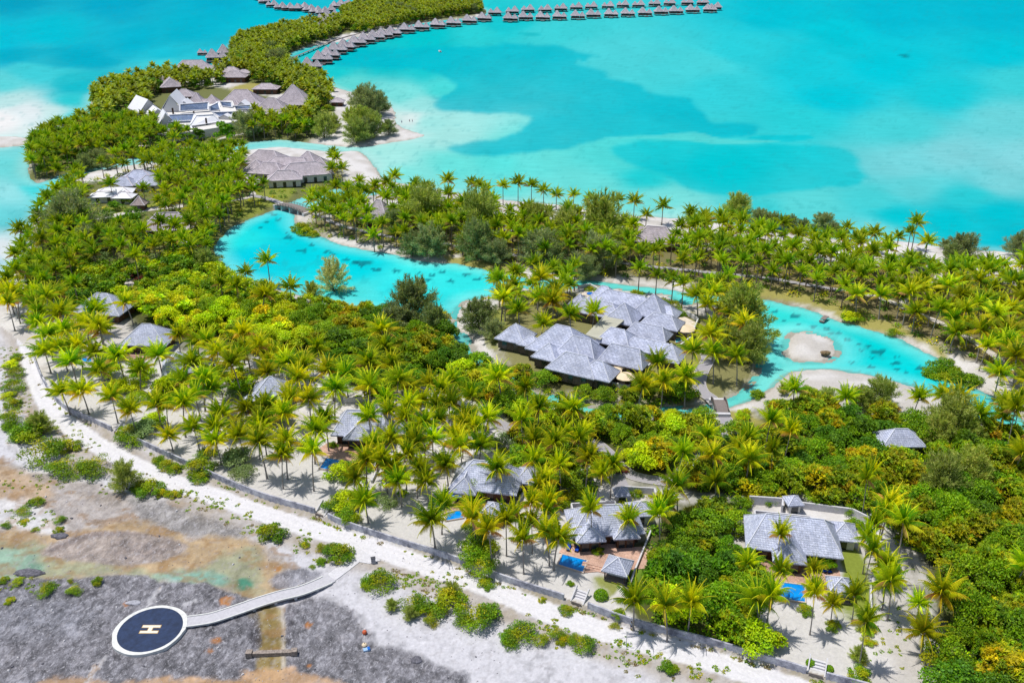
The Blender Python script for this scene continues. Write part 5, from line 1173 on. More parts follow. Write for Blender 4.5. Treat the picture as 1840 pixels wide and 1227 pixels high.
def lumps(r, rad, h, n, base=.0, flat=.75):
    out = []
    for i in range(n):
        a = r.uniform(0, 6.283); q = math.sqrt(r.rand()) * rad * .92; z = base + (h - base) * (.25 + .6 * r.rand()) * (1 - .5 * (q / rad) ** 2)
        s = rad * r.uniform(.2, .42); out.append((q * math.cos(a), q * math.sin(a), z, s))
    out.append((0, 0, base + (h - base) * .6, rad * .55)); return out
def leaf_cloud(seed, rad, h, n, size, cols, base=0.0, nl=9, up=.5, full=False):
    """many leaf-sized faces spread over overlapping clumps"""
    r = np.random.RandomState(seed); lp = np.array(lumps(r, rad, h, nl, base)); w = lp[:, 3] ** 2; idx = r.choice(len(lp), n, p=w / w.sum())
    d = r.normal(size=(n, 3)); d /= np.linalg.norm(d, axis=1)[:, None]; d[:, 2] = np.where(d[:, 2] < -.25, -d[:, 2], d[:, 2])
    sh = r.uniform(.55, 1.16, n); c = lp[idx, :3] + d * (lp[idx, 3] * sh)[:, None] * np.array([1, 1, .8])
    c[:, 2] = np.maximum(c[:, 2], .08 + .2 * r.rand(n)) if base == 0 else c[:, 2]
    nrm = d * .45 + r.normal(size=(n, 3)) * .6 + np.array([0, 0, up]); nrm /= np.linalg.norm(nrm, axis=1)[:, None]
    t = np.cross(nrm, r.normal(size=(n, 3))); t /= np.linalg.norm(t, axis=1)[:, None]; b = np.cross(nrm, t); s = size * (.8 + .5 * ((seed * 37) % 10) / 10) * r.uniform(.6, 1.25, n)
    V = np.stack([c - t * s[:, None], c - b * (s * .55)[:, None], c + t * s[:, None], c + b * (s * .55)[:, None]], 1).reshape(-1, 3)
    Q = np.arange(4 * n).reshape(n, 4)
    cols = np.array(cols); lc = r.randint(0, len(cols), len(lp)); mixl = .6
    k = cols[lc[idx]] * mixl + cols[r.randint(0, len(cols), n)] * (1 - mixl); k = k * r.uniform(.6, 1.35, n)[:, None]
    return V, Q, np.repeat(k, 4, 0)
GREEN = [C3(128,168,30), C3(150,188,36), C3(92,138,28), C3(168,196,48)]
LIME = [C3(216,240,40), C3(190,226,36), C3(228,240,60), C3(160,204,38)]
DARKG = [C3(84,128,36), C3(106,150,38), C3(120,158,44), C3(92,132,52)]
OLIVE = [C3(172,182,48), C3(150,168,42), C3(124,152,36), C3(200,190,56)]
AUT = [C3(190,146,50), C3(170,164,48), C3(150,166,42), C3(172,132,58)]
GREY = [C3(160,180,122), C3(134,162,104), C3(172,188,132), C3(120,146,84)]
PINK = [C3(160,60,84), C3(136,52,70), C3(96,110,44), C3(120,60,60)]
YEL = [C3(236,220,52), C3(214,214,50), C3(180,206,44), C3(240,208,70)]
def rosettes(seed, rad, h, n, cols, base, nl):
    """crown of radiating strap-leaf heads"""
    r = np.random.RandomState(seed); V0, _, K0 = leaf_cloud(seed, rad, h, n, .1, cols, base, nl); c = V0[::4]; k = K0[::4]; m = 9
    c = np.repeat(c, m, 0); k = np.repeat(k, m, 0); N_ = len(c); a = r.uniform(0, 6.283, N_); e = r.uniform(-.15, 1.1, N_); d = np.stack([np.cos(a) * np.cos(e), np.sin(a) * np.cos(e), np.sin(e)], 1)
    L_ = r.uniform(.4, .85, N_)[:, None]; w = np.stack([-np.sin(a), np.cos(a), 0 * a], 1) * .075; k = k * r.uniform(.75, 1.25, N_)[:, None]
    V = np.stack([c - w, c + w, c + d * L_ * .6 + w, c + d * L_ - np.array([0, 0, .12])], 1).reshape(-1, 3); return V, np.arange(4 * N_).reshape(N_, 4), np.repeat(k, 4, 0)
def gen_tree(seed, rad, h, n, size, cols, base, nl=11, ros=False):
    V, Q, K = rosettes(seed, rad, h, n // 6, cols, base, nl) if ros else leaf_cloud(seed, rad, h, n, size, cols, base, nl); me = np_mesh('crown', V, Q, M['leafb'], K)
    r = random.Random(seed); t = MB(); t.tube([(0, 0, 0), (.1, .05, base * .6), (.05, .1, h * .62)], [.2, .16, .07], 6)
    for i in range(5):
        a = i * 1.26 + r.uniform(-.4, .4); q = rad * r.uniform(.4, .7); t.tube([(.05, .05, h * .22), (q * .5 * math.cos(a), q * .5 * math.sin(a), h * .45), (q * math.cos(a), q * math.sin(a), h * .68)], [.1, .07, .03], 5)
    m = bpy.data.meshes.new('trunk'); m.from_pydata(t.v, [], t.f); m.materials.append(M['bark']); return me, m
mixp = lambda *a: sum([list(q) for q in a], [])
PAL = {'green': mixp(GREEN, GREEN, OLIVE, DARKG), 'lime': mixp(LIME, LIME, GREEN, YEL[:2]), 'dark': mixp(DARKG, DARKG, GREEN), 'olive': mixp(OLIVE, OLIVE, GREEN, AUT[:2], YEL[:1]), 'autumn': mixp(AUT, AUT, OLIVE, GREEN), 'grey': GREY, 'pink': PINK, 'yellow': mixp(YEL, LIME, OLIVE)}
TREES = {}; SHRUBS = {}
for k, nvar in (('green', 4), ('lime', 3), ('dark', 3), ('olive', 3), ('autumn', 2), ('grey', 2), ('yellow', 2)):
    TREES[k] = [gen_tree(200 + i * 7 + len(k) * 31, 3.7, 4.8, 4300, .2, PAL[k], .5, 15 + i * 2, i % 2 == 1 or k in ('olive', 'yellow', 'autumn')) for i in range(nvar)]
for k, nvar in (('green', 3), ('lime', 2), ('dark', 2), ('olive', 2), ('autumn', 1), ('grey', 2), ('pink', 1), ('yellow', 1)):
    SHRUBS[k] = []
    for i in range(nvar):
        V, Q, K = leaf_cloud(500 + i * 5 + len(k) * 17, 2.3, 1.9, 3000, .13, PAL[k], 0.0, 14, .6)
        SHRUBS[k].append(np_mesh('leaves', V, Q, M['leafb'], K))
def gen_ball(seed):
    r = np.random.RandomState(seed); n = 1500; d = r.normal(size=(n, 3)); d /= np.linalg.norm(d, axis=1)[:, None]; d[:, 2] = np.abs(d[:, 2]) * .95 - .15 * r.rand(n)
    c = d * np.array([1.3, 1.3, 1.45]) * r.uniform(.88, 1.05, n)[:, None]; c[:, 2] += .35; s = .14
    nn = d + r.normal(size=(n, 3)) * .5; nn /= np.linalg.norm(nn, axis=1)[:, None]; t = np.cross(nn, r.normal(size=(n, 3))); t /= np.linalg.norm(t, axis=1)[:, None]; b = np.cross(nn, t)
    V = np.stack([c - t * s, c - b * s * .5, c + t * s, c + b * s * .5], 1).reshape(-1, 3); K = np.repeat(np.array(GREEN)[r.randint(0, 4, n)] * r.uniform(.75, 1.2, n)[:, None], 4, 0)
    return np_mesh('leaves', V, np.arange(4 * n).reshape(n, 4), M['leafb'], K)
BALL = gen_ball(3)
def gen_ironwood(seed, rad=4.6, h=8.0, n=6500, col=None, open_=0.0):
    """feathery tree: billowing clumps of fine drooping needles on rising limbs, spiky leaders on top"""
    r = np.random.RandomState(seed); col = np.array(col); tw = MB(); tw.tube([(0, 0, 0), (.1, .1, h * .4), (0, .05, h * .85)], [.26, .17, .04], 6); cs = []; ds = []
    nb = 30
    for i in range(nb):
        t = i / nb; a = i * 2.4 + r.uniform(-.5, .5); z0 = h * (.06 + .5 * t); el = R(r.uniform(8, 30) + 48 * t ** 1.5); L_ = rad * (1.1 - .35 * t) * r.uniform(.75, 1.15)
        d = np.array([math.cos(a) * math.cos(el), math.sin(a) * math.cos(el), math.sin(el)]); p0 = np.array([0, 0, z0]); p1 = p0 + d * L_ + np.array([0, 0, .4])
        tw.tube([tuple(p0), tuple((p0 + p1) / 2 + np.array([0, 0, .1])), tuple(p1)], [.07, .045, .015], 4, cap=False)
        m = n // nb; u = r.uniform(.12, 1.12, m) ** .75; spread = (.75 - .45 * np.clip(u, 0, 1)) * (1 - open_ * .5)
        cs.append(p0 + (p1 - p0)[None] * u[:, None] + r.normal(size=(m, 3)) * spread[:, None]); ds.append(np.repeat(d[None], m, 0))
    for i in range(9):
        a = r.uniform(0, 6.28); q = r.uniform(0, .55) * rad; b0 = np.array([q * math.cos(a), q * math.sin(a), h * .62]); hh = h * r.uniform(.25, .5); m = n // 60; u = r.rand(m)
        cs.append(b0 + np.array([0, 0, 1.0]) * (u * hh)[:, None] + r.normal(size=(m, 3)) * (.38 * (1.05 - u))[:, None]); ds.append(np.repeat(np.array([[0, 0, 1.2]]), m, 0))
    c = np.concatenate(cs); D = np.concatenate(ds); N2 = len(c); c[:, 2] = np.maximum(c[:, 2], .2)
    dr = D * .8 + r.normal(size=(N2, 3)) * .55 + np.array([0, 0, .2]); dr /= np.linalg.norm(dr, axis=1)[:, None]; w = np.cross(dr, r.normal(size=(N2, 3))); w /= np.linalg.norm(w, axis=1)[:, None]
    ll = r.uniform(.45, .95, N2)[:, None]; wd = .06 + .03 * r.rand(N2)[:, None]; V = np.stack([c - w * wd, c + w * wd, c + dr * ll], 1).reshape(-1, 3)
    K = np.repeat(col[r.randint(0, len(col), N2)] * r.uniform(.7, 1.3, N2)[:, None], 3, 0)
    me = np_mesh('crown', V, np.arange(3 * N2).reshape(N2, 3), M['leafc'], K); t = bpy.data.meshes.new('trunk'); t.from_pydata(tw.v, [], tw.f); t.materials.append(M['bark']); return me, t
IRON = {'dark': [gen_ironwood(1, 5.2, 7.5, 7500, [C3(134,150,104), C3(152,164,122), C3(112,134,88), C3(164,168,132)]), gen_ironwood(2, 4.6, 8.5, 7000, [C3(124,146,92), C3(142,158,108), C3(108,132,84), C3(156,162,120)])],
        'mid': [gen_ironwood(3, 4.6, 8.5, 7000, [C3(168,182,104), C3(146,166,88), C3(184,190,122), C3(128,150,76)]), gen_ironwood(4, 4.6, 8.0, 7500, [C3(152,172,88), C3(170,182,100), C3(132,156,72), C3(188,190,112)])],
        'pale': [gen_ironwood(5, 4.4, 8.5, 4200, [C3(210,206,160), C3(188,192,140), C3(168,178,118), C3(216,208,172)], .8)]}
# ------------------------------------------------ where they stand
LM = [  # landmarks used to tell plants apart
 ((270,1130),'by the helipad'),((489,1177),'by the concrete weir'),((600,1040),'by the causeway'),((671,1005),'by the causeway landing'),((1125,1160),'by the thin pole'),((1036,1100),'by the white stairs'),((1465,1215),'by the lower stairs'),
 ((575,935),'by the narrow left stairs'),((212,790),'by the notched stairs'),((1028,1010),'by the rectangular pool'),((1110,1030),'by the pool gazebo'),((1425,1055),'by the nearest villa pool'),((1510,1062),'by the nearest villa gazebo'),((1425,960),'around the nearest villa'),
 ((1097,930),'around the two winged villa'),((868,860),'around the villa with clipped tree'),((887,925),'by the third villa gazebo'),((815,930),'by the small left pool'),((645,765),'around the half hidden villa'),((592,835),'by the half hidden pool'),((482,705),'around the bright grove villa'),
 ((322,655),'around the whitish villa'),((254,600),'around the peaked villa'),((168,545),'around the shore villa'),((1626,790),'around the thicket villa'),((784,712),'by the tiny domed hut'),((900,770),'by the cart road junction'),((1080,805),'on the cart road bend'),((1180,864),'at the cart road end'),
 ((1297,735),'by the small stream bridge'),((1262,660),'along the spa road'),((1427,892),'by the entrance kiosk'),((950,610),'west of the spa'),((1080,560),'behind the spa'),((1200,600),'by the east spa terrace'),((1120,695),'below the spa front terrace'),((1340,600),'on the spa east bank'),
 ((870,575),'on the round sandy point'),((745,575),'on the lagoon south shore'),((600,530),'at the lagoon bottom shore'),((430,510),'at the lagoon left corner'),((395,420),'on the lagoon west bank'),((527,370),'by the lagoon bridge'),((610,440),'on the curved lagoon bank'),((760,455),'on the middle lagoon bank'),
 ((900,480),'on the lagoon right bank'),((1020,490),'above the narrow channel'),((1150,500),'behind the channel bend'),((683,375),'by the peaked bungalow'),((905,385),'by the paired thatched roofs'),((1185,410),'by the lone beach palms'),((1000,370),'along the middle beach'),((800,350),'along the left beach'),((700,330),'at the beach curve'),
 ((1340,410),'on the bushy beach stretch'),((1480,430),'among the tall shore trees'),((1600,450),'on the red dotted beach'),((1740,460),'at the far right beach'),((1350,480),'in the central eastern grove'),((1530,500),'in the eastern grove middle'),((1690,520),'by the eastern beach path'),((1800,540),'in the far right grove'),((1440,530),'above the eastern channel'),((1600,590),'on the eastern channel bank'),((1780,640),'at the channel right bend'),
 ((1480,640),'by the sandy islet'),((1430,720),'on the near sandy bank'),((1580,710),'in the sandy bank thicket'),((1700,740),'by the pond palms'),((1810,770),'by the right edge pond'),((1380,790),'in the thicket left edge'),((1480,780),'in the thicket by orange bush'),((1540,850),'in the middle of the thicket'),((1700,860),'in the right of the thicket'),((1810,880),'at the thicket right edge'),
 ((1600,930),'above the sandy gap'),((1640,1060),'in the sandy gap'),((1760,1000),'in the lower right jungle'),((1800,1120),'in the bottom right jungle'),((1690,1170),'beside the bottom sandy gap'),((1250,980),'in the dense mound'),((1260,1100),'above the sea wall mound'),((1200,900),'above the dense mound'),((1300,850),'right of the cart road end'),
 ((1150,790),'in the yellow green garden'),((980,740),'below the stream'),((960,830),'between the villas and road'),((1000,870),'left of the two winged villa'),((850,1000),'at the green wall bush'),((740,870),'in the middle sand garden'),((640,860),'below the half hidden pool'),((500,830),'in the left sand garden'),((400,780),'above the left sea wall'),
 ((300,750),'in the leftmost sand garden'),((160,700),'by the upper track bend'),((90,620),'at the top of the track'),((40,580),'on the left shore'),((300,540),'by the yellow green thicket'),((450,570),'in the bright thicket'),((560,600),'in the reddish thicket'),((700,620),'in the dark thicket'),((780,660),'by the shadowy path'),((420,680),'in the bright palm grove'),((560,680),'in the palm grove centre'),
 ((800,770),'in the palm mass by the road'),((130,420),'by the big grey bush'),((60,420),'on the western beach'),((100,500),'south of the grey bush'),((230,440),'in the western grove'),((240,500),'by the sandy cart path'),((300,395),'around the broad thatched house'),((340,350),'behind the cart lane'),((200,345),'by the white western building'),((130,350),'on the western point'),((440,330),'by the western pavilion'),((515,290),'around the restaurant'),((370,450),'by the small grey trees'),((330,470),'in the shaded western grove'),
 ((5,745),'at the left photo edge'),((70,750),'left of the track bend'),((77,804),'among the round verge bushes'),((165,830),'below the verge bushes'),((240,850),'by the dark pine bush'),((60,900),'by the brown hollow'),((105,935),'above the tan channel'),((85,1055),'beside the green pool'),((330,880),'on the left verge'),((487,950),'on the middle verge'),((600,990),'above the causeway bend'),((690,1040),'right of the causeway landing'),((750,1075),'among the beach bushes'),((857,1100),'at the beach bushes right end'),((935,1130),'on the lower verge'),((1050,1150),'on the verge by the pole'),((1200,1190),'on the lower right verge')]
LMW = np.array([P(*a[0])[:2] for a in LM])
ALLV = []                                   # (kind, x, y) for spacing
REC = []                                    # (root, kind word, look, x, y, group)
used = {}
def place(protos, key, kindname, cat, x0, y0, s, rz, look, group, z=None, sz=1.0, part=None):
    z = gz(x0, y0) if z is None else z
    if key not in used:
        r = empty(kindname, (0, 0, 0)); me = protos
        if len(me) == 2: obj('trunk', me[1], r); obj('crown', me[0], r)
        else: obj(part or 'leaves', me[0], r)
        used[key] = r; o = r
    else: o = copy_tree(used[key])
    o.location = (x0, y0, z - .03); o.scale = (s, s, s * sz); o.rotation_euler.z = rz; o['category'] = cat; o['group'] = group
    REC.append([o, cat, look, x0, y0]); return o
def free(x0, y0, pad=0.0, occ=None, dmin=4.0):
    for fx, fy, fr in FOOT:
        if (x0 - fx) ** 2 + (y0 - fy) ** 2 < (fr + pad) ** 2: return False
    return True
ROADP = [(p[::2], w) for p, w in ROADS]
def on_road(x0, y0, pad=.8):
    for p, w in ROADP:
        d = ((p - np.array([x0, y0])) ** 2).sum(1).min()
        if d < (w / 2 + pad) ** 2 * 1.3: return True
    return False
# hand read palm hearts: (px, py[, base px, base py])
HP = [(82,631),(112,626),(140,621),(130,651),(175,636),(185,666),(215,639),(245,664),(285,636),(115,699),(144,704,160,744),(197,714,212,760),(232,739,245,780),(282,726),(300,731,303,768),(325,681),(325,726,334,786),(352,711,361,757),(382,701,383,745),(395,676),(355,651),(410,636),(445,631),(360,684),(305,784,311,810),(350,771,360,815),(390,794,398,835),(382,766),(400,746),(435,739),(435,784),(460,774),
 (660,649),(702,659),(700,624),(517,656),(547,659),(530,681),(595,669),(622,674),(520,714),(477,734),(555,721),(515,746),(585,752),(560,776),(597,704),(472,764),(465,794,480,860),(510,794,517,861),(505,819,509,878),(557,811,564,882),(665,752),(700,741),(722,754),(805,726),(785,754),(835,749),(855,769),(735,784),(710,789),(675,794),(777,789),(812,789),(692,824),(657,829,660,885),(727,819),(747,844),(802,836,806,880),(890,844,890,898),(635,861,637,900),(710,866,722,910),(765,866,770,905),(707,844),(657,901,662,940),(900,679,902,735),(792,909),(850,914),(860,800),(830,800),(760,760),(740,725),(690,715),(830,770),(870,750),(780,730),
 (1245,631),(1287,634),(1330,636),(1235,671),(1187,649),(1150,684),(1192,679),(1012,776),(1010,836),(1055,821),(1075,851),(985,866),(992,901),(1222,871),(1192,906),(1290,866),(1345,829),(1287,814),(1065,916,1063,985),(1125,935,1122,980),(950,905),(965,875),(1100,835),
 (1427,701,1423,745),(1524,714,1519,745),(1652,716,1636,762),(1695,711,1692,740),(1727,714),(1800,659),(1770,621),(1812,721),(1765,746),(1800,749),(1417,776),(1595,909),(1830,811),(1838,714),
 (777,937,782,987),(855,930),(875,952,884,1020),(910,935),(940,970,941,1031),(980,957,987,1016),(997,970,995,1024),(1190,925),(957,942),(930,932),(990,920),(1142,1070),(1205,1082),(1242,1080),(1345,1012,1342,1045),(1365,1080,1361,1132),
 (1402,965),(1397,1027),(1385,1070),(1457,1025,1460,1050),(1460,1067,1455,1140),(1497,1085,1492,1120),(1532,1070,1530,1120),(1552,1117,1543,1198),(1550,965,1550,1030),(1595,1015,1590,1050),(1585,1052,1585,1095),(1650,1095,1648,1112),(1695,1065,1683,1118),(1657,1137,1655,1178),(1832,1015),(1587,925),(1565,990),(1610,1045),
 (112,324,112,345),(140,354),(32,424,46,459),(57,447),(132,467),(70,502),(32,502),(135,519),(232,544),(92,532),(55,542),(112,559),(70,397),(82,414),(200,437),(220,452),(230,427),(257,422),(277,442),(290,412),(312,412),(342,442),(310,437),(245,477),(302,384,303,402),(257,339),(200,344,204,362),(322,334),(295,337),(370,434),(397,482),(440,482),(397,512),(425,514),(165,559),(150,584),(85,604),(180,594),(25,532),(15,547),(120,594),(72,582),
 (485,477,485,507),(520,507),(487,527),(467,532),(692,594),(582,364),(610,390),(635,390),(660,392),(630,357),(645,327),(710,332),(695,340),(747,337),(767,340),(805,332,806,368),(845,330,848,365),(860,342),(905,340,904,368),(875,345),(695,362),(725,382),(802,390),(830,417),(905,432),(670,407),(687,407),(855,365),(887,375),
 (1032,354,1030,385),(1112,357),(1140,364),(1192,374,1189,404),(1162,387,1160,412),(955,337),(931,342),(1000,347),(977,342),(1060,365),(1090,362),
 (1522,409),(1572,404,1566,455),(1550,419),(1615,405,1608,460),(1645,410,1638,448),(1672,427,1660,470),(1595,439),(1635,425),(992,492,992,526),(1007,492,1008,524),(1032,494,1032,518),(1147,494,1147,522),(1227,499,1225,550),(1257,532),(1065,559),(1027,569),(972,582),(935,557),(1285,600),(1325,560),(1180,500),(1210,500)]
pal_pts = []
def add_palm(px, py, base=None):
    if base:
        bx, by, _ = P(*base, GZ); bz = gz(bx, by); zc = by * CT - (bz - CZ) * ST
        hh = max(4.0, (base[1] - py) * zc / F / CT * 1.06); hh = min(hh, 13)
        # plane through the trunk foot at constant distance
        dvv = (py - 613.5) / F; dy = CT - dvv * ST; dz = -ST - dvv * CT; t = by / dy; top = CZ + dz * t; tx = (px - 920) / F * t
        pal_pts.append((bx, by, max(3.5, min(13, top - bz)), tx - bx)); 
    else:
        h0 = rng.uniform(6.2, 8.6); x0, y0, _ = P(px, py, GZ + h0); pal_pts.append((x0, y0, h0, None))
for t_ in HP: add_palm(t_[0], t_[1], t_[2:] if len(t_) > 2 else None)
n_hand = len(pal_pts)
def fill(polys, spacing, occ, dmin, kfree=0.0, seed=1, z=GZ, tries=30, hmin=1.0, road=True, keep=None):
    """scatter points in ground polygons with a minimum spacing, away from roofs, roads and water"""
    r = np.random.RandomState(seed); out = []
    cell = {}; g = spacing
    for a in occ: cell.setdefault((int(a[0] // g), int(a[1] // g)), []).append((a[0], a[1], a[2] if len(a) > 2 else spacing))
    for poly in polys:
        pp = Pn(poly, z); lo = pp.min(0); hi = pp.max(0); area = .5 * abs(sum(pp[i - 1][0] * pp[i][1] - pp[i][0] * pp[i - 1][1] for i in range(len(pp))))
        n = int(area / spacing ** 2 * 5) + 5; c = r.uniform(lo, hi, (int(n * (np.prod(hi - lo) / max(area, 1))) + 10, 2))
        c = c[sdf(c[:, 0], c[:, 1], pp) > 0]
        c = c[land_sd(c[:, 0], c[:, 1]) > hmin]
        if keep is not None and len(c):
            uu, vv = toPx(c[:, 0], c[:, 1], GZ + abs(keep)); ok_ = np.ones(len(c), bool)
            for kx0, ky0, kx1, ky1 in (KEEPPX if keep > 0 else ROADPX): ok_ &= ~((uu > kx0 - 3) & (uu < kx1 + 3) & (vv > ky0 - 3) & (vv < ky1 + 6))
            c = c[ok_]
        for q in c:
            i, j = int(q[0] // g), int(q[1] // g); ok = True
            for a in (i - 1, i, i + 1):
                for b in (j - 1, j, j + 1):
                    for (ux, uy, ud) in cell.get((a, b), ()):
                        if (ux - q[0]) ** 2 + (uy - q[1]) ** 2 < min(ud, spacing) ** 2: ok = False; break
                    if not ok: break
                if not ok: break
            if not ok or not free(q[0], q[1], kfree) or (road and on_road(q[0], q[1])): continue
            cell.setdefault((i, j), []).append((q[0], q[1], spacing)); out.append((q[0], q[1]))
    return out
# ---- ironwoods: (px, py of crown middle, crown radius px, tone)
IW = [(130,415,44,'dark'),(95,440,26,'dark'),(165,440,26,'dark'),(745,560,42,'dark'),(715,575,30,'dark'),(780,580,28,'dark'),(598,500,32,'pale'),(560,520,16,'mid'),(665,200,26,'dark'),(648,228,24,'mid'),(672,236,22,'mid'),(698,232,15,'dark'),(582,237,20,'mid'),(630,215,14,'mid'),(445,235,22,'dark'),(490,95,15,'dark'),(500,118,20,'dark'),(488,112,16,'dark'),(735,25,10,'dark'),(860,575,32,'dark'),(885,590,20,'dark'),
 (1335,590,48,'mid'),(1350,630,34,'mid'),(1305,620,26,'mid'),(767,402,40,'mid'),(710,407,26,'dark'),(772,442,30,'dark'),(740,440,22,'dark'),(860,420,40,'mid'),(860,447,34,'dark'),(890,455,26,'dark'),(962,420,30,'mid'),(1015,427,34,'mid'),(1082,432,42,'mid'),(970,457,34,'dark'),(1000,465,26,'dark'),(1075,467,34,'dark'),(1110,450,30,'mid'),(1050,480,24,'dark'),(1325,372,26,'mid'),(1367,385,18,'dark'),(1242,380,9,'mid'),(1267,372,8,'mid'),
 (1387,390,18,'dark'),(1482,390,20,'dark'),(1442,402,16,'dark'),(1732,450,26,'dark'),(1712,455,18,'dark'),(1835,445,24,'dark'),(1647,467,18,'dark'),(1712,765,42,'mid'),(1690,780,30,'mid'),(1580,712,32,'mid'),(1548,715,22,'mid'),(1487,706,18,'mid'),(1745,849,38,'mid'),(1690,870,38,'mid'),(365,414,20,'mid'),(367,467,20,'mid'),(70,752,22,'mid'),(222,850,26,'mid'),(810,1040,16,'mid'),(172,282,20,'dark'),(190,290,16,'dark'),(735,1080,10,'mid'),(702,1062,8,'mid'),(1547,1160,14,'mid'),(1410,685,10,'mid'),(655,190,24,'dark'),(680,195,20,'dark'),(640,245,22,'mid'),(655,240,22,'dark'),(600,228,14,'mid'),(430,220,16,'dark'),(455,228,16,'dark'),(420,95,12,'dark'),(515,130,16,'dark'),(700,22,12,'dark'),(720,20,12,'dark'),(745,30,10,'dark'),(790,20,9,'dark'),(850,20,10,'dark'),(655,12,10,'dark'),(545,60,9,'dark'),(470,85,12,'dark'),(150,290,18,'dark'),(480,220,12,'mid'),(1420,395,16,'dark'),(1500,400,14,'dark'),(1740,775,28,'mid'),(1700,430,10,'dark')]
occ_iw0 = [(*P(q[0], q[1], GZ + 3)[:2], q[2] / scale_at(q[1]) * .7) for q in IW]
ROADPX = [(1060,790,1098,812),(1086,806,1124,840),(1112,838,1215,868),(1098,856,1130,878),(835,735,935,785),(868,780,895,812),(1284,728,1320,800),(1225,798,1292,840),(1250,620,1295,722)]
KEEPPX = ROADPX + [(120,512,215,575),(205,568,300,625),(290,630,360,700),(440,665,525,745),(590,722,710,800),(560,795,655,850),(800,805,945,900),(795,895,930,945),(1015,880,1175,975),(995,970,1140,1045),(1335,912,1525,1050),(1380,1035,1540,1220),(1575,768,1670,805),(1390,1090,1540,1230),(890,575,1260,705),(1030,505,1264,640),(440,262,592,322),(285,168,450,228),(415,160,550,196),(305,106,385,122),(405,125,450,136),(150,296,280,362),(155,366,338,400),(268,374,330,405),(655,355,700,392),(1140,395,1210,432),(500,360,560,385)]
PF_near = [  # groves within reach of the villas
 [(60,560),(130,575),(200,640),(330,640),(420,650),(520,655),(590,690),(580,720),(460,730),(380,690),(300,680),(180,650),(90,620)],
 [(640,710),(740,730),(800,715),(870,745),(875,800),(800,850),(720,900),(660,900),(640,860),(700,800)],
 [(900,500),(1000,500),(1030,520),(1050,560),(1060,580),(1000,585),(930,560),(900,590),(880,580)], [(1240,520),(1290,530),(1330,560),(1345,620),(1300,660),(1280,630),(1250,620),(1245,570)],
 [(930,760),(1010,770),(1060,830),(1040,880),(960,900),(930,850)], [(1180,850),(1330,820),(1420,800),(1380,880),(1200,900)],
 [(960,900),(1010,900),(1000,960),(930,1000),(850,950),(900,930)], [(1530,900),(1570,900),(1620,1000),(1640,1060),(1570,1080),(1550,1000)], [(1350,950),(1400,950),(1400,1060),(1370,1060)]]
PF_mid = [[(100,370),(160,325),(250,300),(450,285),(600,300),(625,330),(560,345),(480,360),(420,390),(390,420),(360,480),(260,470),(200,490),(130,520),(40,590),(20,560),(40,480),(70,420)],
 [(560,376),(640,366),(700,372),(780,386),(900,402),(1000,410),(1090,424),(1150,438),(1230,446),(1230,500),(1120,497),(1000,485),(900,470),(820,455),(700,445),(600,425),(550,400)],
 [(1230,418),(1330,430),(1500,462),(1600,492),(1740,506),(1860,508),(2120,560),(2120,760),(1860,700),(1760,660),(1690,625),(1620,590),(1500,550),(1400,525),(1300,515),(1230,500)], [(1790,680),(1860,690),(2080,760),(2080,900),(1860,860),(1800,800),(1810,740)]]
PF_far = [[(60,318),(58,300),(70,264),(120,243),(165,225),(175,205),(170,175),(205,160),(260,150),(295,160),(265,180),(275,205),(285,245),(300,262),(250,280),(180,296),(110,315)],
 [(250,152),(275,144),(315,135),(415,130),(415,150),(380,158),(330,165),(290,165)], [(290,250),(420,245),(470,215),(545,200),(565,215),(560,245),(480,250),(400,256),(300,270)],
 [(418,120),(418,84),(440,72),(500,59),(560,48),(606,43),(620,50),(600,70),(560,80),(520,95),(500,110),(530,130),(560,145),(600,165),(560,170),(500,150),(430,150)],
 [(614,26),(640,14),(700,6),(800,8),(862,16),(870,23),(800,32),(745,40),(700,50),(650,60),(620,55)], [(395,152),(470,150),(560,160),(600,180),(560,215),(545,190),(480,150)]]
KEEP = []
near_fill = fill(PF_near, 4.5, [(a[0], a[1], 4.8) for a in pal_pts], 4, .3, 5, keep=7.0)
mid_fill = fill(PF_mid, 4.3, [(a[0], a[1], 4.0) for a in pal_pts] + near_fill + occ_iw0, 4, .3, 6, keep=7.5)
mid_fill = [q for q in mid_fill if True]
far_fill = fill(PF_far, 4.5, occ_iw0, 5, .5, 7, hmin=1.2, keep=7.5)
for q in near_fill + mid_fill + far_fill: pal_pts.append((q[0], q[1], float(nr.uniform(4.8, 10.6)), None))
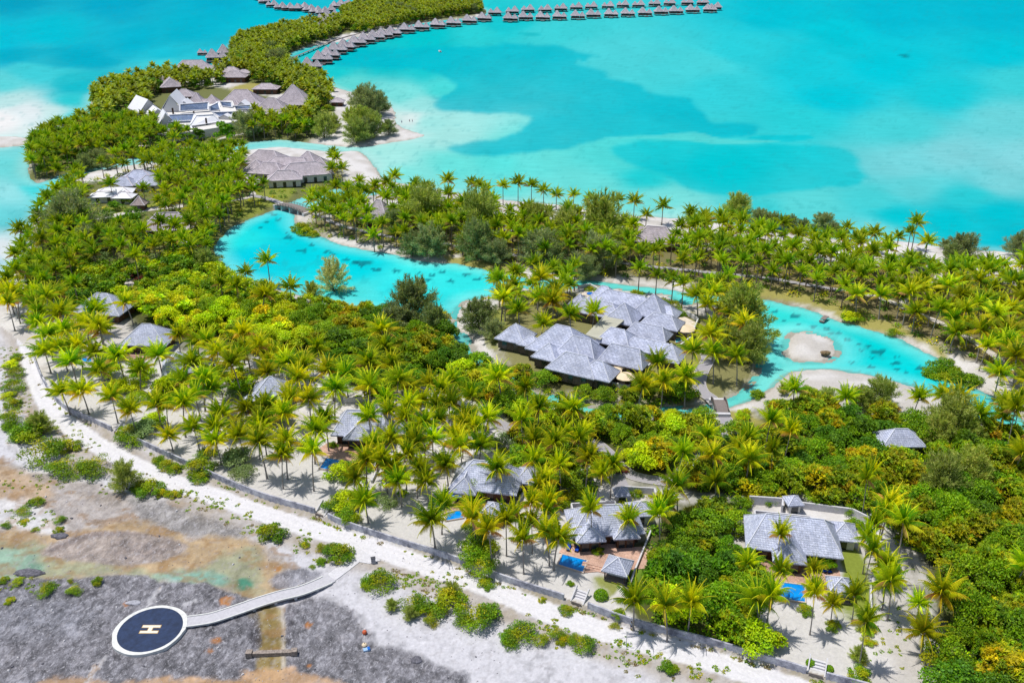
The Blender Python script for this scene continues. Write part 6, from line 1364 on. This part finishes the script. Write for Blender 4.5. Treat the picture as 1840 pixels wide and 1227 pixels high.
# visible ones, nearest first
vis = []; beyond = []
for a in pal_pts:
    u_, v_ = toPx(a[0], a[1], GZ + a[2])
    if -60 < u_ < 1880 and -40 < v_ < 1290: vis.append((a, v_))
    elif -160 < u_ < 2150 and v_ < 1290 and a[1] < 700: beyond.append((a, v_))
vis.sort(key=lambda q: -(q[0][1])); vis = vis[::-1]
near300 = vis[:300]; rest = vis[300:] + beyond
print('palms', len(pal_pts), 'visible', len(vis), 'hand', n_hand)
for i, (a, v_) in enumerate(near300):
    bx, by, hh, lx = a
    if lx is None:
        k = min(range(len(PALMS)), key=lambda j: abs(PALMS[j][2] - hh) + rng.uniform(0, 1.6)); rz = rng.uniform(0, 6.283)
    else:
        k = min(range(len(PALMS)), key=lambda j: abs(PALMS[j][2] - hh) + abs(abs(PALMS[j][3][0]) - abs(lx)) * .5 + rng.uniform(0, .5))
        base = math.atan2(PALMS[k][3][1], PALMS[k][3][0]); rz = (0 if lx > 0 else math.pi) - base + rng.uniform(-.3, .3)
    s = hh / PALMS[k][2]; ux_, vy_ = toPx(bx, by, GZ); sc = (.86 if by < 190 else 1.04) * (.68 if ux_ > 1365 and by < 175 and ux_ < 1560 else .88 if 915 < ux_ < 1130 and by < 175 else 1) * (.6 + .4 * s) * rng.uniform(.78, 1.14)
    word = 'tall' if hh > 8.6 else 'short' if hh < 6.4 else 'slender'
    o = place(PALMS[k][:2], ('palm', k), 'coconut_palm', 'palm tree', bx, by, sc, rz, word + (' leaning' if lx is not None and abs(lx) > 1.0 else '') + ' coconut palm', 'coconut palms of the island', sz=hh / PALMS[k][2] / sc)
# ---- remaining palms: one mass
def far_palm(seed, top, L=4.4, nf=17, m=4):
    r = np.random.RandomState(seed); V = []; Fc = []; K = []; n = 0; gy = C3(160,182,52); gd = C3(76,112,40); ye = C3(216,190,76)
    for i in range(nf):
        az = i * 2.4 + r.uniform(-.3, .3); age = i / (nf - 1); e = R(80 - 92 * age); d = np.array([math.cos(az), math.sin(az), 0]); side = np.array([-d[1], d[0], 0]); p = np.array([0, 0, top]); c = gd + (gy - gd) * r.uniform(.1, 1)
        if age > .75 and r.rand() < .35: c = c * .4 + ye * .6
        wid = [.15, .75, .95, .7, .1]; ln = L * r.uniform(.85, 1.1); prev = None
        for k in range(m + 1):
            z = np.array([0, 0, -.35 * wid[k]]); jl, jr = r.uniform(.75, 1.25, 2)
            cur = (p + side * wid[k] * jl + z, p.copy(), p - side * wid[k] * jr + z)
            if prev:
                for a_, b_ in ((0, 1), (1, 2)):
                    V += [prev[a_], prev[b_], cur[b_], cur[a_] - d * .35 * (1 if a_ == 0 else 0)]; Fc.append((n, n + 1, n + 2, n + 3)); K += [c * r.uniform(.75, 1.2)] * 4; n += 4
            prev = cur; p = p + (d * math.cos(e) + np.array([0, 0, math.sin(e)])) * ln / m; e -= R(70) / m * (.6 + .6 * k / m * 2)
    a0 = np.array([-.16, 0, 0]); b0 = np.array([.16, 0, 0]); c0 = np.array([0, .16, 0]); t_ = np.array([0, 0, top]); tc = C3(150,142,132)
    for u1, u2 in ((a0, b0), (b0, c0), (c0, a0)): V += [u1, u2, u2 * .6 + t_, u1 * .6 + t_]; Fc.append((n, n + 1, n + 2, n + 3)); K += [tc] * 4; n += 4
    return np.array(V), np.array(Fc), np.array(K)
FP = [far_palm(i, t) for i, t in enumerate((6.5, 7.5, 8.5, 9.3))]
FPn = [(lambda z: z)(palm_crown(300 + i, top=t, nf=17, segs=3, leaf=8, lw=.34)) for i, t in enumerate((6.8, 8.2, 9.2))]
Vs, Qs, Ks, n0 = [], [], [], 0; Vt, Qt, Kt, n1_ = [], [], [], 0
RX = np.array([q[0][0] for q in rest]); RY = np.array([q[0][1] for q in rest]); RZh = height(RX, RY)
for i, (a, v_) in enumerate(rest):
    ang = nr.uniform(0, 6.283); c, s = math.cos(ang), math.sin(ang); sc = nr.uniform(.85, 1.15); hue = nr.uniform(.72, 1.28) * (.84 if a[1] >= 520 else 1); warm = nr.uniform(.9, 1.12)
    if a[1] < 520:
        V, Q, K = FPn[i % 3]; V, K = V * sc, K * hue * np.array([warm, 1, 1])
        W = np.stack([V[:, 0] * c - V[:, 1] * s + a[0], V[:, 0] * s + V[:, 1] * c + a[1], V[:, 2] + RZh[i]], 1); Vt.append(W); Qt.append(Q + n1_); Kt.append(K); n1_ += len(V)
        tr = trunk_mb(FPn[i % 3][0][0][2] * sc, (0, 0)); W = np.array(tr.v); W = W + np.array([a[0], a[1], RZh[i]]); q4 = [f for f in tr.f if len(f) == 4]
        Vs.append(W); Qs.append(np.array(q4) + n0); Ks.append(np.repeat(C3(140,130,120)[None] * 1.0, len(W), 0)); n0 += len(W)
    else:
        V, Q, K = FP[i % 4]; V, K = V * sc, K * hue * np.array([warm, 1, 1])
        W = np.stack([V[:, 0] * c - V[:, 1] * s + a[0], V[:, 0] * s + V[:, 1] * c + a[1], V[:, 2] + RZh[i]], 1); Vs.append(W); Qs.append(Q + n0); Ks.append(K); n0 += len(V)
# far shrubs under the groves join as ground thicket
far_g = obj('palm_grove', np_mesh('palm_grove', np.concatenate(Vt), np.concatenate(Qt), M['leafp'], np.concatenate(Kt)))
tag(far_g, 'dense mass of coconut palm crowns beyond the inner lagoon', 'palm grove', kind='stuff')
far_h = obj('palm_grove', np_mesh('palm_grove_far', np.concatenate(Vs), np.concatenate(Qs), M['leafp'], np.concatenate(Ks)))
tag(far_h, 'distant mass of coconut palms on the northern islet and spit', 'palm grove', kind='stuff')

occ_iw = []
for i, (a, b, rp, tone) in enumerate(IW):
    x0, y0, _ = P(a, b, GZ + 3.2); s = rp / scale_at(b + 15) / 4.1; kk = i % len(IRON[tone]); occ_iw.append((x0, y0, rp / scale_at(b) * .8))
    look = {'dark': 'dark feathery ironwood tree', 'mid': 'grey green feathery ironwood tree', 'pale': 'pale wispy ironwood tree'}[tone]
    place(IRON[tone][kk], ('iron', tone, kk), 'ironwood_tree', 'ironwood tree', x0, y0, max(.3, min(2.3, s)), rng.uniform(0, 6.28), look, 'feathery ironwood trees', sz=rng.uniform(.8, 1.0) if tone != 'mid' else rng.uniform(.85, 1.15))
# ---- shrubs read from the photograph: (px, py centre, radius px, tone)
SH = [(20,745,18,'green'),(55,765,26,'green'),(40,770,18,'dark'),(77,806,30,'green'),(120,795,16,'olive'),(112,832,24,'green'),(168,832,24,'green'),(140,838,18,'green'),(268,872,18,'green'),(250,868,12,'green'),(62,894,11,'green'),(38,914,12,'green'),(10,936,8,'green'),(22,690,16,'green'),(25,665,14,'green'),(15,650,11,'lime'),(30,635,10,'green'),(22,720,12,'green'),(15,705,10,'lime'),(12,760,12,'dark'),(290,880,9,'olive'),(312,882,9,'olive'),
 (228,785,20,'dark'),(232,772,16,'green'),(262,768,24,'grey'),(272,755,18,'lime'),(297,828,13,'green'),(285,822,11,'green'),(314,836,11,'green'),(228,690,22,'lime'),(290,700,26,'lime'),(250,712,18,'lime'),(205,690,14,'green'),(360,835,20,'green'),(372,815,18,'green'),(356,850,14,'green'),(424,705,20,'grey'),(420,820,22,'grey'),(440,850,20,'grey'),(430,760,20,'green'),(487,950,19,'green'),(470,945,7,'olive'),(610,985,20,'green'),(595,980,12,'green'),(575,1003,9,'green'),(560,1012,5,'green'),(578,978,9,'olive'),(547,972,7,'olive'),
 (680,1036,24,'green'),(665,1038,14,'green'),(742,1075,20,'green'),(758,1088,14,'green'),(802,1075,26,'green'),(785,1090,14,'olive'),(860,1100,28,'green'),(880,1090,18,'green'),(835,1108,14,'green'),(775,1108,12,'olive'),(850,1000,24,'green'),(858,975,26,'green'),(868,1015,22,'green'),(852,945,18,'green'),(873,1040,12,'green'),(912,1137,14,'green'),(938,1128,22,'green'),(925,1140,18,'green'),(972,1142,13,'olive'),(1004,1130,14,'green'),(1012,1142,10,'olive'),(1049,1150,18,'green'),(1035,1142,12,'green'),
 (1200,1190,14,'green'),(1017,1089,10,'green'),(1024,1047,6,'green'),(1110,1102,11,'green'),(975,1070,6,'olive'),(1105,1118,8,'olive'),(1447,1095,11,'green'),(1497,1122,11,'green'),(1546,1210,16,'green'),(1556,1130,12,'yellow'),(1560,1150,10,'yellow'),(1545,1180,12,'olive'),(79,1055,13,'green'),(83,1045,11,'green'),(132,1052,12,'green'),(175,1037,9,'green'),(5,1035,7,'green'),(28,1038,10,'olive'),(15,1072,7,'olive'),(105,927,9,'green'),(104,945,8,'green'),(125,1036,5,'olive'),(42,930,6,'olive'),(62,945,6,'green'),
 (640,985,0,'green'),(620,895,24,'lime'),(600,905,18,'green'),(625,925,18,'green'),(650,895,18,'green'),(690,900,16,'grey'),(610,850,22,'lime'),(640,835,18,'green'),(735,760,12,'green'),(1075,988,9,'green'),(650,800,10,'green'),(555,800,12,'green'),(598,800,8,'green'),(880,792,12,'green'),(915,790,20,'grey'),(540,400,14,'green'),(550,408,12,'green'),(560,412,10,'green'),(1525,562,14,'lime'),(1540,565,12,'green'),(1610,590,12,'green'),(1500,835,1,'green'),
 (1545,795,16,'autumn'),(1560,785,16,'autumn'),(1540,780,12,'autumn'),(255,500,12,'pink'),(242,495,8,'pink'),(1115,840,11,'pink'),(1105,833,9,'pink'),(590,195,8,'green'),(640,330,1,'green'),(1700,645,22,'green'),(1680,655,18,'green'),(1720,665,18,'green'),(1745,675,18,'dark'),(1090,525,10,'green'),(1120,530,10,'green'),(1075,518,9,'green'),(1145,527,12,'green'),(1190,540,14,'green'),(1210,545,12,'green'),(1222,560,10,'dark'),(1060,517,8,'green'),
 (395,340,10,'dark'),(402,375,12,'green'),(388,385,12,'green'),(1255,775,0,'green'),(1340,740,12,'yellow'),(1335,745,10,'lime'),(1280,745,9,'yellow'),(1360,700,12,'green'),(1395,725,14,'green'),(230,360,10,'green'),(545,420,0,'green'),(1290,735,6,'green'),(1380,893,14,'green'),(1330,902,16,'green'),(1352,890,12,'olive'),(1465,892,13,'green'),(1500,903,15,'grey'),(1530,915,14,'green'),(1450,878,12,'dark'),(1400,880,12,'green'),(1540,940,14,'green'),(1335,925,12,'dark'),(1120,905,10,'green'),(1180,895,14,'olive'),(1145,885,10,'green'),(1060,880,12,'green'),(1040,890,14,'green'),(1010,900,14,'olive'),(930,815,14,'green'),(960,820,16,'green'),(905,812,10,'olive')]
def shrub(a, b, rp, tone, ball=False, look=None):
    s = rp / scale_at(b) / 1.7; zz = GZ
    x0, y0, _ = P(a, b, zz + .9 * s); key = ('shrub', tone, 0)
    if ball: me, key, nm = [BALL], ('ball',), 'round clipped bush'
    else: k = rng.randrange(len(SHRUBS[tone])); me, key = [SHRUBS[tone][k]], ('shrub', tone, k); nm = {'green': 'low green shrub', 'lime': 'bright lime green shrub', 'dark': 'dark green shrub', 'olive': 'sparse olive scrub bush', 'autumn': 'orange brown bush', 'grey': 'grey green open shrub', 'pink': 'pink flowering bush', 'yellow': 'yellow leaved bush'}[tone]
    place(me, key, 'shrub', 'shrub', x0, y0, s, rng.uniform(0, 6.28), look or nm, 'leafy shrubs', sz=rng.uniform(.75, 1.05) if not ball else 1)
occ_sh = []
for q in SH:
    if q[2] > 2: shrub(*q); occ_sh.append(P(q[0], q[1], GZ)[:2] + (q[2] / scale_at(q[1]),))
for q in ((1457,1188,11),(1491,1199,10),(1080,1066,17)): shrub(*q, 'green', True)
# round trees at the terraces
for q, l in (((849,872,21), 'round clipped tree before the eave'), ((1467,993,17), 'round green tree over the terrace'), ((1488,996,15), 'round green tree over the terrace'), ((676,700,24), 'round olive tree')):
    x0, y0, _ = P(q[0], q[1], GZ + 3); s = q[2] / scale_at(q[1]) / 3.2; place(TREES['green'][0] if q[0] != 676 else TREES['olive'][0], ('tree', 'green', 0) if q[0] != 676 else ('tree', 'olive', 0), 'broadleaf_tree', 'broadleaf tree', x0, y0, s, 1.0, l, 'broadleaf trees', sz=1.25); FOOT.append((x0, y0, 2))
# ---- broadleaf canopy
TP = [([(60,400),(200,375),(380,430),(380,500),(100,520)], ['dark','green','grey','dark']),([(250,470),(330,470),(400,500),(380,520),(250,510)], ['lime','green','lime']),([(60,470),(180,470),(230,500),(200,540),(110,540)], ['green','dark','green','lime']),([(180,505),(270,500),(400,520),(480,530),(420,600),(330,600),(250,560)], ['lime','lime','lime','green']), ([(380,500),(440,520),(560,548),(560,620),(470,640),(400,600)], ['lime','lime','lime','green','yellow']),
 ([(480,540),(640,558),(800,582),(830,650),(760,690),(680,680),(600,640),(520,620)], ['green','dark','dark','green','olive','olive','green']), ([(560,600),(700,620),(780,650),(740,700),(640,690),(600,650)], ['green','green','dark']),
 ([(840,640),(930,660),(1000,690),(1060,700),(1050,720),(960,700),(880,680),(850,665)], ['green','green','olive']), ([(1060,700),(1240,690),(1285,715),(1240,728),(1100,728)], ['green','dark','green']), ([(790,670),(860,665),(930,705),(1000,745),(1060,760),(1040,790),(960,770),(880,730),(800,690)], ['green','lime','green','olive']),
 ([(1040,760),(1260,755),(1290,790),(1250,830),(1200,855),(1150,845),(1100,800)], ['olive','yellow','lime','green','green','green']), ([(1260,840),(1310,790),(1400,760),(1460,720),(1500,735),(1580,780),(1580,900),(1520,920),(1440,880),(1350,890),(1240,880)], ['green','green','olive','dark']),
 ([(1560,750),(1660,760),(1850,800),(2080,850),(2080,960),(1850,900),(1700,920),(1560,900)], ['olive','olive','green','green','green','dark']), ([(1560,900),(1700,910),(1850,880),(2060,900),(2060,1120),(1850,1060),(1760,1080),(1690,1010),(1600,960)], ['olive','green','olive','green','green','dark']),
 ([(1720,1040),(1850,1040),(2060,1100),(2060,1300),(1850,1260),(1700,1260),(1690,1160),(1740,1110)], ['dark','green','green','olive']), ([(1175,950),(1310,900),(1330,960),(1350,1060),(1300,1070),(1165,1060)], ['green','green','dark','green','dark','autumn']), ([(1165,1085),(1200,1060),(1350,1060),(1368,1165),(1250,1140),(1160,1112)], ['green','lime','green']),
 ([(930,760),(1040,790),(1090,840),(1060,880),(950,900),(920,850)], ['green','olive','green']), ([(60,480),(180,480),(220,530),(120,560),(60,540)], ['green','dark','lime']), ([(310,460),(380,470),(400,500),(330,510)], ['green','grey']), ([(100,660),(420,680),(500,760),(400,740),(200,700)], ['lime'])]
tr_pts = []
occ0 = [(a[0], a[1], 2.0) for a in pal_pts if a[1] < 480] + [(a, b, min(c, 3)) for a, b, c in occ_iw]
for i, (poly, tones) in enumerate(TP):
    q = fill([poly], 4.1 if i not in (0, 20) else 9, occ0 + [(a[0], a[1], 4.1) for a in tr_pts], 4, 1.2, 40 + i, keep=-3.0)
    tr_pts += [(a[0], a[1], tones) for a in q]
tr_pts = [a for a in tr_pts if -60 < toPx(a[0], a[1], 4)[0] < 2150 and toPx(a[0], a[1], 4)[1] < 1300]; tr_pts.sort(key=lambda a: a[1] + 2000 * (toPx(a[0], a[1], 3)[0] > 1870))
print('broadleaf', len(tr_pts))
LK = {'green': 'mid green broadleaf tree', 'lime': 'lime green broadleaf tree', 'dark': 'dark green broadleaf tree', 'olive': 'olive green broadleaf tree', 'autumn': 'reddish orange leaved tree', 'grey': 'grey green broadleaf tree', 'yellow': 'yellowish broadleaf tree'}
mass = []; MC = {}; MCD = leaf_cloud(977, 3.6, 5.2, 900, .42, PAL['dark'], .3, 14)
for i, (a, b, tones) in enumerate(tr_pts):
    tone = rng.choice(tones); k = rng.randrange(len(TREES[tone])); s = rng.uniform(.7, 1.25)
    if i < 296: place(TREES[tone][k], ('tree', tone, k), 'broadleaf_tree', 'broadleaf tree', a, b, s, rng.uniform(0, 6.28), LK[tone], 'broadleaf trees', sz=rng.uniform(.8, 1.25))
    else: mass.append((a, b, tone, k, s))
# ---- thickets and scrub nobody could count
def scatter_leaves(name, label, spec, size, mat='leafb', seed=5):
    """spec: (x, y, z0, radius, height, n, palette)"""
    r = np.random.RandomState(seed); Vs, Ks = [], []
    for (a, b, z0, rad, h, n, pal) in spec:
        d = r.normal(size=(n, 3)); d /= np.linalg.norm(d, axis=1)[:, None]; d[:, 2] = np.abs(d[:, 2]); q = r.uniform(.55, 1.05, n)[:, None]
        c = d * q * np.array([rad, rad, h]) + np.array([a, b, z0]); nn = d * .6 + r.normal(size=(n, 3)) * .5 + np.array([0, 0, .6]); nn /= np.linalg.norm(nn, axis=1)[:, None]
        t = np.cross(nn, r.normal(size=(n, 3))); t /= np.linalg.norm(t, axis=1)[:, None]; bb = np.cross(nn, t); s = (size * r.uniform(.6, 1.3, n))[:, None]
        Vs.append(np.stack([c - t * s, c - bb * s * .6, c + t * s, c + bb * s * .6], 1).reshape(-1, 3)); Ks.append(np.repeat(np.array(pal)[r.randint(0, len(pal), n)] * r.uniform(.7, 1.25, n)[:, None], 4, 0))
    V = np.concatenate(Vs); K = np.concatenate(Ks); n = len(V) // 4
    return tag(obj(name, np_mesh(name, V, np.arange(4 * n).reshape(n, 4), M[mat], K)), label, 'undergrowth', kind='stuff')
spec = []
und = fill([t[0] for t in TP[1:20]], 2.7, [], 3, .2, 90, hmin=.8, keep=-.8)
for a, b in und: spec.append((a, b, gz(a, b) - .1, nr.uniform(1.5, 2.4), nr.uniform(.9, 2.4), 120, (GREEN + OLIVE, DARKG + GREEN, LIME + GREEN)[nr.randint(3)]))
und2 = fill(PF_mid, 4.6, [], 5, .3, 91, hmin=2.0)
for a, b in und2: spec.append((a, b, gz(a, b) - .1, nr.uniform(1.2, 2.6), nr.uniform(.9, 2.6), 80, (GREEN + OLIVE, DARKG, OLIVE + YEL)[nr.randint(3)]))
und3 = fill(PF_far, 5.5, [], 8, .3, 92, hmin=2.5)
for a, b in und3: spec.append((a, b, gz(a, b) - .1, nr.uniform(1.5, 3.2), nr.uniform(1.2, 2.6), 26, GREEN + DARKG))
mV, mK = [], []
for a, b, tone, k, s in mass:
    key = (tone, k)
    if key not in MC: MC[key] = leaf_cloud(900 + k + len(tone) * 7, 3.6, 4.8, 1100, .36, PAL[tone], .5, 14)
    V, Q, K = MC[key]; an = nr.uniform(0, 6.28); c_, s_ = math.cos(an), math.sin(an); V = V * s; mV.append(np.stack([V[:, 0] * c_ - V[:, 1] * s_ + a, V[:, 0] * s_ + V[:, 1] * c_ + b, V[:, 2] + gz(a, b)], 1)); mK.append(K * nr.uniform(.85, 1.15))
if mV:
    V = np.concatenate(mV); tag(obj('thicket', np_mesh('thicket', V, np.arange(len(V)).reshape(-1, 4), M['leafb'], np.concatenate(mK))), 'continuous leafy thicket along the south shore of the inner lagoon', 'thicket', kind='stuff')
und4 = fill([PF_near[0], PF_near[1]], 4.2, [], 5, .3, 93)
for a, b in und4: spec.append((a, b, gz(a, b) - .1, nr.uniform(1.0, 2.0), nr.uniform(.6, 1.4), 90, LIME + GREEN))
wV, wK = [], []
for a, b in fill(PF_far, 8.5, [], 6, .3, 95, hmin=2.0, keep=5):
    V, Q, K = (MC[('green', 0)] if ('green', 0) in MC and nr.rand() < .4 else MCD); s = nr.uniform(.9, 1.7); wV.append(V * s * np.array([1, 1, 1.15]) + np.array([a, b, GZ])); wK.append(K * nr.uniform(.6, 1.1))
V = np.concatenate(wV); tag(obj('woodland', np_mesh('woodland', V, np.arange(len(V)).reshape(-1, 4), M['leafb'], np.concatenate(wK))), 'dark broadleaf woodland among the far northern palms', 'woodland', kind='stuff')
scatter_leaves('undergrowth', 'dense leafy undergrowth beneath the palms and trees', spec, .3)
spec = []
SCR = [[(0,650),(30,640),(50,700),(60,740),(0,740)], [(60,850),(140,862),(110,880),(60,870)], [(130,760),(180,800),(160,815),(120,790)], [(0,625),(30,625),(40,660),(0,660)]]
for a, b in fill(SCR, 1.5, [], 1, 0, 94, OZ, hmin=.2, road=False): spec.append((a, b, gz(a, b) - .03, nr.uniform(.3, .9), nr.uniform(.15, .4), 34, GREEN + OLIVE))
for k in range(760):
    i = nr.randint(len(WALL_PX) - 1); t = nr.rand(); p = np.array(WALL_PX[i]) * (1 - t) + np.array(WALL_PX[i + 1]) * t
    q = Pn([p], OZ)[0]; wd = Pn([WALL_PX[i + 1]], OZ)[0] - Pn([WALL_PX[i]], OZ)[0]; wd /= np.linalg.norm(wd); nv = np.array([wd[1], -wd[0]])
    if nv[1] > 0: nv = -nv
    off = nr.choice([nr.uniform(.4, 1.2), nr.uniform(6.5, 11)], p=[.35, .65]); q = q + nv * off
    if fbm(np.array([q[0] * .3]), np.array([q[1] * .3]), 91, 3)[0] < .47: continue
    s = nr.uniform(.15, .75); spec.append((q[0], q[1], gz(*q) - .03, s, s * .5, int(14 + 40 * s), (OLIVE, GREEN, [C3(170,160,120), C3(150,150,90), C3(140,120,90)])[nr.randint(3)]))
for p, n in (((545,965,20,10), 16), ((330,885,40,8), 30), ((385,905,40,10), 34), ((40,870,40,12), 20), ((190,880,30,8), 6), ((1110,1160,40,10), 24), ((980,1125,40,14), 26), ((1160,1180,50,10), 26), ((800,1045,40,14), 30), ((740,1040,30,10), 20), ((60,930,40,16), 20), ((1600,1150,40,50), 26), ((1270,1200,40,8), 14), ((440,928,25,6), 14), ((40,1045,40,12), 14)):
    for k in range(n):
        a, b = p[0] + nr.normal() * p[2] * .6, p[1] + nr.normal() * p[3] * .6; x0, y0, _ = P(a, b, OZ); s = nr.uniform(.15, .6); spec.append((x0, y0, gz(x0, y0) - .03, s, s * .55, int(12 + 40 * s), (OLIVE, GREEN, GREEN)[nr.randint(3)]))
scatter_leaves('beach_scrub', 'low patchy scrub creeping over the white sand strip', spec, .14, seed=8)
# small stones and coral rubble on the strip
rb = MB()
for k in range(1500):
    a, b = nr.uniform(-20, 900), nr.uniform(850, 1225); x0, y0, _ = P(a, b, OZ)
    if sdf(np.array([x0]), np.array([y0]), inner_poly)[0] > -1 or y0 > 320: continue
    s = nr.uniform(.04, .16) if nr.rand() < .93 else nr.uniform(.18, .4); rb.box(x0, y0, gz(x0, y0) - .05, gz(x0, y0) + s * .6, s * 1.6, s * 1.1, nr.uniform(0, 3), int(nr.rand() < .4), .6)
tag(rb.build('coral_rubble', [surf('pale_rubble', T3(214,210,212), .9, 5, .2), surf('dark_rubble', T3(120,118,126), .9, 5, .3)]), 'loose coral rubble strewn over the reef flat', 'rubble', kind='stuff')

# ------------------------------------------------ labels that single each plant out
RX = np.array([[q[3], q[4]] for q in REC]); near = ((RX[:, None, :] - LMW[None]) ** 2).sum(2).argmin(1)
grp = {}
for i, q in enumerate(REC): grp.setdefault((q[1], q[2], int(near[i])), []).append(i)
for (cat, look, l), idx in grp.items():
    ph = LM[l][1]; idx.sort(key=lambda i: toPx(REC[i][3], REC[i][4], GZ)[0])
    for k, i in enumerate(idx):
        o = REC[i][0]
        if len(idx) == 1: o['label'] = '%s %s' % (look, ph)
        elif len(idx) == 2: o['label'] = '%s %s, %s of two' % (look, ph, ('left', 'right')[k])
        else: o['label'] = '%s %s, %s from left' % (look, ph, ordinal(k))
# ================================================================ camera, light, world
cam = bpy.data.cameras.new('camera'); co = bpy.data.objects.new('camera', cam); link(co)
cam.sensor_width = 36; cam.lens = F / 1840 * 36; cam.clip_start = 1; cam.clip_end = 60000
co.location = (0, 0, CZ); co.rotation_euler = (R(90) - PITCH, 0, 0); bpy.context.scene.camera = co
sun_dir = Vector((-.31, .05, .95)).normalized(); EL = math.asin(sun_dir.z); AZ = math.atan2(sun_dir.x, sun_dir.y)
sl = bpy.data.lights.new('sun', 'SUN'); sl.energy = 4.45; sl.angle = R(.53); sl.color = (1.0, .965, .9)
so = bpy.data.objects.new('sun', sl); link(so); so.rotation_euler = sun_dir.to_track_quat('Z', 'Y').to_euler(); so.location = (0, 0, 300)
w = bpy.data.worlds.new('World'); bpy.context.scene.world = w; w.use_nodes = True; nt = w.node_tree; nt.nodes.clear()
sk = nt.nodes.new('ShaderNodeTexSky'); sk.sky_type = 'NISHITA'; sk.sun_disc = False; sk.sun_elevation = EL; sk.sun_rotation = AZ
bg = nt.nodes.new('ShaderNodeBackground'); bg.inputs[1].default_value = .12; ow = nt.nodes.new('ShaderNodeOutputWorld')
nt.links.new(sk.outputs[0], bg.inputs[0]); nt.links.new(bg.outputs[0], ow.inputs[0])
sc = bpy.context.scene; sc.view_settings.view_transform = 'Standard'; sc.view_settings.look = 'None'; sc.view_settings.exposure = 0.0; sc.view_settings.gamma = 1.0
sc.cycles.max_bounces = 6; sc.cycles.diffuse_bounces = 3; sc.cycles.transmission_bounces = 3; sc.cycles.use_denoising = True
